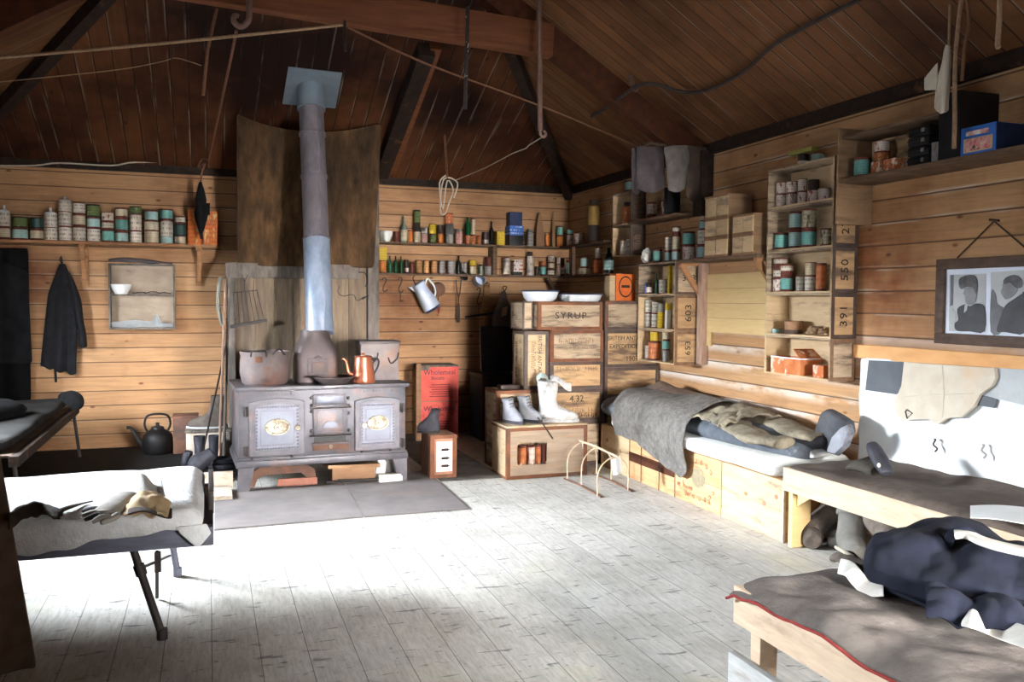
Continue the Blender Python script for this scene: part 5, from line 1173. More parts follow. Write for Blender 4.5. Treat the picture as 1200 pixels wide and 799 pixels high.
b = new(); sheet(b, lambda u, v: tuple(aps[2][2] + V(-.03 + .09 * u + .02 * v, -.02 - .02 * math.sin(5 * u), -.01 - .13 * v + .02 * u)), 6, 8, .004); obj('rag_scrap', b, M['palegrey'], t)
# hooks and utensils under the double shelf
def hook_s(px, py0, py1, label, y=9.66, r=.006, group=None):
    p, q_ = AY(px, py0, y), AY(px, py1, y); hh = p.z - q_.z; w_ = .022
    b = new(); tube(b, [(-w_, 0, -.02), (-w_ * .6, 0, .0), (w_ * .5, 0, .005), (w_, 0, -.02), (0, 0, -hh * .5), (-w_ * .6, 0, -hh * .75), (-w_ * .4, 0, -hh), (w_, 0, -hh), (w_ * 1.5, 0, -hh * .86)], r, 8, 4)
    o = obj('iron_hook', b, M['iron'], None, True, (p.x, y, p.z)); return tag(o, label, 'hook', group)
hook_s(450.5, 326, 341, 'short black S hook, first below the double shelf from the surround post')
hook_s(469, 326, 342, 'black S hook carrying a thin spike below the double shelf')
b = new(); p = AY(469, 341, 9.66); tube(b, [(0, 0, 0), (.004, 0, -.06), (0, 0, -.12)], [.006, .007, .004], 8); o = obj('iron_spike', b, M['iron'], None, True, p); tag(o, 'thin iron spike hanging from the second hook below the double shelf', 'spike')
pj = AY(498, 347, 9.58)
t = thing('enamel_jug', 'chipped pale blue enamel jug hanging tilted below the double shelf', 'jug', pj, (0, math.radians(-32), 0))
b = new(); rev(b, [(0, -.17), (.095, -.17), (.1, -.155), (.095, -.05), (.075, .08), (.08, .15), (.088, .165), (.08, .165), (.068, .08), (0, .05)], 26); obj('jug_body', b, M['enamel_chip'], t)
b = new(); rev(b, [(.0, -.178), (.094, -.178), (.105, -.15), (.1, -.15), (.09, -.165), (0, -.165)], 26); obj('jug_base', b, M['enamel_blue'], t)
b = new(); tube(b, [(.075, 0, .12), (.13, 0, .15), (.15, 0, .06), (.13, 0, -.02), (.09, 0, -.06)], .011, 8, 4); obj('handle', b, M['enamel'], t)
b = new(); prism(b, [(-.075, .165), (-.12, .19), (-.075, .1)], .05, tr((0, -.025, 0))); obj('lip', b, M['enamel_chip'], t)
b = new(); tube(b, [pj + V(-.11, .05, .23), pj + V(-.13, .04, .2), pj + V(-.1, .03, .13), pj + V(-.07, 0, .11)], .006, 8, 4); o = obj('iron_hook', b, M['iron']); tag(o, 'black hook at the mouth of the hanging enamel jug', 'hook')
ps = AY(513.5, 339, 9.64)
t = thing('strainer', 'round dark strainer with a red handle hanging beside the enamel jug', 'strainer', ps)
b = new(); rev(b, [(0, .03), (.05, .022), (.078, .0), (.084, 0), (.055, .03), (0, .038)], 24, tr((0, 0, 0), (PI / 2, 0, 0))); obj('strainer_bowl', b, M['rust'], t)
b = new(); tube(b, [(0, 0, -.08), (.0, 0, -.16)], .006, 8); obj('shank', b, M['iron'], t)
b = new(); tube(b, [(.0, 0, -.15), (.01, 0, -.2), (.005, 0, -.27)], [.01, .017, .011], 10, 3); tube(b, [(.005, 0, -.27), (.0, 0, -.3), (-.02, 0, -.29)], .004, 6, 3); obj('handle', b, M['red_edge'], t)
pf = AY(537.5, 328, 9.64)
t = thing('long_ladle', 'long-handled black ladle hanging in the middle below the double shelf', 'ladle', pf)
b = new(); tube(b, [(-.03, 0, .0), (-.02, 0, -.12), (0, 0, -.2), (0, 0, -.28)], .006, 8, 3); tube(b, [(.03, 0, .0), (.02, 0, -.12), (0, 0, -.2)], .006, 8, 3); obj('shank', b, M['iron'], t)
b = new(); tube(b, [(0, 0, -.27), (0, 0, -.3), (0, 0, -.46), (0, 0, -.49)], [.009, .015, .018, .011], 10, 3); obj('handle', b, M['leather_brown'], t)
b = new(); rev(b, [(0, 0), (.04, .006), (.06, .035), (.055, .035), (.035, .012), (0, .006)], 20, tr((.035, -.02, .03), (.9, .7, 0))); obj('ladle_bowl', b, M['blackbox'], t)
pc = AY(561.5, 329, 9.62)
t = thing('enamel_mug', 'chipped white enamel mug hanging by the batten below the double shelf', 'mug', pc, (1.2, .3, 0))
b = new(); rev(b, [(0, -.05), (.055, -.05), (.06, -.04), (.062, .055), (.056, .055), (.054, -.03), (0, -.035)], 22); obj('mug_body', b, M['enamel_chip'], t)
b = new(); tube(b, [(.06, 0, .03), (.095, 0, .03), (.095, 0, -.02), (.06, 0, -.03)], .007, 8, 4); obj('handle', b, M['enamel_blue'], t)
hook_s(561, 338, 356, 'black S hook under the hanging enamel mug')
b = new(); A_, B_ = AY(545, 371.5, 9.62), AY(581, 366.5, 9.62); bar(b, A_, B_, .02, .028, bev=.003); tube(b, [AY(561, 355, 9.63), AY(561, 369, 9.63)], .004, 6); o = obj('hanging_bar', b, M['iron']); tag(o, 'rusty flat iron bar hung crosswise below the mug hook', 'bar')
pb_ = AY(590, 366, 9.6)
t = thing('dark_bellows', 'dark pear-shaped leather bellows hanging in the corner under the double shelf', 'bellows', pb_)
b = new(); rev(b, [(0, -.25), (.09, -.24), (.14, -.17), (.145, -.08), (.1, .05), (.05, .15), (.03, .24), (0, .25)], 20, tr((0, 0, 0), (0, 0, 0), (1, .4, 1))); obj('bellows_body', b, M['leather_brown'], t)
b = new(); tube(b, [(0, -.02, .24), (.03, -.03, .3), (-.02, -.03, .3), (0, -.02, .25)], .006, 8, 3); obj('strap', b, M['iron'], t)
b = new(); prism(b, [(-.045, -.05), (.02, -.03), (.03, .07), (-.03, .05)], .02, tr((0, -.06, 0))); obj('patch', b, M['brownboard'], t)
# ================================================================== right wall: stacked case shelves
def wall_cases(y0, y1, xf, zs, labels, numbers, group, mats, edges):
    """open cases screwed to the right wall, mouths to the room; the ends facing the door carry numbers"""
    out = []
    for i in range(len(zs) - 1):
        z0, z1 = zs[i] + .001, zs[i + 1] - .001; H = z1 - z0; D = XR - .003 - xf; L = y1 - y0; th = .012
        t = thing('wall_case', labels[i], 'case shelf', (xf, y0, z0), 0, group)
        m = M[mats[i]]
        b = new(); box(b, 0, D, 0, th, 0, H); e = obj('end_panel', b, m, t, False)
        b = new(); box(b, 0, D, L - th, L, 0, H); obj('far_panel', b, M['crate_pale'] if i < 2 else M['crate_grey'], t, False)
        b = new(); box(b, 0, D, th, L - th, 0, th); obj('case_floor', b, M['crate_pale'], t, False)
        b = new(); box(b, 0, D, th, L - th, H - th, H); obj('case_top', b, M['crate_grey'], t, False)
        b = new(); box(b, D - th, D, th, L - th, th, H - th); obj('case_back', b, M['crate_pale'] if mats[i] != 'crate_dim' else M['crate_grey'], t, False)
        b = new(); k = .026
        for (a0, a1, c0, c1) in ((0, D, 0, k), (0, D, H - k, H), (0, k, k, H - k), (D - k, D, k, H - k)): box(b, a0, a1, -.004, 0, c0, c1)
        obj('edging', b, M[edges[i]], t, False)
        if numbers[i]:
            s_, sz, rot = numbers[i]
            text(s_, sz, M['ink'], t, (D * .5, -.003, H * .5), (PI / 2, rot, 0), sx=1.1, sp=1.1)
        out.append(t)
    return out
S1X, S1A, S1B = 3.877, 6.714, 7.41
z1 = [AY(790, y, S1A).z for y in (428, 388, 345.5, 306)]
wall_cases(S1A, S1B, S1X, z1, ['lowest open wall case beside the bed head, end stencilled 653, holding tins', 'middle open wall case by the bed head, end stencilled 603, with yellow packet', 'top open wall case under the bracketed shelf, end stencilled 303'],
           [('653', .075, -PI / 2), ('603', .09, -PI / 2), ('303', .08, 0)], 'open cases on the wall by the bed head', ['crate', 'crate', 'crate_grey'], ['edge_wood', 'edge_wood', 'edge'])
xs = S1X + .09
stock('the topmost bed-head case', 'X', xs, z1[2] + .014, [(751, 758, [('blue', 13)]), (759.5, 766.5, [('bluedk', 13)]), (767.5, 771.5, [('gbottle', 24)]), (772, 783, [('white', 17)]), (784.5, 788.5, [('ybox', 33)])], 'stores in the top wall case', lim=(S1A, S1B))
stock('the middle bed-head case', 'X', xs, z1[1] + .014, [(755, 763.5, [('white', 17), ('white', 16)]), (764, 773.5, [('white', 17), ('white', 14)]), (775, 782, [('ybox', 19), ('gbox', 10)]), (783.5, 788.5, [('wbox', 22), ('ybox', 8)])], 'stores in the middle wall case', lim=(S1A, S1B))
stock('the lowest bed-head case', 'X', xs, z1[0] + .014, [(754, 762, [('redwhite', 17)]), (763.5, 777.5, [('rust', 22), (('yellow', .7), 12)]), (779.5, 788, [('plain', 13), ('teal', 13), (('cream', .9), 9)])], 'stores in the lowest wall case', lim=(S1A, S1B))
S2X, S2A, S2B = 3.939, 4.764, 5.49
z2 = [1.02, 1.308, 1.616, 1.925, 2.24, 2.53]
wall_cases(S2A, S2B, S2X, z2, ['lowest open case of the tall wall stack, holding a big rusty box', 'open case stencilled 391 with a rope heap in the tall wall stack', 'open case stencilled 550 in the tall wall stack', 'open case second from the top of the tall wall stack, two rows of tins', 'top open case of the tall wall stack, packed with small white tins'],
           [None, ('391', .085, -PI / 2), ('550', .085, -PI / 2), ('270', .085, -PI / 2), None], 'open cases in the tall wall stack', ['crate_grey', 'crate', 'crate', 'crate', 'crate'], ['edge_wood', 'edge', 'edge', 'edge', 'edge'])
xs = S2X + .09
stock('the topmost stack case', 'X', xs, z2[4] + .014, [(905, 917.5, [('redwhite', 15), ('redwhite', 14)]), (918.5, 931, [('redwhite', 15), ('redwhite', 14)]), (932, 942, [('redwhite', 15), ('redwhite', 15)]), (943, 955.5, [('redwhite', 15), ('dark', 12)]), (957, 970, [('redwhite', 15)])], 'small tins in the top case of the tall stack', lim=(S2A, S2B))
stock('the two-row stack case', 'X', xs, z2[3] + .014, [(907, 922, [('teal', 20)]), (924, 938.5, [('tealp', 22), ('tealp', 22)]), (941, 957.5, [('teal', 21), ('floral', 24)]), (960, 972, [('floral', 21)])], 'tins in the two-row case of the tall stack', lim=(S2A, S2B))
stock('the third tall-stack case', 'X', xs, z2[2] + .014, [(899.5, 914.5, [('redwhite', 15), ('whiteb', 12), ('brownw', 12)]), (916, 930, [('teal', 18), ('brownw', 14)]), (932, 943.5, [('white', 18)]), (944.5, 957, [('white', 18), ('cream', 16)]), (960, 971, [('rust', 33)])], 'tins in the 550 wall case', lim=(S2A, S2B))
# rope heap and basket in 391
zz = z2[1] + .014
item('lid', AX(909.5, 388, xs) * 1 - V(0, 0, AX(909.5, 388, xs).z - zz), .043, .03, 'low pale round tin on the floor of the 391 wall case', None)
p = AX(930, 385, xs); t = thing('round_box', 'round brown wooden box beside the rope heap in the 391 case', 'box', (p.x, p.y, zz))
b = new(); rev(b, [(0, 0), (.062, 0), (.064, .07), (.066, .072), (.066, .09), (.06, .095), (0, .095)], 24); obj('box_body', b, M['brownboard'], t)
b = new(); rev(b, [(.0655, .0), (.0655, .03), (.062, .03)], 24); obj('hoop', b, M['leather_brown'], t)
p = AX(957, 388, xs); b = new(); random.seed(3); pts = []
for k in range(26):
    a = k * 2.4; pts.append((.05 * math.cos(a) * random.uniform(.4, 1.2), .08 * math.sin(a) * random.uniform(.4, 1.2), .012 + .06 * random.random() * (1 - k / 40)))
tube(b, pts, .009, 6, 4); o = obj('rope_heap', b, M['rope'], None, True, (p.x, p.y, zz)); tag(o, 'tangled heap of old rope and straps in the 391 wall case', 'rope')
zz = z2[0] + .014
p = AX(897.5, 440, S2X + .02)
t = thing('rusty_box', 'big open rusty tin box in the lowest case of the tall wall stack', 'tin box', (S2X + .0, 5.07, zz))
b = new(); L, D, H = .34, .17, .118
for bx in ((0, .006, 0, L), (D - .006, D, 0, L), (.006, D - .006, 0, .006), (.006, D - .006, L - .006, L)): box(b, bx[0], bx[1], bx[2], bx[3], 0, H)
box(b, .006, D - .006, .006, L - .006, 0, .006); obj('box_body', b, M['l_rustpl'] if 'l_rustpl' in M else M['rust'], t, False)
b = new(); box(b, -.08, .09, -.004, 0, 0, .15, tr((.1, .0, H - .02), (-1.0, 0, -.15))); obj('bent_lid', b, M['l_rustpl'] if 'l_rustpl' in M else M['rust'], t, False)
b = new(); box(b, -.003, D + .003, -.003, .01, H - .006, H + .003); box(b, -.003, .01, .01, L, H - .006, H + .003); obj('box_rim', b, M['enamel'], t, False)
b = new(); box(b, 0, .12, 0, .11, 0, .085, None, bev=.004); o = obj('rusty_tin_box', b, M['l_rustpl'] if 'l_rustpl' in M else M['rust'], None, True, (S2X + .01, 4.84, zz)); tag(o, 'small square rust-flaked tin in the lowest wall case, beside the big rusty box', 'tin')
# things on top of the tall stack
zz = z2[5] + .001
stock('the tall stack top', 'X', S2X + .09, zz, [(931.5, 943.5, [('darkw', 13)]), (946, 961, [('tealp', 11)])], 'stores on top of the tall stack')
b = new(); box(b, -.03, .03, -.13, .13, 0, .03, None, bev=.003); p = AX(938, 177, S2X + .09); o = obj('green_strip', b, M['l_greenpl'] if 'l_greenpl' in M else M['l_green'], None, True, (p.x, p.y - .03, zz + AX(937, 176, S2X + .09).z * 0 + .085)); tag(o, 'flat green packet lying across the tins on top of the tall stack', 'packet')
# ---------------- bracketed shelf between the two stacks
zS = AX(830, 302, 3.9).z
t = thing('bracket_shelf', 'bracketed wall shelf of tins and slatted crates between the case stacks', 'shelf', (4.15, 0, zS))
b = new(); box(b, -.27, -.002, 5.53, 7.42, -.026, 0, bev=.003); obj('shelf_board', b, M['shelf_dark'], t)
for y in (6.69, 5.58):
    b = new(); bar(b, (-.235, y, -.03), (-.02, y - .02, -.34), .045, .03, up=(0, 1, 0)); box(b, -.25, -.004, y - .03, y + .015, -.05, -.026); obj('bracket', b, M['shelf'], t, False)
stock('the bracketed shelf', 'X', 4.0, zS, [(752.5, 765.5, [('crumple', 18)]), (766, 776, [('teal', 16)]), (778.5, 787, [('tealp', 13), ('white', 17)]), (788, 797, [('tealp', 13), ('cream', 17), ('brownw', 11)]), (798.5, 812, [('redwhite', 17), ('teal', 17)]), (815, 829, [('tealp', 17), (('white', .95), 18), (('tealp', .6), 11)])], 'tins on the bracketed shelf')
item('white', (4.02, AX(773.5, 300, 4.02).y, zS + .14), .03, .12, 'off-white tin balanced above the teal tin on the bracketed shelf', None) if False else None
def slat_crate(y0, y1, z0, z1, label):
    t = thing('slatted_crate', label, 'crate', (3.885, y0, z0), 0, 'slatted crates on the bracketed shelf')
    L, H, D = y1 - y0, z1 - z0 - .002, .22
    b = new(); box(b, .004, D, .003, L - .003, .003, H - .003); obj('crate_body', b, M['crate_dim2'] if 'crate_dim2' in M else M['crate'], t, False)
    n = 2
    for k in range(n):
        b = new(); box(b, -.004, .004, L * k / n + .004, L * (k + 1) / n - .004, .004, H - .004, None, bev=.002); obj('slat', b, M['crate_pale'], t)
    b = new(); box(b, -.008, .0, 0, L, 0, .016); box(b, -.008, 0, 0, L, H - .016, H); box(b, -.006, D, -.004, .003, 0, .014); box(b, -.006, D, -.004, .003, H - .014, H); obj('edging', b, M['brownboard'], t, False)
yA, yB_ = AX(853, 280, 3.885).y, AX(826, 280, 3.885).y
zc = [zS + .002]
for h_ in (22.5, 23, 27): zc.append(zc[-1] + h_ * pxm((3.885, 6, zS)))
for i, lab in enumerate(('lowest of the three pale slatted crates on the bracketed shelf', 'middle of the three pale slatted crates on the bracketed shelf', 'topmost of the three pale slatted crates on the bracketed shelf')):
    slat_crate(yA, yB_, zc[i], zc[i + 1], lab)
yA, yB_ = AX(883, 280, 3.885).y, AX(858.5, 280, 3.885).y
zc = [zS + .002]
for h_ in (24, 24): zc.append(zc[-1] + h_ * pxm((3.885, 5.6, zS)))
for i, lab in enumerate(('lower of the two slatted crates next to the tall wall stack', 'upper of the two slatted crates next to the tall wall stack')):
    slat_crate(yA, yB_, zc[i], zc[i + 1], lab)
# fresh pine patch on the wall
t = thing('board_patch', 'patch of fresh yellow pine boards nailed on the wall under the bracketed shelf', 'boards', (4.15, 0, 0))
ya, yb = 5.5, AX(825, 360, 4.14).y; zt = AX(860, 320, 4.14).z
zz = [zt - (zt - AX(860, 391, 4.14).z) * k / 4 for k in range(5)]
for k in range(4):
    b = new(); box(b, -.02, -.003, ya, yb, zz[k + 1] + .002, zz[k] - .001, None, bev=.002); obj('board', b, M['newwood'], t)
b = new(); box(b, -.02, -.003, AX(834, 395, 4.14).y, yb, AX(830, 405, 4.14).z, zz[4] - .001); obj('short_board', b, M['newwood'], t, False)
# ---------------- upper short shelf, the jar cases, the hanging leather
zs = AX(770, 254, 3.95).z
t = thing('short_shelf', 'short dark shelf with two rusty tins under the hanging leather bags', 'shelf', (4.15, 0, zs))
b = new(); box(b, -.24, -.002, 6.78, 7.72, -.025, 0, bev=.003); obj('shelf_board', b, M['shelf_dark'], t)
b = new(); box(b, -.02, -.002, 6.78, 7.72, 0.001, .3); obj('stained_back', b, M['crate'], t, False)
stock('the short shelf', 'X', 4.03, zs, [(757, 768, [('redrust', 20)]), (774, 783.5, [('redwhite', 19)])], 'tins on the short shelf')
b = new(); box(b, -.09, .09, -.02, .02, 0, .24, None, bev=.004); p = AX(792, 250, 3.98); o = obj('dark_book', b, M['blackbox'], None, True, (3.99, 6.99, zs + .002), (0, 0, .35)); tag(o, 'tall dark book-like tin at the end of the short shelf', 'tin')
yj = 7.79; xj = 3.98; zj0, zj1, zjm = AY(745, 299, yj).z, AY(745, 223, yj).z, AY(738, 262, yj).z
jc = wall_cases(yj, 8.2, xj, [zj0, zjm, zj1], ['lower of two dark cases fixed near the corner, holding white tins', 'upper of two dark cases fixed near the corner, holding a striped jar'], [None, None], 'dark cases near the corner', ['crate_dark', 'crate_dark'], ['edge', 'edge'])
worn(jc[1], -.12, .12, 0, .075, 'ink_faint', (0, -PI / 2, 0), (.085, -.005, (zj1 - zjm) * .5), 12); worn(jc[0], -.1, .1, 0, .075, 'ink_faint', (0, -PI / 2, 0), (.085, -.005, (zjm - zj0) * .5), 13)
item('gold2', (4.06, 7.98, zjm + .014), .075, .22, 'striped rusty jar in the upper dark case near the corner', None)
item('white', (4.05, 7.9, zj0 + .014), .055, .16, 'off-white printed tin in the lower dark case near the corner', None)
item('white', (4.04, 8.03, zj0 + .014), .05, .15, 'off-white printed tin at the back of the lower dark case near the corner', None)
item('tealp', (4.06, 7.93, zj1 + .002), .07, .11, 'pale teal tin alone on top of the dark cases near the corner', None)
t = thing('leather_bag', 'dusty purple-grey leather bag hanging beside the truss foot', 'bag', (0, 6.86, 0))
def bagfn(pts, dep, seed):
    (ax, ay), (bx_, by), (cx, cy), (dx, dy) = pts      # top start, top end, bottom end, bottom start in pixels
    Y_ = 6.72
    a, b_, c, d_ = [AY(x, y, Y_) for x, y in pts]
    def f(u, v):
        top = a.lerp(b_, u); bot = d_.lerp(c, u); p = top.lerp(bot, v)
        return (p.x, -.14 - dep * math.sin(PI * u) * (.35 + .65 * math.sin(PI * min(1, v * .9 + .1))) + .02 * fb(u * 3 + seed, v * 3), p.z - .05 * math.sin(PI * u) * v)
    return f
b = new(); sheet(b, bagfn([(746, 172), (778, 173), (779, 219), (745, 221)], .09, 1), 14, 14, .01); sub(obj('bag_front', b, M['leather'], t))
b = new(); sheet(b, lambda u, v: tuple(Vector(bagfn([(743, 173), (752, 171), (753, 222), (743, 220)], .03, 4)(u, v)) + V(0, .05, 0)), 8, 12, .01); sub(obj('bag_side', b, M['leather'], t))
b = new(); tube(b, [AY(750, 172, 6.72) - V(0, 6.93, 0), AY(760, 168, 6.72) - V(0, 6.88, 0), AY(776, 172, 6.72) - V(0, 6.93, 0)], .012, 8, 4); obj('bag_strap', b, M['leather_brown'], t)
b = new(); sheet(b, bagfn([(774, 173), (804, 172), (803, 214), (779, 224)], .07, 7), 14, 14, .012); o = sub(obj('leather_pouch', b, M['leather_pale'], None, True, (0, 6.80, 0))); tag(o, 'pale dusty leather pouch hanging between the dark bag and the brown hide', 'pouch')
b = new(); sheet(b, bagfn([(799, 172), (826, 176), (820, 237), (796, 231)], .02, 11), 10, 14, .012); o = sub(obj('hanging_hide', b, M['leather_brown'], None, True, (0, 6.76, 0))); tag(o, 'stiff brown hide hanging lowest beside the wall post', 'hide')
# ---------------- high shelf over the picture
zH = AX(1022, 203, 3.88).z; yE = 4.64
t = thing('high_shelf', 'high board shelf with its own end panel near the ceiling, over the framed picture', 'shelf', (4.15, 0, zH))
b = new(); box(b, -.28, -.002, 2.2, yE - .002, -.028, 0, bev=.003); obj('shelf_board', b, M['shelf_dark'], t)
b = new(); box(b, -.285, -.002, yE - .001, yE + .017, -.29, .33, bev=.002); obj('end_panel', b, M['crate_dim2'] if 'crate_dim2' in M else M['shelf_dark'], t)
zt = AX(1050, 144, 3.9).z - zH
b = new(); box(b, -.26, -.002, AX(1100, 160, 3.87).y + .01, yE - .002, zt - .02, zt, bev=.003); obj('top_board', b, M['shelf_dark'], t)
b = new(); box(b, -.02, -.002, AX(1100, 160, 3.87).y + .01, yE - .004, .001, zt - .022); obj('pale_back', b, M['crate'], t, False)
yv = AX(1110, 160, 3.88).y
b = new(); box(b, -.28, -.002, AX(1124, 160, 3.87).y, AX(1100, 160, 3.87).y, .001, .36); obj('dark_divider', b, M['blackbox'], t, False)
stock('the high shelf', 'X', 3.99, zH, [(1000.5, 1018, [('teal', 24)]), (1019.5, 1036, [('rbox', 16), ('rust', 11), ('redwhite', 13)]), (1038.5, 1058, [('rbox', 15)])], 'stores on the high shelf')
ya, yb = AX(1090, 170, 3.93).y, AX(1065, 170, 3.93).y
for k in range(4):
    h_ = 11.2 * pxm((3.93, 4.1, zH)); z0 = zH + .001 + k * (h_ + .0008)
    t = thing('black_case', ['lowest of four black tin cases stacked on the high shelf', 'second up of four black tin cases stacked on the high shelf', 'third up of four black tin cases on the high shelf', 'topmost of four black tin cases on the high shelf'][k], 'case', (3.92, ya, z0), 0, 'black cases on the high shelf')
    b = new(); box(b, 0, .17, 0, yb - ya, 0, h_, None, bev=.012); obj('case_body', b, M['blackbox'], t)
    b = new(); box(b, -.004, .174, -.004, yb - ya + .004, h_ * .55, h_ * .68, None, bev=.003); obj('lid_bead', b, M['blackbox'], t)
    b = new(); box(b, -.008, 0, .03, .055, h_ * .35, h_ * .75, None, bev=.003); obj('catch', b, M['tin_grey'], t)
item('silver', (3.95, ya - .035, zH + .001), .022, 24 * pxm((3.9, 4, zH)), 'narrow silvery tin against the black cases on the high shelf', None, rz=.1)
p0, p1 = AX(1166.7, 160, 3.88).y, AX(1126, 160, 3.88).y
hB = AX(1146, 147, 3.88).z - zH
t = thing('blue_box', 'bright blue box with a coloured picture label on the high shelf', 'box', (3.88, p0, zH + .001))
b = new(); box(b, 0, .2, 0, p1 - p0, 0, hB, None, bev=.003); obj('box_body', b, M['blue_box'], t)
Lb = p1 - p0
b = new(); box(b, -.003, 0, Lb * .08, Lb * .9, hB * .08, hB * .58); lb = obj('picture_label', b, M['crate_pale'], t, False)
b = new(); box(b, -.005, -.003, Lb * .13, Lb * .85, hB * .12, hB * .54); obj('picture', b, M['picture_mix'], lb, False)
b = new(); box(b, -.003, 0, Lb * .2, Lb * .84, hB * .68, hB * .84); obj('name_strip', b, M['l_redstrip'], t, False)
b = new(); box(b, 0.003, .197, -.002, 0, .004, hB - .004); obj('dark_end', b, M['navy_tin'], t, False)
# ---------------- framed photographs
t = thing('picture_frame', 'dark wooden frame with two old portrait photographs hung on the wall', 'picture', (4.15, 0, 0))
yl = AX(1098.5, 350, 4.12).y; zt, zb_ = AX(1099, 304, 4.12).z, AX(1098.5, 402, 4.12).z
yr = yl - .98; fw_ = .062
def Pz(u, v): return (yl - .98 * u, zb_ + (zt - zb_) * v)     # u along the frame away from the corner, v up
Xp = -.03
b = new(); box(b, -.05, -.014, yr, yl, zb_, zb_ + fw_, None, bev=.006); box(b, -.05, -.014, yr, yl, zt - fw_, zt, None, bev=.006); box(b, -.05, -.014, yl - fw_, yl, zb_ + fw_, zt - fw_, None, bev=.006); box(b, -.05, -.014, yr, yr + fw_, zb_ + fw_, zt - fw_, None, bev=.006); obj('frame_moulding', b, M['frame'], t)
b = new(); box(b, -.028, -.012, yr + fw_, yl - fw_, zb_ + fw_, zt - fw_); mt = obj('mount_card', b, M['mount'], t, False)
def flat(name, pts, mat, x, parent):
    bm = new(); A = [bm.verts.new((x, y, z)) for y, z in pts]; B = [bm.verts.new((x + .0012, y, z)) for y, z in pts]
    bm.faces.new(A); bm.faces.new(list(reversed(B)))
    for k in range(len(A)): bm.faces.new((A[k], B[k], B[(k + 1) % len(A)], A[(k + 1) % len(A)]))
    return obj(name, bm, M[mat], parent, False)
def Pq(px, py): p = AX(px, py, 4.15 + Xp); return (p.y, p.z)
def smoothp(pts, n=3): return [(p.x, p.y) for p in catmull([(a, b_, 0) for a, b_ in pts], n, True)]
def PF(cx, cy): return Pq(1090 + cx / 6.391, 290 + cy / 6.391)
ph = flat('photograph', [PF(145, 205), PF(420, 195), PF(410, 632), PF(140, 625)], 'photo_light', -.0295, mt)
flat('dark_door_edge', [PF(155, 206), PF(178, 205), PF(172, 430), PF(150, 440)], 'photo_mid', -.031, mt)
flat('coat', smoothp([PF(205, 460), PF(262, 425), PF(300, 440), PF(350, 418), PF(412, 448), PF(408, 628), PF(300, 628), PF(200, 622), PF(185, 570), PF(212, 540)]), 'photo_dark', -.032, mt)
flat('collar', [PF(262, 430), PF(285, 425), PF(276, 470), PF(255, 490)], 'photo_light', -.0325, mt)
flat('face', smoothp([PF(262, 300), PF(340, 300), PF(350, 370), PF(330, 420), PF(290, 428), PF(268, 405), PF(262, 360), PF(250, 345), PF(258, 325)]), 'photo_skin', -.0335, mt)
flat('hair', smoothp([PF(222, 235), PF(262, 212), PF(320, 205), PF(352, 230), PF(358, 290), PF(352, 345), PF(338, 330), PF(325, 300), PF(275, 295), PF(240, 312), PF(220, 285)]), 'photo_hair', -.0345, mt)
flat('papers', smoothp([PF(150, 455), PF(185, 470), PF(200, 545), PF(165, 580), PF(148, 540)]), 'photo_light', -.0335, mt)
flat('photograph', [PF(455, 185), PF(703, 168), PF(703, 640), PF(450, 632)], 'photo_light', -.0295, mt)
flat('shadow_tone', smoothp([PF(458, 330), PF(490, 350), PF(505, 420), PF(560, 470), PF(540, 630), PF(454, 630)]), 'photo_mid', -.031, mt)
flat('coat', smoothp([PF(560, 440), PF(640, 370), PF(703, 330), PF(730, 420), PF(720, 638), PF(560, 632), PF(500, 625), PF(530, 520)]), 'photo_dark', -.032, mt)
flat('collar', [PF(570, 400), PF(690, 322), PF(696, 340), PF(590, 412)], 'photo_light', -.0325, mt)
flat('face', smoothp([PF(550, 270), PF(600, 255), PF(660, 300), PF(640, 350), PF(600, 380), PF(568, 388), PF(552, 370), PF(534, 335), PF(545, 300)]), 'photo_skin', -.0335, mt)
flat('hair', smoothp([PF(552, 250), PF(580, 220), PF(640, 205), PF(690, 235), PF(695, 290), PF(660, 305), PF(632, 290), PF(600, 262), PF(560, 275)]), 'photo_hair', -.0345, mt)
b = new(); a, c, d_ = AX(1122, 302, 4.13), AX(1165, 259, 4.135), AX(1215, 302, 4.13)
tube(b, [a - V(4.15, 0, 0), c - V(4.15, 0, 0), d_ - V(4.15, 0, 0)], .005, 6); tube(b, [c - V(4.15, .03, 0), c - V(4.15, -.03, -.01)], .008, 6); obj('hanging_cord', b, M['leather_brown'], t)
# ---------------- white lining and cloths below the picture
yl = AX(1008, 480, 4.13).y; zt = AX(1008, 421, 4.13).z; z0 = .46
def lin(u, v): return (4.135 - .012 * fb(u * 5, v * 4) - .012, yl - 2.6 * u, zt + .015 - (zt - z0) * v + .01 * math.sin(9 * u))
b = new(); sheet(b, lin, 40, 16, .004); o = sub(obj('canvas_lining', b, M['lining'])); tag(o, 'white canvas lining tacked along the wall over the brown bunk', 'canvas')
def patch(name, pts, mat, x, label, cat, th=.006, bulge=.0):
    Q = [AX(px, py, x) for px, py in pts]
    bm = new(); A = [bm.verts.new((q_.x - bulge, q_.y, q_.z)) for q_ in Q]; B = [bm.verts.new((q_.x + th, q_.y, q_.z)) for q_ in Q]
    bm.faces.new(A); bm.faces.new(list(reversed(B)))
    for k in range(len(A)): bm.faces.new((A[k], B[k], B[(k + 1) % len(A)], A[(k + 1) % len(A)]))
    o = obj(name, bm, M[mat], None, False); return tag(o, label, cat)
patch('cloth_patch', [(1018, 422), (1059.5, 424), (1060, 452), (1050, 462), (1014, 457)], 'slatecloth', 4.105, 'square slate-grey cloth patch at the corner of the white lining', 'cloth')
patch('cloth_patch', [(1168, 431), (1215, 434), (1215, 478), (1180, 470), (1150, 462), (1160, 450)], 'palegrey', 4.105, 'pale grey cloth patch on the lining beyond the oatmeal canvas', 'cloth')
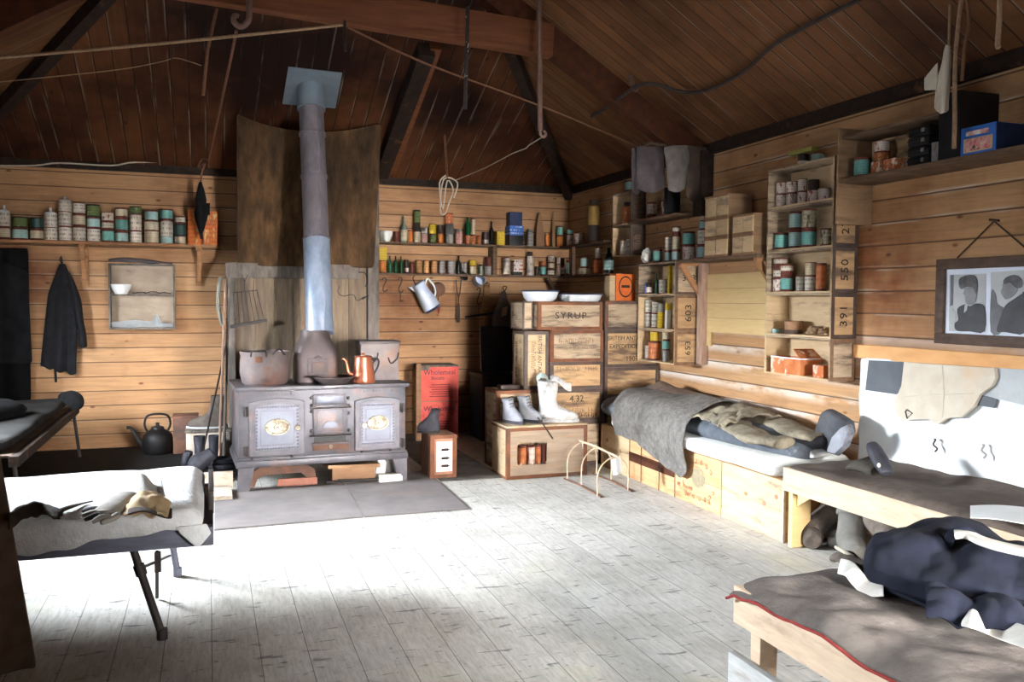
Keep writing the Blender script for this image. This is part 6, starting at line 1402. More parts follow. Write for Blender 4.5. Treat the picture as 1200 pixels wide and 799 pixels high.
patch('cloth_patch', [(1148, 462), (1168, 468), (1165, 478), (1140, 474)], 'slatecloth', 4.1, 'small slate-grey scrap peeping from under the oatmeal canvas', 'cloth')
cx = [(1061, 424), (1100, 427), (1135, 429), (1167, 431), (1168, 442), (1164, 452), (1150, 462), (1143, 476), (1128, 489), (1112, 489), (1101, 497), (1098, 496), (1090, 491), (1060, 492), (1053, 486), (1050, 470), (1058, 452)]
t = patch('oatmeal_canvas', cx, 'oatmeal', 4.09, 'oatmeal canvas bag flattened on the white lining under the picture', 'canvas bag', .012, .012)
b = new(); P = [AX(x, y, 4.074) for x, y in ((1063, 480), (1069, 484), (1063, 490), (1061, 482))]; tube(b, P + [P[0]], .004, 6); obj('buckle', b, M['iron'], t)
b = new(); tube(b, [AX(x, y, 4.077) for x, y in ((1060, 465), (1100, 462), (1140, 461))], .003, 6, 3); tube(b, [AX(x, y, 4.077) for x, y in ((1104, 428), (1106, 460), (1104, 490))], .003, 6, 3); obj('seam', b, M['oatmeal'], t)
for px, py, lab in ((1098, 521, 'bent black nail hook in the white lining, the one by the oatmeal canvas'), (1155, 528, 'second bent nail hook in the white lining, over the bunk')):
    p = AX(px, py, 4.09); b = new(); tube(b, [(0, .02, .03), (-.012, 0, .03), (-.018, .01, 0), (-.012, -.015, -.02), (-.02, -.005, -.04)], .006, 6, 3); o = obj('nail_hook', b, M['iron'] if px < 1120 else M['tin_grey'], None, True, p); tag(o, lab, 'hook')
b = new(); bar(b, (4.13, 2.2, zt + .055), (4.13, 4.75, zt + .055), .03, .09, bev=.003); struct('trim_12', b, M['wall_lath'])
# ================================================================== the bed of packing cases
XB = 3.48
ys = [7.36, 6.78, 5.995, 5.33, 4.61]
labs = ['first bed case by the wire hoops, blank pale front with torn foot', 'second bed case, dark band across its front, under the fur blanket edge', 'third bed case with a round worn stencil and emblem', 'fourth bed case, knotty pale front, next to the brown bunk']
bc = []
ZBC = .40
for i in range(4):
    y1, y0 = ys[i], ys[i + 1]
    t = thing('bed_case', labs[i], 'packing case', (XB, y0 + .004, .002), 0, 'packing cases under the bed')
    L, D, H = y1 - y0 - .008, XR - .03 - XB, ZBC
    m = 'crate_pale' if i in (0, 3) else 'crate_pine'
    b = new(); box(b, .012, D, .004, L - .004, 0, H); obj('case_body', b, M['crate_pine'], t, False)
    n = (2, 2, 2, 2)[i]
    for k in range(n):
        b = new(); box(b, 0, .012, 0, L, H * k / n + .001, H * (k + 1) / n - .001, None, bev=.002); obj('front_board', b, M[m], t)
    b = new(); box(b, -.006, .012, -.006, .008, 0, H, None, bev=.002) if i == 3 else box(b, -.004, .012, L - .012, L, 0, H, None, bev=.002); obj('corner_strip', b, M['whitewood'] if i == 3 else M['edge_wood'], t)
    if i == 1:
        b = new(); box(b, -.006, 0, 0, L, H * .38, H * .58, None, bev=.002); obj('dark_band', b, M['beam_brown'], t)
        b = new(); tube(b, [(-.008, L * .7, .0), (-.008, L * .7, H * .9)], .003, 6); tube(b, [(-.008, L * .3, .0), (-.008, L * .3, H * .9)], .003, 6); obj('wire_tie', b, M['iron'], t)
    if i == 2:
        b = new(); rn = random.Random(4)
        for a in [PI * (-.85 + 1.7 * k / 15) for k in range(16)]:
            if rn.random() < .8:
                mm = tr((-.0015, L * .47 + .22 * math.cos(a + PI / 2) * -1, H * .5 + .145 * math.sin(a + PI / 2)), (a, 0, 0))
                box(b, -.001, .001, -.014, .014, -.018, -.012, mm); box(b, -.001, .001, -.014, -.009, -.018, .018, mm)
                if rn.random() < .6: box(b, -.001, .001, .006, .011, -.018, .014, mm)
        obj('worn_lettering', b, M['ink_fade2'], t, False)
        b = new(); rev(b, [(0, .002), (.085, .002), (.085, 0)], 14, tr((-.0006, L * .47, H * .55), (0, -PI / 2, 0), (.9, 1.1, 1))); rumple(b, .003, 20); obj('emblem', b, M['emblem'], t)
        worn(t, -.2, .2, 0, .035, 'ink_fade2', (0, 0, -PI / 2), (-.0015, L * .45, H * .17), 15); worn(t, -.12, .12, 0, .03, 'ink_fade2', (0, 0, -PI / 2), (-.0015, L * .75, H * .3), 16)
    if i in (0, 3):
        b = new(); rn = random.Random(i)
        for k in range(3): rev(b, [(0, .0015), (.02, .0015), (.022, 0)], 10, tr((-.0002, L * rn.uniform(.1, .9), H * rn.uniform(.2, .8)), (0, -PI / 2, 0), (rn.uniform(.6, 1.2), 1, 1)))
        obj('knot', b, M['knotwood'], t, False)
# mattress
def slabcloth(name, x0, x1, y0, y1, z0, z1, mat, n=12, puff=.02, amp=.008, seed=0, edge=.05):
    bm = new(); nu, nv = 20, 26
    rings = []
    for j in range(nv + 1):
        v = j / nv; y = y0 + (y1 - y0) * v
        e = min(v, 1 - v) * (y1 - y0); f = min(1, e / edge); f = math.sqrt(max(0, 1 - (1 - f) ** 2)) if f < 1 else 1
        f = max(f, .25)
        ring = []
        for k in range(nu):
            a = 2 * PI * k / nu; c, s_ = math.cos(a), math.sin(a)
            cx = math.copysign(abs(c) ** .28, c); sz = math.copysign(abs(s_) ** .55, s_)
            x = (x0 + x1) / 2 + (x1 - x0) / 2 * cx * (1 - .06 * (1 - f)); z = (z0 + z1) / 2 + (z1 - z0) / 2 * sz * (f if sz > 0 else 1)
            ring.append((x, y, z + (puff * fb(x * 2 + seed, y * 2) if sz > 0 else 0)))
        rings.append(ring)
    loft(bm, rings); rumple(bm, amp, 6, seed); o = obj(name, bm, M[mat]); return sub(o)
o = slabcloth('bed_mattress', 3.42, 4.1, 4.66, 7.1, .405, .53, 'sheet_white', puff=.015); tag(o, 'white lumpy mattress on the row of bed cases', 'mattress')
def long_bag(name, pts, mat, label, cat, rx, rz, amp=.012, seg=18):
    bm = new(); tube(bm, pts, rx, seg, 6, sq=rz); rumple(bm, amp, 5); o = sub(obj(name, bm, M[mat])); return tag(o, label, cat)
long_bag('sleeping_bag', [(3.72, 7.44, .53), (3.72, 7.38, .55), (3.73, 7.15, .56), (3.76, 6.5, .575), (3.79, 5.9, .58), (3.8, 5.2, .565), (3.82, 4.8, .56), (3.83, 4.72, .56)], 'bag_blue', 'blue-grey sleeping bag stretched along the bed, its end poking past the hide', 'sleeping bag', [.08, .24, .29, .31, .30, .27, .2, .06], .42)
def drape(x_edge, y0, y1, xw, ztop, zlow, amp, seed, crown=.0):
    """a hide lying over the bed (u along the bed, v from the wall to the hanging edge)"""
    def f(u, v):
        y = y0 + (y1 - y0) * u
        s = v * 1.0; xt = xw + (x_edge - xw) * min(1, s / .62)
        low = zlow(u) if callable(zlow) else zlow
        if s <= .62:
            q_ = s / .62; z = ztop + crown * math.sin(PI * (.15 + .8 * q_)) ; x = xt
            if q_ > .8: z -= .035 * ((q_ - .8) / .2) ** 2
        else:
            q_ = (s - .62) / .38; x = x_edge - .028 * math.sin(PI * min(1, q_ * 1.2)) - .015; z = (ztop + crown * math.sin(PI * .95) - .035) * (1 - q_) + low * q_
        z += amp * fb(y * 2.2 + seed, s * 2.5); x -= abs(amp * 1.2 * fb(y * 3 + seed + 4, s * 3)) * (1 if s > .5 else 0)
        return (x, y, z)
    return f
b = new(); sheet(b, drape(3.46, 6.98, 5.72, 3.98, .685, lambda u: .36 - .2 * max(0, (u - .35) / .65) + .09 * max(0, u - .93) / .07, .03, 1.3, .085), 34, 26, .014); o = sub(obj('fur_blanket', b, M['fur_grey'])); tag(o, 'grey fur hide blanket draped over the bed and down its front', 'fur')
b = new(); sheet(b, lambda u, v: (4.08 - .38 * v - .05 * math.sin(PI * u), 7.0 - 1.75 * u + .04 * math.sin(8 * v), .735 + .07 * math.sin(PI * v) - .1 * u + .03 * fb(u * 4, v * 3, 2)), 24, 12, .014); o = sub(obj('brown_hide', b, M['fur_brown'])); tag(o, 'dark brown hide lying along the wall side of the bed above the grey fur', 'hide')
# trousers on the bed
t = thing('khaki_trousers', 'crumpled khaki trousers lying on the sleeping bag towards the brown bunk', 'trousers', (0, 0, 0))
b = new(); sheet(b, lambda u, v: (3.98 - .5 * v + .05 * math.sin(5 * u), 5.75 - .5 * u, .70 - .045 * v * v + .05 * math.sin(PI * v) + .04 * fb(u * 7, v * 7, 3)), 24, 24, .016); sub(obj('seat', b, M['khaki'], t))
b = new(); tube(b, [(3.62, 5.4, .66), (3.55, 5.15, .645), (3.52, 4.95, .63), (3.56, 4.72, .625)], [.125, .12, .115, .10], 20, 9, .3); rumple(b, .02, 6); rumple(b, .008, 20); sub(obj('leg', b, M['khaki'], t))
b = new(); tube(b, [(3.88, 5.4, .68), (3.84, 5.1, .68), (3.8, 4.9, .67), (3.82, 4.7, .655)], [.125, .12, .115, .10], 20, 9, .3); rumple(b, .02, 6, 3); rumple(b, .008, 20); sub(obj('leg', b, M['khaki'], t))
# tall felt boots against the wall at the bed end
def lying(name, label, loc, rot, mat='boot_grey', **k): return boot(name, label, mat, loc, rot, **k)
b = new(); P0 = [AX(951, 517, 3.8), AX(962, 481, 3.9), AX(980, 481, 3.92), AX(1002, 494, 3.9), AX(996, 520, 3.8), AX(975, 532, 3.72)]
t = thing('felt_overshoe', 'large slate-grey felt overshoe propped against the wall at the end of the bed', 'boot', (0, 0, 0))
def felt_block(bm, px, X, dep):
    Q = [AX(x, y, X) for x, y in px]; n_ = len(Q); c = sum(Q, V(0, 0, 0)) / n_
    rings = [[c + (q_ - c) * k_ + V(d_, 0, 0) for q_ in Q] for k_, d_ in ((.86, -.01), (.97, .008), (1, .03), (1, dep - .03), (.95, dep - .01), (.8, dep))]
    loft(bm, rings)
b = new(); felt_block(b, [(948, 519), (955, 500), (962, 482), (967, 479), (978, 486), (990, 494), (992, 506), (984, 524), (973, 532), (960, 528)], 3.86, .09); rumple(b, .006, 9); obj('upper', b, M['felt_slate'], t, angle=55)
b = new(); felt_block(b, [(968, 531), (975, 512), (986, 500), (993, 497), (996, 506), (990, 523), (979, 534)], 3.81, .05); obj('sole', b, M['boot_grey'], t, angle=55)
b = new(); tube(b, [(3.7, 4.85, .60), (3.8, 4.75, .62), (3.92, 4.72, .63)], [.06, .08, .05], 14, 4, .7); rumple(b, .01, 8); o = sub(obj('dark_boot_shaft', b, M['boot_black'])); tag(o, 'dark boot shaft lying between the khaki trousers and the felt overshoe', 'boot')
b = new(); tube(b, [(3.74, 4.70, .545), (3.85, 4.72, .55), (4.0, 4.8, .55)], [.04, .05, .04], 12, 4, .6); rumple(b, .008, 8)
bm_ = b; o = sub(obj('rolled_cloth', bm_, M['sheet_white'])); tag(o, 'white rolled cloth end at the foot of the bed, tucked by the brown bunk', 'cloth')
# ================================================================== middle bunk
X2 = 3.44; Y2 = 4.575
zt2 = AX(917, 546, X2).z; zb2 = AX(917, 574, X2).z
t = thing('plank_bunk', 'plank bunk under a brown blanket along the white lining', 'bunk', (X2, Y2, 0))
b = new(); box(b, 0, .035, -2.6, 0, zb2, zt2 - .004, None, bev=.004); obj('side_board', b, M['benchwood'], t)
b = new(); box(b, .035, .66, -2.6, -.002, zt2 - .06, zt2 - .02, None, bev=.003); obj('bed_boards', b, M['whitewood'], t)
b = new(); box(b, .035, .68, -.035, -.002, zb2, zt2 - .062, None, bev=.003); obj('end_board', b, M['benchwood'], t)
b = new(); box(b, .02, .16, -.075, -.036, .002, zb2 + .02, None, bev=.003); obj('post', b, M['newwood'], t)
b = new(); prism(b, [(0, 0), (.22, 0), (0, -.14)], .02, tr((.05, -.036, zb2 + .02), (0, 0, -PI / 2))) ; obj('corner_brace', b, M['newwood'], t)
b = new(); box(b, .02, .09, -2.55, -2.5, .002, zb2 + .02); obj('post', b, M['newwood'], t, False)
b = new(); box(b, .3, .33, -2.0, -.7, .1, .3); obj('back_board', b, M['orangewood'], t, False)
def bl(u, v):
    x = X2 + .005 + .68 * v; y = Y2 - .01 - 2.5 * u
    z = zt2 + .008 + .022 * fb(x * 2.4, y * 2.4) + .03 * max(0, v - .8) / .2 + .012 * math.sin(4 * y) * v
    if v < .06: z -= .03 * (1 - v / .06)
    return (x, y, z)
b = new(); sheet(b, bl, 60, 22, -.012); o = sub(obj('brown_blanket', b, M['blanket'])); tag(o, 'dark brown woollen blanket spread over the plank bunk', 'blanket')
pc = AX(1022, 548, 3.68)
t = thing('felt_mitten', 'dark felt mitten with an upright thumb end lying on the brown blanket', 'mitten', (pc.x, pc.y, zt2 + .03))
P1, P2 = AX(1040, 556, 3.62), AX(1021, 519, 3.66)
o_ = Vector(t.location)
b = new(); tube(b, [P1 - o_, P1.lerp(P2, .35) - o_, P1.lerp(P2, .75) - o_, P2 - o_], [.035, .052, .05, .03], 16, 4, .75); rumple(b, .005, 9); sub(obj('cuff', b, M['boot_black'], t))
b = new(); tube(b, [AX(994, 549, 3.68) - o_, AX(1008, 545, 3.68) - o_, AX(1028, 552, 3.66) - o_], [.03, .06, .05], 16, 4, .6); rumple(b, .008, 9); sub(obj('hand', b, M['felt_green'], t))
b = new(); P_ = AX(1030, 545, 3.58) - o_; rev(b, [(0, .004), (.012, .003), (.014, 0)], 10, tr(P_, (0, -PI / 2, 0))); obj('patch', b, M['oatmeal'], t)
def pap(u, v): return AZ(1137 + 110 * u, 593 + 2 * u + 14 * v + 10 * u * v, zt2 + .055) + V(0, 0, .006 * math.sin(6 * u))
b = new(); sheet(b, lambda u, v: tuple(pap(u, v)), 12, 6, .003); o = obj('white_sheet', b, M['lining']); tag(o, 'white sheet of cloth lying at the edge of the brown blanket', 'sheet')
# boots pushed under the bunk
def tilted(name, label, mat, pa, pb, X0, X1, r, toe, group=None):
    """felt boot leaning under the bunk: shaft from pb (top) to pa (heel), then the foot towards toe"""
    A_, B_ = AX(pa[0], pa[1], X0), AX(pb[0], pb[1], X1); T_ = AX(toe[0], toe[1], X0 - .06)
    A_.z = max(A_.z, r * 1.05); T_.z = max(T_.z, r * .62); T_.z = min(T_.z, r * .8)
    t = thing(name, label, 'boot', (0, 0, 0), 0, group)
    b = new(); tube(b, [B_, B_.lerp(A_, .5), A_, A_.lerp(T_, .5) - V(0, 0, .01), T_], [r * 1.08, r * 1.0, r * 1.0, r * .92, r * .62], 16, 5, .9); rumple(b, .008, 7, random.random() * 5); sub(obj('upper', b, M[mat], t))
    b = new(); rev(b, [(r * 1.05, 0), (r * 1.16, .01), (r * 1.16, .03), (r * 1.05, .04)], 16, Matrix.Translation(B_) @ (A_ - B_).to_track_quat('Z', 'Y').to_matrix().to_4x4()); obj('cuff', b, M[mat], t)
    return t
tilted('felt_boot', 'large brown felt boot under the bunk next to its wooden post', 'boot', (951, 622), (984, 588), 3.62, 3.82, .078, (953, 638))
tilted('felt_boot', 'pale grey felt boot upright in the middle under the bunk', 'boot_pale2', (997, 633), (1000, 598), 3.66, 3.72, .085, (1006, 648))
tilted('felt_boot', 'brown felt boot farthest along under the bunk, by the orange board', 'boot', (1045, 632), (1022, 602), 3.72, 3.8, .08, (1060, 640))
tilted('felt_boot', 'dark reddish boot leaning behind the large brown boot under the bunk', 'leather_brown', (953, 610), (957, 590), 3.95, 3.98, .06, (948, 622))
tilted('felt_boot', 'low crumpled white boot behind the two brown felt boots under the bunk', 'boot_pale', (988, 632), (975, 622), 3.78, 3.85, .05, (970, 640))
# ================================================================== front bunk
X1, Y1, ZT1 = 1.85, 2.74, .5
t = thing('plank_bunk', 'plank bunk nearest the camera, board sides open below a grey blanket', 'bunk', (X1, Y1, 0))
b = new(); box(b, 0, .03, -2.0, 0, ZT1 - .15, ZT1 - .01, None, bev=.004); obj('side_board', b, M['benchwood'], t)
b = new(); box(b, .03, 1.1, -.03, 0, ZT1 - .15, ZT1 - .01, None, bev=.004); obj('end_board', b, M['benchwood'], t)
b = new(); box(b, .03, 1.1, -2.0, -.03, ZT1 - .05, ZT1 - .012, None, bev=.003); obj('bed_boards', b, M['whitewood'], t)
for x, y in ((.03, -.13), (1.02, -.13), (.03, -1.9)):
    b = new(); box(b, x, x + .075, y, y + .06, .002, ZT1 - .05, None, bev=.004); obj('post', b, M['benchwood'], t)
b = new(); box(b, -.012, .02, -2.0, .01, .08, .235, None, bev=.004); obj('lower_board', b, M['greywood2'], t)
def bl1(u, v):
    x = X1 - .02 + 1.14 * v; y = Y1 + .01 - 1.95 * u
    z = ZT1 + .012 + .022 * fb(x * 2.2 + 5, y * 2.2) + .010 * math.sin(9 * x + 5 * y + 3 * fb(x * 3, y * 3)) + .008 * fb(x * 9, y * 9)
    if v < .05: z -= .035 * (1 - v / .05)
    if u < .03: z -= .03 * (1 - u / .03)
    return (x, y, z)
t = thing('grey_blanket', 'grey-brown felt blanket with a red selvedge on the nearest bunk', 'blanket', (0, 0, 0))
b = new(); sheet(b, bl1, 56, 34, -.012); sub(obj('blanket_body', b, M['blanket_grey'], t))
b = new(); tube(b, [Vector(bl1(u / 40, 0)) + V(-.004, 0, .002 + .003 * math.sin(u)) for u in range(41)], .0055, 8); obj('red_selvedge', b, M['red_edge'], t)
rn = random.Random(8)
# navy trousers with white braces
t = thing('navy_trousers', 'heap of navy wool trousers with white bands lying across the nearest bunk', 'trousers', (0, 0, 0))
def LP(px, py, z): return AZ(px, py, z)
ctl = [(1014, 676, .56), (1060, 668, .60), (1110, 655, .62), (1150, 650, .64), (1240, 670, .64)]
b = new()
def nav(u, v):
    # u along the heap, v from its far edge to its near edge
    a = LP(1018 + 250 * u, 640 - 18 * math.sin(PI * min(1, u * 1.3)) + 20 * u * u, .56); c = LP(1012 + 250 * u, 690 + 34 * u + 22 * math.sin(PI * u), .525)
    p = a.lerp(c, v); hgt = .03 + .115 * math.sin(PI * min(1, max(0, v))) ** .7 * (.55 + .45 * math.sin(PI * min(1, u * .8 + .2)))
    fold = .013 * math.sin(15 * u + 8 * v + 2 * fb(u * 3, v * 3)) * math.sin(PI * v) + .03 * fb(u * 2.6, v * 2.2, 1.7) + .006 * fb(u * 12, v * 9, 4)
    z = ZT1 + .03 + hgt + fold
    if v > .93 or v < .05: z = ZT1 + .03 + .015 * math.sin(9 * u)
    if u < .04: z = ZT1 + .03 + (z - ZT1 - .03) * (.35 + .65 * u / .04)
    return (p.x, p.y, max(z, ZT1 + .03))
sheet(b, nav, 72, 40, .014); sub(obj('cloth_heap', b, M['navy'], t))
def ribbon(path, wpx, zf, nu=22, nv=6, th=.006):
    P_ = catmull([(x, y, 0) for x, y in path], 8)
    def f(u, v):
        i = u * (len(P_) - 1); k = min(len(P_) - 2, int(i)); q_ = P_[k].lerp(P_[k + 1], i - k); d_ = (P_[k + 1] - P_[k]).normalized()
        n_ = V(-d_.y, d_.x, 0) * (wpx * (v - .5)); return tuple(LP(q_.x + n_.x, q_.y + n_.y, zf(u, v)))
    bm = new(); sheet(bm, f, nu, nv, th); return bm
b = new(); sheet(b, lambda u, v: tuple(LP(1085 + 130 * u, 700 + 18 * u + (26 + 8 * u) * v, ZT1 + .05) + V(0, 0, .06 * math.sin(PI * v) ** .7 + .02 * fb(u * 6, v * 4) + .01 * math.sin(12 * u))), 24, 14, .012); sub(obj('leg', b, M['navy'], t))
b = ribbon([(1130, 722), (1150, 727), (1175, 738), (1215, 752)], 26, lambda u, v: ZT1 + .085 + .012 * math.sin(8 * u) - .03 * v); sub(obj('white_turnup', b, M['webbing'], t))
b = ribbon([(984, 664), (996, 668), (1006, 680), (1018, 690), (1036, 690)], 19, lambda u, v: ZT1 + .045 + .03 * math.sin(PI * u) * (1 - v) + .015 * math.sin(7 * u)); sub(obj('white_band', b, M['webbing'], t))
b = ribbon([(1118, 626), (1133, 626), (1150, 634), (1178, 642), (1215, 649)], 10, lambda u, v: .715 + .012 * math.sin(PI * v)); sub(obj('brace_strap', b, M['webbing'], t))
b = new(); tube(b, [LP(1112, 640, .66), LP(1114, 628, .70), LP(1130, 622, .725), LP(1140, 628, .71)], .022, 10, 4, .5); sub(obj('waistband', b, M['navy'], t))
t = thing('knitted_sock', 'crumpled brown sock end sticking out by the white band on the nearest bunk', 'sock', (0, 0, 0))
b = new(); tube(b, [LP(976, 655, .5), LP(988, 652, .53), LP(1004, 662, .53), LP(1018, 668, .53)], [.02, .04, .045, .035], 12, 4, .6); rumple(b, .01, 12); sub(obj('sock_body', b, M['boot'], t))
b = new(); tube(b, [LP(980, 641, .55), LP(990, 647, .56), LP(1000, 652, .55)], .008, 8, 3); obj('sock_rib', b, M['oatmeal'], t)
# ================================================================== left: the white cot
CX0, CX1, CY0, CY1, CZ = -1.95, .012, 4.12, 5.12, .47
t = thing('camp_cot', 'folding camp cot with blue-grey rails and dark iron legs under white fleece', 'cot', (CX1, CY0, 0))
b = new(); bar(b, (CX0 - CX1, .03, CZ), (0, .03, CZ), .06, .085, bev=.005); obj('side_rail', b, M['cotwood'], t)
b = new(); bar(b, (CX0 - CX1, CY1 - CY0 - .03, CZ), (0, CY1 - CY0 - .03, CZ), .06, .085, bev=.005); obj('side_rail', b, M['cotwood'], t)
b = new(); bar(b, (-.03, .06, CZ + .005), (-.03, CY1 - CY0 - .06, CZ + .005), .06, .07, bev=.004); obj('end_rail', b, M['iron'], t)
b = new(); box(b, -.022, .004, .35, CY1 - CY0 - .05, CZ + .02, CZ + .13, None, bev=.003); obj('end_plate', b, M['iron'], t)
b = new(); bar(b, (-.16, .02, CZ + .0), (-.16, CY1 - CY0 - .02, CZ), .05, .05); obj('cross_rail', b, M['cotwood'], t)
b = new(); bar(b, (CX0 - CX1 + .1, .05, CZ + .02), (CX0 - CX1 + .1, CY1 - CY0 - .05, CZ + .02), .05, .05); obj('cross_rail', b, M['cotwood'], t)
b = new(); box(b, CX0 - CX1, -.04, .05, CY1 - CY0 - .05, CZ + .03, CZ + .045); obj('canvas_bed', b, M['canvas_flap'], t, False)
def LC(p): return Vector(p) - V(CX1, CY0, 0)
for px0, py0, px1, py1, yy, r, m in ((155, 650, 190, 744, 4.2, .018, 'iron'), (193, 638, 208, 671, 5.06, .018, 'cotwood')):
    f = AZ(px1, py1, .02); top_ = AY(px0, py0, f.y); top_.z = CZ - .03
    A_ = LC(f); B_ = LC(V(AY(px0, py0, f.y).x, f.y, CZ - .03))
    b = new(); tube(b, [A_, B_], r, 10); rev(b, [(r * 1.4, 0), (r * 1.4, .05), (r, .05)], 12, Matrix.Translation(A_.lerp(B_, .68)) @ (B_ - A_).to_track_quat('Z', 'Y').to_matrix().to_4x4()); tube(b, [A_ - V(0, 0, .018), A_ + V(0, 0, .03)], r * 1.35, 10); obj('leg', b, M[m], t)
for yy in (.12, .9):
    b = new(); tube(b, [(CX0 - CX1 + .4, yy, .0), (CX0 - CX1 + .3, yy, CZ - .03)], .018, 10); obj('leg', b, M['iron'], t)
b = new(); tube(b, [LC(AY(160, 668, 4.25)), LC(AY(199, 651, 5.0))], .008, 8); obj('spreader', b, M['iron'], t)
b = new(); tube(b, [LC(AY(184, 646, 4.6)), LC(AZ(184, 700, .01))], .009, 8); box(b, -.015, .015, -.015, .015, -.05, .05, tr(LC(AY(185, 658, 4.6)))); obj('stay', b, M['iron'], t)
def fl(u, v):
    # u along the cot, v across from the far side over the top and down the near side
    x = CX0 + (CX1 - .05 - CX0) * u; w_ = .82
    if v < .08: y = CY1 - .01; z = CZ + .12 - .09 * (1 - v / .08)
    elif v < w_: q_ = (v - .08) / (w_ - .08); y = CY1 - .02 - (CY1 - CY0 - .04) * q_; z = CZ + .125 + .012 * math.sin(PI * q_)
    else: q_ = (v - w_) / (1 - w_); y = CY0 - .012 - .012 * math.sin(PI * q_); z = CZ + .125 - (.115 + .05 * fb(x * 2.5, 3) - .035 * max(0, (u - .6) / .4)) * q_
    z += .014 * fb(x * 3, y * 3, 5); y += .01 * fb(x * 4, z * 4, 9)
    if u > .97: z -= .05 * ((u - .97) / .03) ** 2
    return (x, y, z)
t = thing('fleece', 'thick white fleece covering the folding camp cot', 'fleece', (0, 0, 0))
b = new(); sheet(b, fl, 70, 44, .02); sub(obj('fleece_body', b, M['fleece'], t))
b = new(); sheet(b, lambda u, v: (CX1 - .16 + .13 * u + .02 * v, CY0 - .035 - .01 * math.sin(3 * u), CZ + .07 - .11 * v * (1 - abs(u - .55) * 1.3)), 8, 8, .01); sub(obj('hanging_corner', b, M['fleece'], t))
ZF = CZ + .145
# glove, hide scraps and rag on the fleece
def FZ(px, py, dz=0.0): return AZ(px, py, ZF + dz)
t = thing('wool_glove', 'grey wool glove with dark fingers spread out on the white fleece', 'glove', (0, 0, 0))
b = new(); tube(b, [FZ(150, 580, .03), FZ(140, 586, .028), FZ(128, 598, .025), FZ(122, 604, .022)], [.055, .06, .062, .05], 14, 4, .42); rumple(b, .005, 10); sub(obj('palm', b, M['glove'], t))
for i, (a, c) in enumerate((((125, 600), (97, 599)), ((124, 603), (96, 604)), ((126, 606), (99, 609)), ((130, 607), (108, 612)))):
    A_, B_ = FZ(*a, .022), FZ(*c, .014)
    b = new(); tube(b, [A_, A_.lerp(B_, .5) + V(0, 0, .012), B_], [.018, .017, .012], 10, 4, .8); sub(obj('finger', b, M['glove_dark' if i % 2 == 0 else 'glove'], t))
b = new(); tube(b, [FZ(138, 603, .022), FZ(130, 608, .02), FZ(118, 613, .014)], [.018, .017, .012], 10, 4, .8); sub(obj('thumb', b, M['glove'], t))
t = thing('tan_bag', 'crumpled tan hide bag with a grey collar on the white fleece', 'bag', (0, 0, 0))
b = new(); sheet(b, lambda u, v: tuple(FZ(148 + 52 * u - 4 * v, 588 + 18 * v + 2 * u, .012) + V(0, 0, .055 * math.sin(PI * u) * math.sin(PI * (.25 + .7 * v)) + .02 * fb(u * 4, v * 4, 7))), 14, 12, .012); sub(obj('bag_body', b, M['tan'], t))
b = new(); sheet(b, lambda u, v: tuple(FZ(158 + 32 * u + 4 * v, 574 + 12 * v + 4 * math.sin(PI * u), .03) + V(0, 0, .05 * (1 - v) + .03 * math.sin(2 * PI * u) * (1 - v) + .01)), 12, 8, .01); sub(obj('collar', b, M['glove'], t))
b = new(); sheet(b, lambda u, v: tuple(FZ(150 + 52 * u, 602 + 6 * v - 6 * u * (1 - v), .012) + V(0, 0, .015 * math.sin(5 * u) + .012)), 12, 6, .01); sub(obj('dark_hem', b, M['darkrag'], t))
t = thing('brown_rag', 'dark brown rag with a thin tail lying on the fleece next to the canvas flap', 'rag', (0, 0, 0))
b = new(); sheet(b, lambda u, v: tuple(FZ(8 + 64 * u, 612 - 10 * math.sin(PI * min(1, u)) - 6 * u + 10 * v * (1 - .6 * u), .012) + V(0, 0, .045 * math.sin(PI * v) * (1 - .4 * u) + .018 * fb(u * 5, v * 3, 8))), 16, 8, .012); sub(obj('rag_body', b, M['darkrag'], t))
b = new(); tube(b, [FZ(66, 600, .012), FZ(82, 594, .016), FZ(96, 590, .012), FZ(109, 587, .012)], [.02, .016, .008, .006], 8, 4, .5); sub(obj('rag_tail', b, M['darkrag'], t))
# canvas flap at the very edge
def cf(u, v):
    x0 = AY(0, 560, 4.0).x - .55; xe = AY(-3 + 48 * v, 560 + 210 * v, 4.0).x
    x = x0 + (xe - x0) * u
    return (x, 3.98 + .035 * math.sin(14 * u + 1.2 * v) * (1 - .2 * v) - .05 * (1 - u), .965 * (1 - v) + .004)
b = new(); sheet(b, cf, 24, 20, .012); o = sub(obj('canvas_flap', b, M['canvas_flap'])); tag(o, 'dirty brown canvas hanging edge-on in front of the white cot', 'canvas')
# ================================================================== left: rear cot, curtain, coat
t = thing('rear_cot', 'low dark cot frame in the shadowed corner by the black curtain', 'cot', (-1.22, 9.0, 0))
zc = .47
b = new(); bar(b, (0, .25, zc), (0, -2.6, zc), .06, .07, bev=.005); obj('side_rail', b, M['beam_dark'], t)
b = new(); bar(b, (-1.0, .25, zc), (-1.0, -2.6, zc), .06, .07, bev=.005); obj('side_rail', b, M['beam_dark'], t)
b = new(); bar(b, (-1.0, .22, zc), (.03, .22, zc), .06, .07, bev=.005); obj('end_rail', b, M['greywood'], t)
for x, y in ((-.0, .2), (-.98, .2), (0, -2.5), (-.98, -2.5)):
    b = new(); tube(b, [(x + .03, y + .02, .01), (x - .02, y, zc)], .015, 8); obj('leg', b, M['iron'], t)
b = new(); box(b, -.99, -.02, -2.55, .2, zc + .02, zc + .035); obj('canvas_bed', b, M['canvas_flap'], t, False)
o = slabcloth('rear_mattress', -2.22, -1.27, 6.5, 9.2, .51, .6, 'rearbed', puff=.02, seed=3); tag(o, 'dim grey mattress on the dark rear cot', 'mattress')
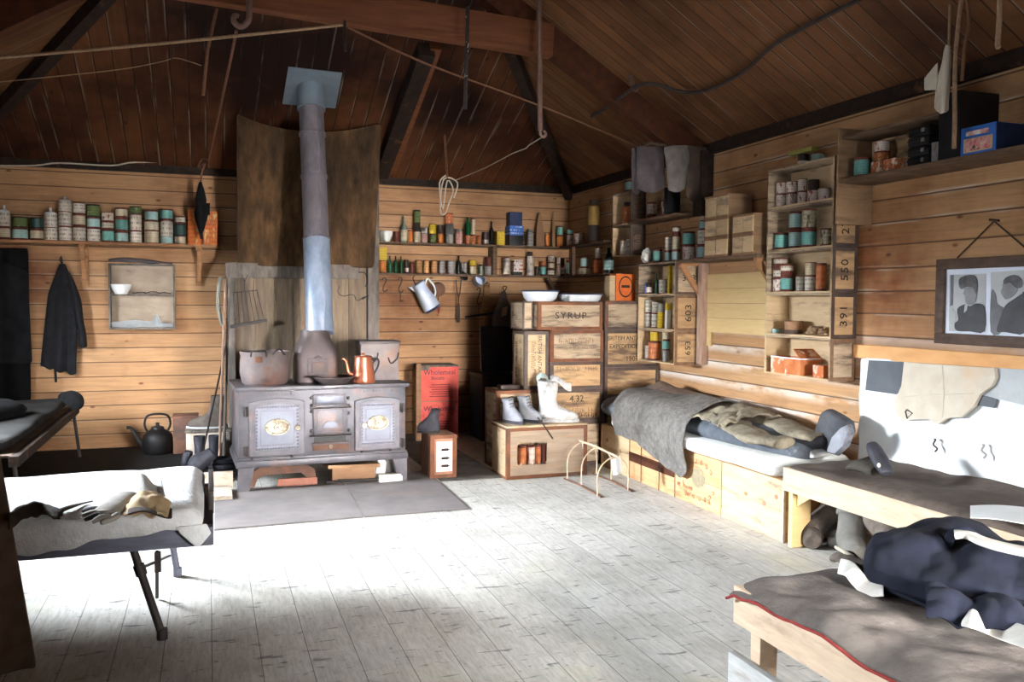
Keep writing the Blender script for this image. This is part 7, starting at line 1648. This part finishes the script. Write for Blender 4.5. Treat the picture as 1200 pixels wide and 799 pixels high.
b = new(); tube(b, [(-1.9, 7.4, .62), (-1.75, 7.6, .66), (-1.6, 7.9, .65), (-1.5, 8.1, .62)], [.12, .24, .22, .1], 14, 5, .4); rumple(b, .02, 6); o = sub(obj('black_bundle', b, M['black'])); tag(o, 'black cloth bundle on the dim rear cot', 'bundle')
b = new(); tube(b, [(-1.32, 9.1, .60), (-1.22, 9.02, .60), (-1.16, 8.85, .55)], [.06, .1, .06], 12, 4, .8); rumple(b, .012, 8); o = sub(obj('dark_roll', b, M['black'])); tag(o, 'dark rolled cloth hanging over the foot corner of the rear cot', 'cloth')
def cur(u, v):
    x = -2.33 + .66 * u; return (x, 9.69 - .03 + .02 * math.sin(22 * u), 2.04 * (1 - v) + .5 * v)
b = new(); sheet(b, cur, 24, 10, .01); o = sub(obj('black_curtain', b, M['black'])); tag(o, 'black cloth hung flat on the back wall under the tin shelf', 'curtain')
def coat2(u, v): return (-2.12 + .44 * u + .05 * v * (u - .5), 9.62 - .05 * math.sin(PI * u) - .02 * math.sin(11 * u), 1.9 - .25 * abs(u - .6) * (1 - v) - 1.0 * v)
b = new(); sheet(b, coat2, 16, 16, .014); o = sub(obj('dark_garment', b, M['coatcloth'])); tag(o, 'dark garment hung in front of the black cloth by the rear cot', 'coat')
# coat on a hook
pt = AY(72, 308, 9.62)
t = thing('hanging_coat', 'black coat hung from a hook on the back wall under the long shelf', 'coat', (pt.x, 9.62, pt.z))
def CP_(px, py): p = AY(px, py, 9.62); return V(p.x - pt.x, 0, p.z - pt.z)
def coat(u, v):
    L = [(70, 309), (56, 345), (50, 400), (47, 430)]; Rr = [(74, 309), (86, 335), (90, 370), (88, 440)]
    k = min(2, int(v * 3)); f = v * 3 - k
    a = CP_(*L[k]).lerp(CP_(*L[k + 1]), f); c = CP_(*Rr[k]).lerp(CP_(*Rr[k + 1]), f); p = a.lerp(c, u)
    return (p.x, -.05 * math.sin(PI * u) - .03 * math.sin(15 * u) * v + .06, p.z - .06 * (1 - u) * 0 + .012 * math.sin(20 * u) * v)
b = new(); sheet(b, coat, 22, 26, .014); sub(obj('coat_body', b, M['coatcloth'], t))
b = new(); tube(b, [CP_(79, 318), CP_(88, 345), CP_(95, 380), CP_(98, 408)], [.04, .075, .07, .075], 14, 4, .5); rumple(b, .01, 7); sub(obj('sleeve', b, M['coatcloth'], t))
b = new(); tube(b, [CP_(64, 432) + V(0, .03, 0), CP_(65, 448) + V(0, .03, 0)], .012, 8); obj('coat_tab', b, M['coatcloth'], t)
b = new(); tube(b, [CP_(70, 300) + V(0, .1, 0), CP_(70, 304) + V(0, .02, 0), CP_(73, 310) + V(0, .02, 0), CP_(72, 302) + V(0, .0, 0)], .006, 8, 3); o = obj('coat_hook', b, M['iron'], None, True, (pt.x, 9.62, pt.z)); tag(o, 'small iron hook holding the black coat', 'hook')
# little two-tier tray shelf
xa, xb = AY(127, 345, 9.6).x, AY(205, 345, 9.6).x; za, zb2_, zm = AY(165, 386, 9.6).z, AY(165, 309, 9.6).z, AY(165, 345, 9.6).z
t = thing('tray_shelf', 'small two-compartment case shelf hung between the shelf brackets', 'shelf', (xa, 9.6, za))
W, H, D = xb - xa, zb2_ - za, .147
b = new()
for bx in ((0, .016, 0, H), (W - .016, W, 0, H)): box(b, bx[0], bx[1], 0, D, bx[2], bx[3])
box(b, .016, W - .016, 0, D, H - .016, H); box(b, .016, W - .016, 0, D, 0, .016); obj('case_sides', b, M['greywood'], t, False)
b = new(); box(b, .016, W - .016, 0, D - .01, zm - za - .014, zm - za); obj('middle_board', b, M['greywood'], t, False)
b = new(); box(b, .016, W - .016, D - .01, D, .016, H - .016); obj('case_back', b, M['crate_seen'], t, False)
b = new(); sheet(b, lambda u, v: (.02 + (W - .04) * u, -.005 + .1 * v, .022 + .075 * (.55 + .45 * math.sin(PI * min(1, u * 1.1 + .1))) * (1 - v) + .01 * fb(u * 9, v * 5) + (.11 * max(0, 1 - abs(u - .73) * 14)) * (1 - v)), 30, 8, .006); o = sub(obj('torn_paper', b, M['palegrey'], None, True, (xa, 9.6, za))); tag(o, 'torn pale paper lining lying in the lower half of the little case shelf', 'paper')
b = new(); sheet(b, lambda u, v: (.22 + (W - .26) * u, .0 + .1 * v, zm - za + .012 + .012 * abs(fb(u * 14, v * 6)) + .022 * math.sin(PI * u) * abs(math.sin(9 * u))), 26, 6, .004); o = obj('torn_paper', b, M['darkrag'], None, True, (xa, 9.6, za)); tag(o, 'ragged dark paper scrap beside the white bowl in the little case shelf', 'paper')
b = new(); tube(b, [(-.0, .02, H + .03), (W * .3, .0, H + .04), (W * .6, .01, H + .025), (W * .97, .04, H + .012)], [.02, .035, .03, .012], 10, 5, .7); rumple(b, .008, 9); o = sub(obj('rolled_cloth', b, M['leather'], None, True, (xa, 9.62, za))); tag(o, 'long rolled dark cloth lying on top of the little case shelf', 'cloth')
p = AY(142, 345, 9.66); item('bowl', (p.x, 9.665, zm + .003), .1, .1, 'white bowl in the little case shelf under the long shelf', None)
# rag hanging in front of the long shelf
t = thing('hanging_rag', 'black rag hung on a twine before the orange boxes', 'rag', AY(236, 213, 9.3))
o_ = Vector(t.location)
b = new(); tube(b, [AY(236, 213, 9.3) - o_, AY(235, 230, 9.3) - o_, AY(236, 252, 9.3) - o_, AY(236, 270, 9.3) - o_, AY(236, 280, 9.3) - o_], [.012, .07, .085, .05, .018], 14, 5, .7); rumple(b, .025, 7); sub(obj('rag_body', b, M['black'], t))
b = new(); sheet(b, lambda u, v: tuple(AY(241 + 5 * u, 238 + 14 * v, 9.25) - o_), 4, 4, .01); obj('rag_fold', b, M['black'], t)
# kettle, tins, box, boots by the stove
pk = AY(185, 530.5, 9.25)
t = thing('kettle', 'black iron kettle with long spout on the dark floor by the back wall', 'kettle', (pk.x, 9.25, .012))
s = pxm((pk.x, 9.25, .2)); r = 17 * s
b = new(); rev(b, [(0, 0), (r * .96, 0), (r * 1.0, .02), (r * 1.0, .14), (r * .94, .18), (r * .7, .215), (r * .45, .235), (r * .42, .245), (0, .25)], 28); obj('kettle_body', b, M['iron_dk'], t)
b = new(); rev(b, [(r * .44, .245), (r * .4, .26), (.02, .272), (.016, .285), (.024, .295), (0, .305)], 20); obj('lid', b, M['iron_dk'], t)
b = new(); tube(b, [(-r * .9, 0, .08), (-r * 1.25, 0, .14), (-r * 1.5, 0, .22), (-r * 1.7, 0, .255), (-r * 1.95, 0, .26)], [.035, .026, .02, .016, .017], 12, 4); obj('spout', b, M['iron_dk'], t)
b = new(); tube(b, [(-r * .6, 0, .2), (-r * .82, 0, .28), (-r * .7, 0, .36), (-r * .3, 0, .385), (r * .3, 0, .385), (r * .7, 0, .36), (r * .82, 0, .28), (r * .6, 0, .2)], .011, 8, 4); obj('handle', b, M['iron_dk'], t)
p0, p1 = AY(203, 500, 9.2), AY(232, 500, 9.2)
t = thing('rusty_canister', 'tall dull rusty tin canister between the kettle and the wooden box', 'canister', (p0.x, 9.1, .012))
b = new(); box(b, 0, p1.x - p0.x, 0, .26, 0, AY(215, 488, 9.1).z - .012, None, bev=.012); obj('canister_body', b, M['rust'], t)
b = new(); box(b, -.006, p1.x - p0.x + .006, -.006, .266, AY(215, 488, 9.1).z - .03, AY(215, 488, 9.1).z - .008, None, bev=.004); obj('rim', b, M['rust'], t)
p0, p1 = AY(218, 515, 8.6), AY(269, 515, 8.6); zt_ = AY(240, 507, 8.6).z
t = thing('wooden_box', 'whitish wooden box with a boot on its lid next to the stove', 'box', (p0.x, 8.6, .012))
b = new(); box(b, 0, p1.x - p0.x, 0, .36, 0, zt_ - .012, None, bev=.004); obj('box_body', b, M['whitewood'], t)
b = new(); box(b, -.01, p1.x - p0.x + .01, -.01, .37, zt_ - .012, zt_ + .012, None, bev=.004); obj('box_lid', b, M['greywood'], t)
b = new(); box(b, p1.x - p0.x - .05, p1.x - p0.x + .004, -.008, 0, 0, zt_ - .02); obj('corner_batten', b, M['greywood'], t, False)
pb_ = AY(262, 500, 8.75)
t = boot('felt_boot', 'grey boot with dark shaft and pale foot lying on the whitish wooden box', 'boot', (p0.x + .36, 8.74, zt_ + .026), (0, 0, -PI / 2 - .15), L=.36, H=.31, w=.075, sole='palegrey')
for i, (px_, lab) in enumerate(((233, 'grey-brown boot standing against the front of the whitish box, outer of two'), (252, 'grey-brown boot standing against the front of the whitish box, next to the stove'))):
    p = AY(px_, 528, 8.35); boot('leather_boot', lab, 'boot_black', (p.x, 8.5, .022), (0, 0, .1 - .2 * i), L=.25, H=.26, w=.055)
def flatboot(label, px0, py0, px1, py1, yy, r0, r1, mat='boot_black'):
    A_, B_ = AY(px0, py0, yy), AY(px1, py1, yy)
    t = thing('leather_boot', label, 'boot', (A_.x, yy, 0))
    A_ = A_ - V(A_.x, yy, 0); B_ = B_ - V(t.location.x, yy, 0)
    b = new(); tube(b, [A_, A_.lerp(B_, .3), A_.lerp(B_, .7), B_], [r0 * .6, r0, r1, r1 * .8], 14, 4, .85); rumple(b, .012, 8); sub(obj('upper', b, M[mat], t))
    b = new(); tube(b, [A_ - V(0, .02, r0 * .7), A_.lerp(B_, .5) - V(0, .02, r0 * .8)], [r0 * .5, r0 * .6], 12, 0, .4); obj('sole', b, M['iron'], t)
flatboot('black boot lying toe first behind the hearth board', 222, 549, 250, 530, 7.7, .09, .075)
flatboot('crumpled black boot standing on end behind the hearth board', 217, 548, 221, 528, 7.85, .06, .05)
t = thing('rolled_belt', 'coil of dark leather strap behind the hearth board next to the stove leg', 'strap', (AY(262, 545, 7.75).x, 7.75, .012))
for k in range(4):
    b = new(); rev(b, [(.085 - .004 * k, 0), (.1 - .004 * k, .008), (.1 - .004 * k, .036), (.085 - .004 * k, .044)], 20, tr((.006 * (k % 2), 0, .046 * k))); obj('coil', b, M['boot_black'], t)
yk = 7.28
b = new(); pA, pB = AY(212, 565, yk), AY(273, 560, yk); box(b, pA.x, pB.x + .0, yk, yk + .03, .0125, AY(240, 554, yk).z, None, bev=.004); o = obj('hearth_board', b, M['whitewood']); tag(o, 'pale plank on edge holding back the boots beside the stove', 'board')
b = new(); pA, pB = AY(150, 567, 7.3), AY(211, 563, 7.3); box(b, pA.x, pB.x - .004, 7.29, 7.32, .01, AY(180, 557, 7.3).z, None, bev=.004); o = obj('hearth_board', b, M['brownboard_dk']); tag(o, 'dark plank on edge continuing the pale hearth board towards the kettle', 'board')
b = new(); a = AZ(240, 590, .02); box(b, AY(240, 583, 7.0).x, AY(272, 583, 7.0).x, 6.9, 7.24, .0125, .045, None, bev=.004); o = obj('floor_plank', b, M['whitewood']); tag(o, 'short pale plank flat on the slate at the corner of the stove', 'board')
# ================================================================== overhead lines, rods and rags
def line(name, pts, r, mat, label, cat, sm=4, seg=6, group=None):
    b = new(); tube(b, pts, r, seg, sm); o = obj(name, b, M[mat]); return tag(o, label, cat, group)
Yw = 6.5
line('drying_pole', [AY(-20, 69, Yw), AY(120, 57, Yw), AY(250, 45, Yw), AY(402, 29, Yw)], .012, 'rope', 'long thin pole slung under the rafters from the dark side to the tie beam', 'pole', 2)
line('drying_line', [AY(408, 32, Yw), AY(500, 75, Yw + .2), AY(636, 125, Yw + .5), AX(762, 178, 4.0)], .008, 'rope_rust', 'rust-brown line sloping from the tie beam down to the leather bags', 'line', 3)
line('thin_wire', [AY(-20, 98, 7.2), AY(90, 87, 7.2), AY(150, 80, 7.2), AY(190, 72, 7.2), AY(205, 68, 7.2), AY(222, 72, 7.2), AY(236, 77, 7.2)], .004, 'rope', 'thin wire strung under the dark ceiling boards below the pole', 'wire')
line('wire_loop', [AY(200, 50, 7.0), AY(203, 58, 7.0), AY(201, 70, 7.1)], .006, 'iron', 'twisted iron wire loop hanging from the thin pole', 'wire')
line('white_cable', [AY(-10, 194, 9.66), AY(40, 194, 9.66), AY(70, 191, 9.66), AY(130, 194, 9.66), AY(160, 190, 9.66), AY(228, 191, 9.66)], .008, 'twine', 'white cable running along the wall plate above the tin shelf', 'cable')
t = thing('iron_hook', 'heavy curled iron hook hanging at the tie beam', 'hook', AY(291, -12, Yw))
o_ = Vector(t.location)
b = new(); tube(b, [AY(292, -40, Yw) - o_, AY(292, 15, Yw) - o_, AY(289, 27, Yw) - o_, AY(281, 31, Yw) - o_, AY(274, 25, Yw) - o_, AY(275, 18, Yw) - o_, AY(280, 19, Yw) - o_], [.022, .022, .022, .022, .02, .018, .016], 12, 4); obj('hook_iron', b, M['rod'], t)
line('hanging_rope', [AY(277, 36, 6.6), AY(268, 80, 7.0), AY(256, 135, 8.0), AY(244, 188, 9.1)], .011, 'rope_rust', 'rust-brown rope stretched from the curled hook down to the shelf end', 'rope', 3)
line('wooden_lath', [AY(254, 10, 6.9), AY(243, 60, 6.95), AY(238, 112, 7.0)], .014, 'rope_rust', 'thin brown lath hanging beside the curled hook', 'lath', 0)
line('knotted_twine', [AY(244, 188, 9.1), AY(237, 186, 9.25), AY(232, 196, 9.28), AY(240, 192, 9.28), AY(236, 205, 9.3), AY(235, 218, 9.3)], .009, 'rope_rust', 'knotted twine holding the black rag over the shelf end', 'twine')
line('short_rod', [AY(404, 24, Yw), AY(405, 60, Yw)], .012, 'iron', 'short black rod hanging under the tie beam by the flue plate', 'rod', 0)
line('iron_strap', [AY(548, 8, Yw - .05), AY(547, 60, Yw - .05), AY(545, 128, Yw - .05)], .016, 'strap_iron', 'flat iron strap hanging in the middle of the tie beam', 'strap', 0)
line('hanging_rope', [AY(512, 48, 8.2), AY(517, 110, 8.5), AY(522, 175, 9.0), AY(524, 208, 9.2)], .013, 'rope_rust', 'rope hanging from the ceiling to the knot of twine over the double shelf', 'rope', 3)
line('knotted_twine', [AY(523, 205, 9.2), AY(515, 215, 9.2), AY(519, 245, 9.22), AY(524, 212, 9.2), AY(531, 222, 9.2), AY(526, 238, 9.2), AY(522, 250, 9.25), AY(516, 247, 9.25), AY(520, 210, 9.2), AY(536, 214, 9.2), AY(532, 232, 9.2)], .008, 'twine', 'loose bunch of pale twine dangling over the upper back shelf', 'twine')
line('white_string', [AY(640, 158, 6.6), AY(620, 170, 7.2), AY(616, 174, 7.3), AY(600, 180, 7.8), AY(570, 196, 8.5), AY(534, 211, 9.2)], .005, 'twine', 'white string from the long rod hook to the twine bunch', 'string', 2)
for name, x, y1, r, lab in (('long_rod', 633, 153, .021, 'long bronzed rod with a hook end hanging through the tie beam end'), ('iron_rod', 741, 99, .022, 'bronzed rod with a hook end hanging where the dark cable is tied')):
    t = thing(name, lab, 'rod', AY(x, y1, Yw)); o_ = Vector(t.location)
    up_ = AY(x - 1, -30, Yw); hit = ZP + TR * (XR - up_.x)
    b = new(); tube(b, [V(0, 0, 0), V(up_.x - o_.x, 0, hit - .01 - o_.z)], r, 10); obj('rod_bar', b, M['rod'], t)
    b = new(); tube(b, [(0, 0, .02), (.004, 0, -.03), (.03, 0, -.05), (.05, 0, -.02), (.03, 0, .0)], .011, 8, 4); obj('hook_end', b, M['rod'], t)
nr = (TR, 0, 1); cr_ = TR * XR + ZP - .05
line('dark_cable', [AP(x, y, nr, cr_ - d_) for x, y, d_ in ((693, 137, .0), (712, 125, .1), (738, 106, .22), (752, 99, .2), (770, 99, .1), (800, 108, .02), (830, 105, 0), (870, 85, 0), (905, 54, 0), (950, 28, 0), (1018, -6, 0))], .015, 'cable', 'dark cable looping across the sloping ceiling by the iron rod', 'cable')
t = thing('hanging_cloth', 'ragged pale cloth hung near the ceiling over the black cases', 'cloth', AX(1105, 60, 3.75)); o_ = Vector(t.location)
def C2(px, py, dx=0): return AX(px, py, 3.75 + dx) - o_
b = new(); sheet(b, lambda u, v: tuple(C2(1112 - 4 * v + (-14 + 16 * u) * (.2 + .8 * min(1, v * 1.6)), 52 + 82 * v - 10 * abs(u - .6) * v, .02 * math.sin(7 * u))), 12, 18, .01); rumple(b, .008, 9); sub(obj('cloth_body', b, M['oatmeal'], t))
b = new(); sheet(b, lambda u, v: tuple(C2(1084 + 16 * u, 92 + 14 * v - 20 * u * (1 - v), .02)), 6, 6, .01); sub(obj('cloth_wing', b, M['oatmeal'], t))
b = new(); p_ = AX(1112, 54, 3.75); tube(b, [p_ - o_, V(3.75, p_.y, ZP + TR * (XR - 3.75) - .004) - o_], .008, 6); obj('hanging_cord', b, M['rope'], t)
line('hanging_rope', [V(AX(1127, 8, 3.72).x, AX(1127, 8, 3.72).y, ZP + TR * (XR - 3.72) - .005), AX(1122, 40, 3.72), AX(1119, 90, 3.72), AX(1119, 140, 3.72), AX(1118, 174, 3.72)], .012, 'rope', 'rope hanging straight down beside the ragged pale cloth', 'rope', 3)
line('hanging_rope', [V(3.7, AX(1131, 10, 3.7).y, ZP + TR * (XR - 3.7) - .005), AX(1136, 30, 3.7), AX(1131, 50, 3.7), AX(1127, 95, 3.72)], .009, 'rope_rust', 'shorter rope hanging behind the straight rope by the pale cloth', 'rope', 3)
line('bent_stick', [V(3.3, AX(1173, -12, 3.3).y, ZP + TR * (XR - 3.3) - .005), AX(1171, 25, 3.3), AX(1169, 50, 3.3), AX(1170, 56, 3.3)], .012, 'rope', 'pale stick with a knob end hanging from the ceiling over the blue box', 'stick', 2)
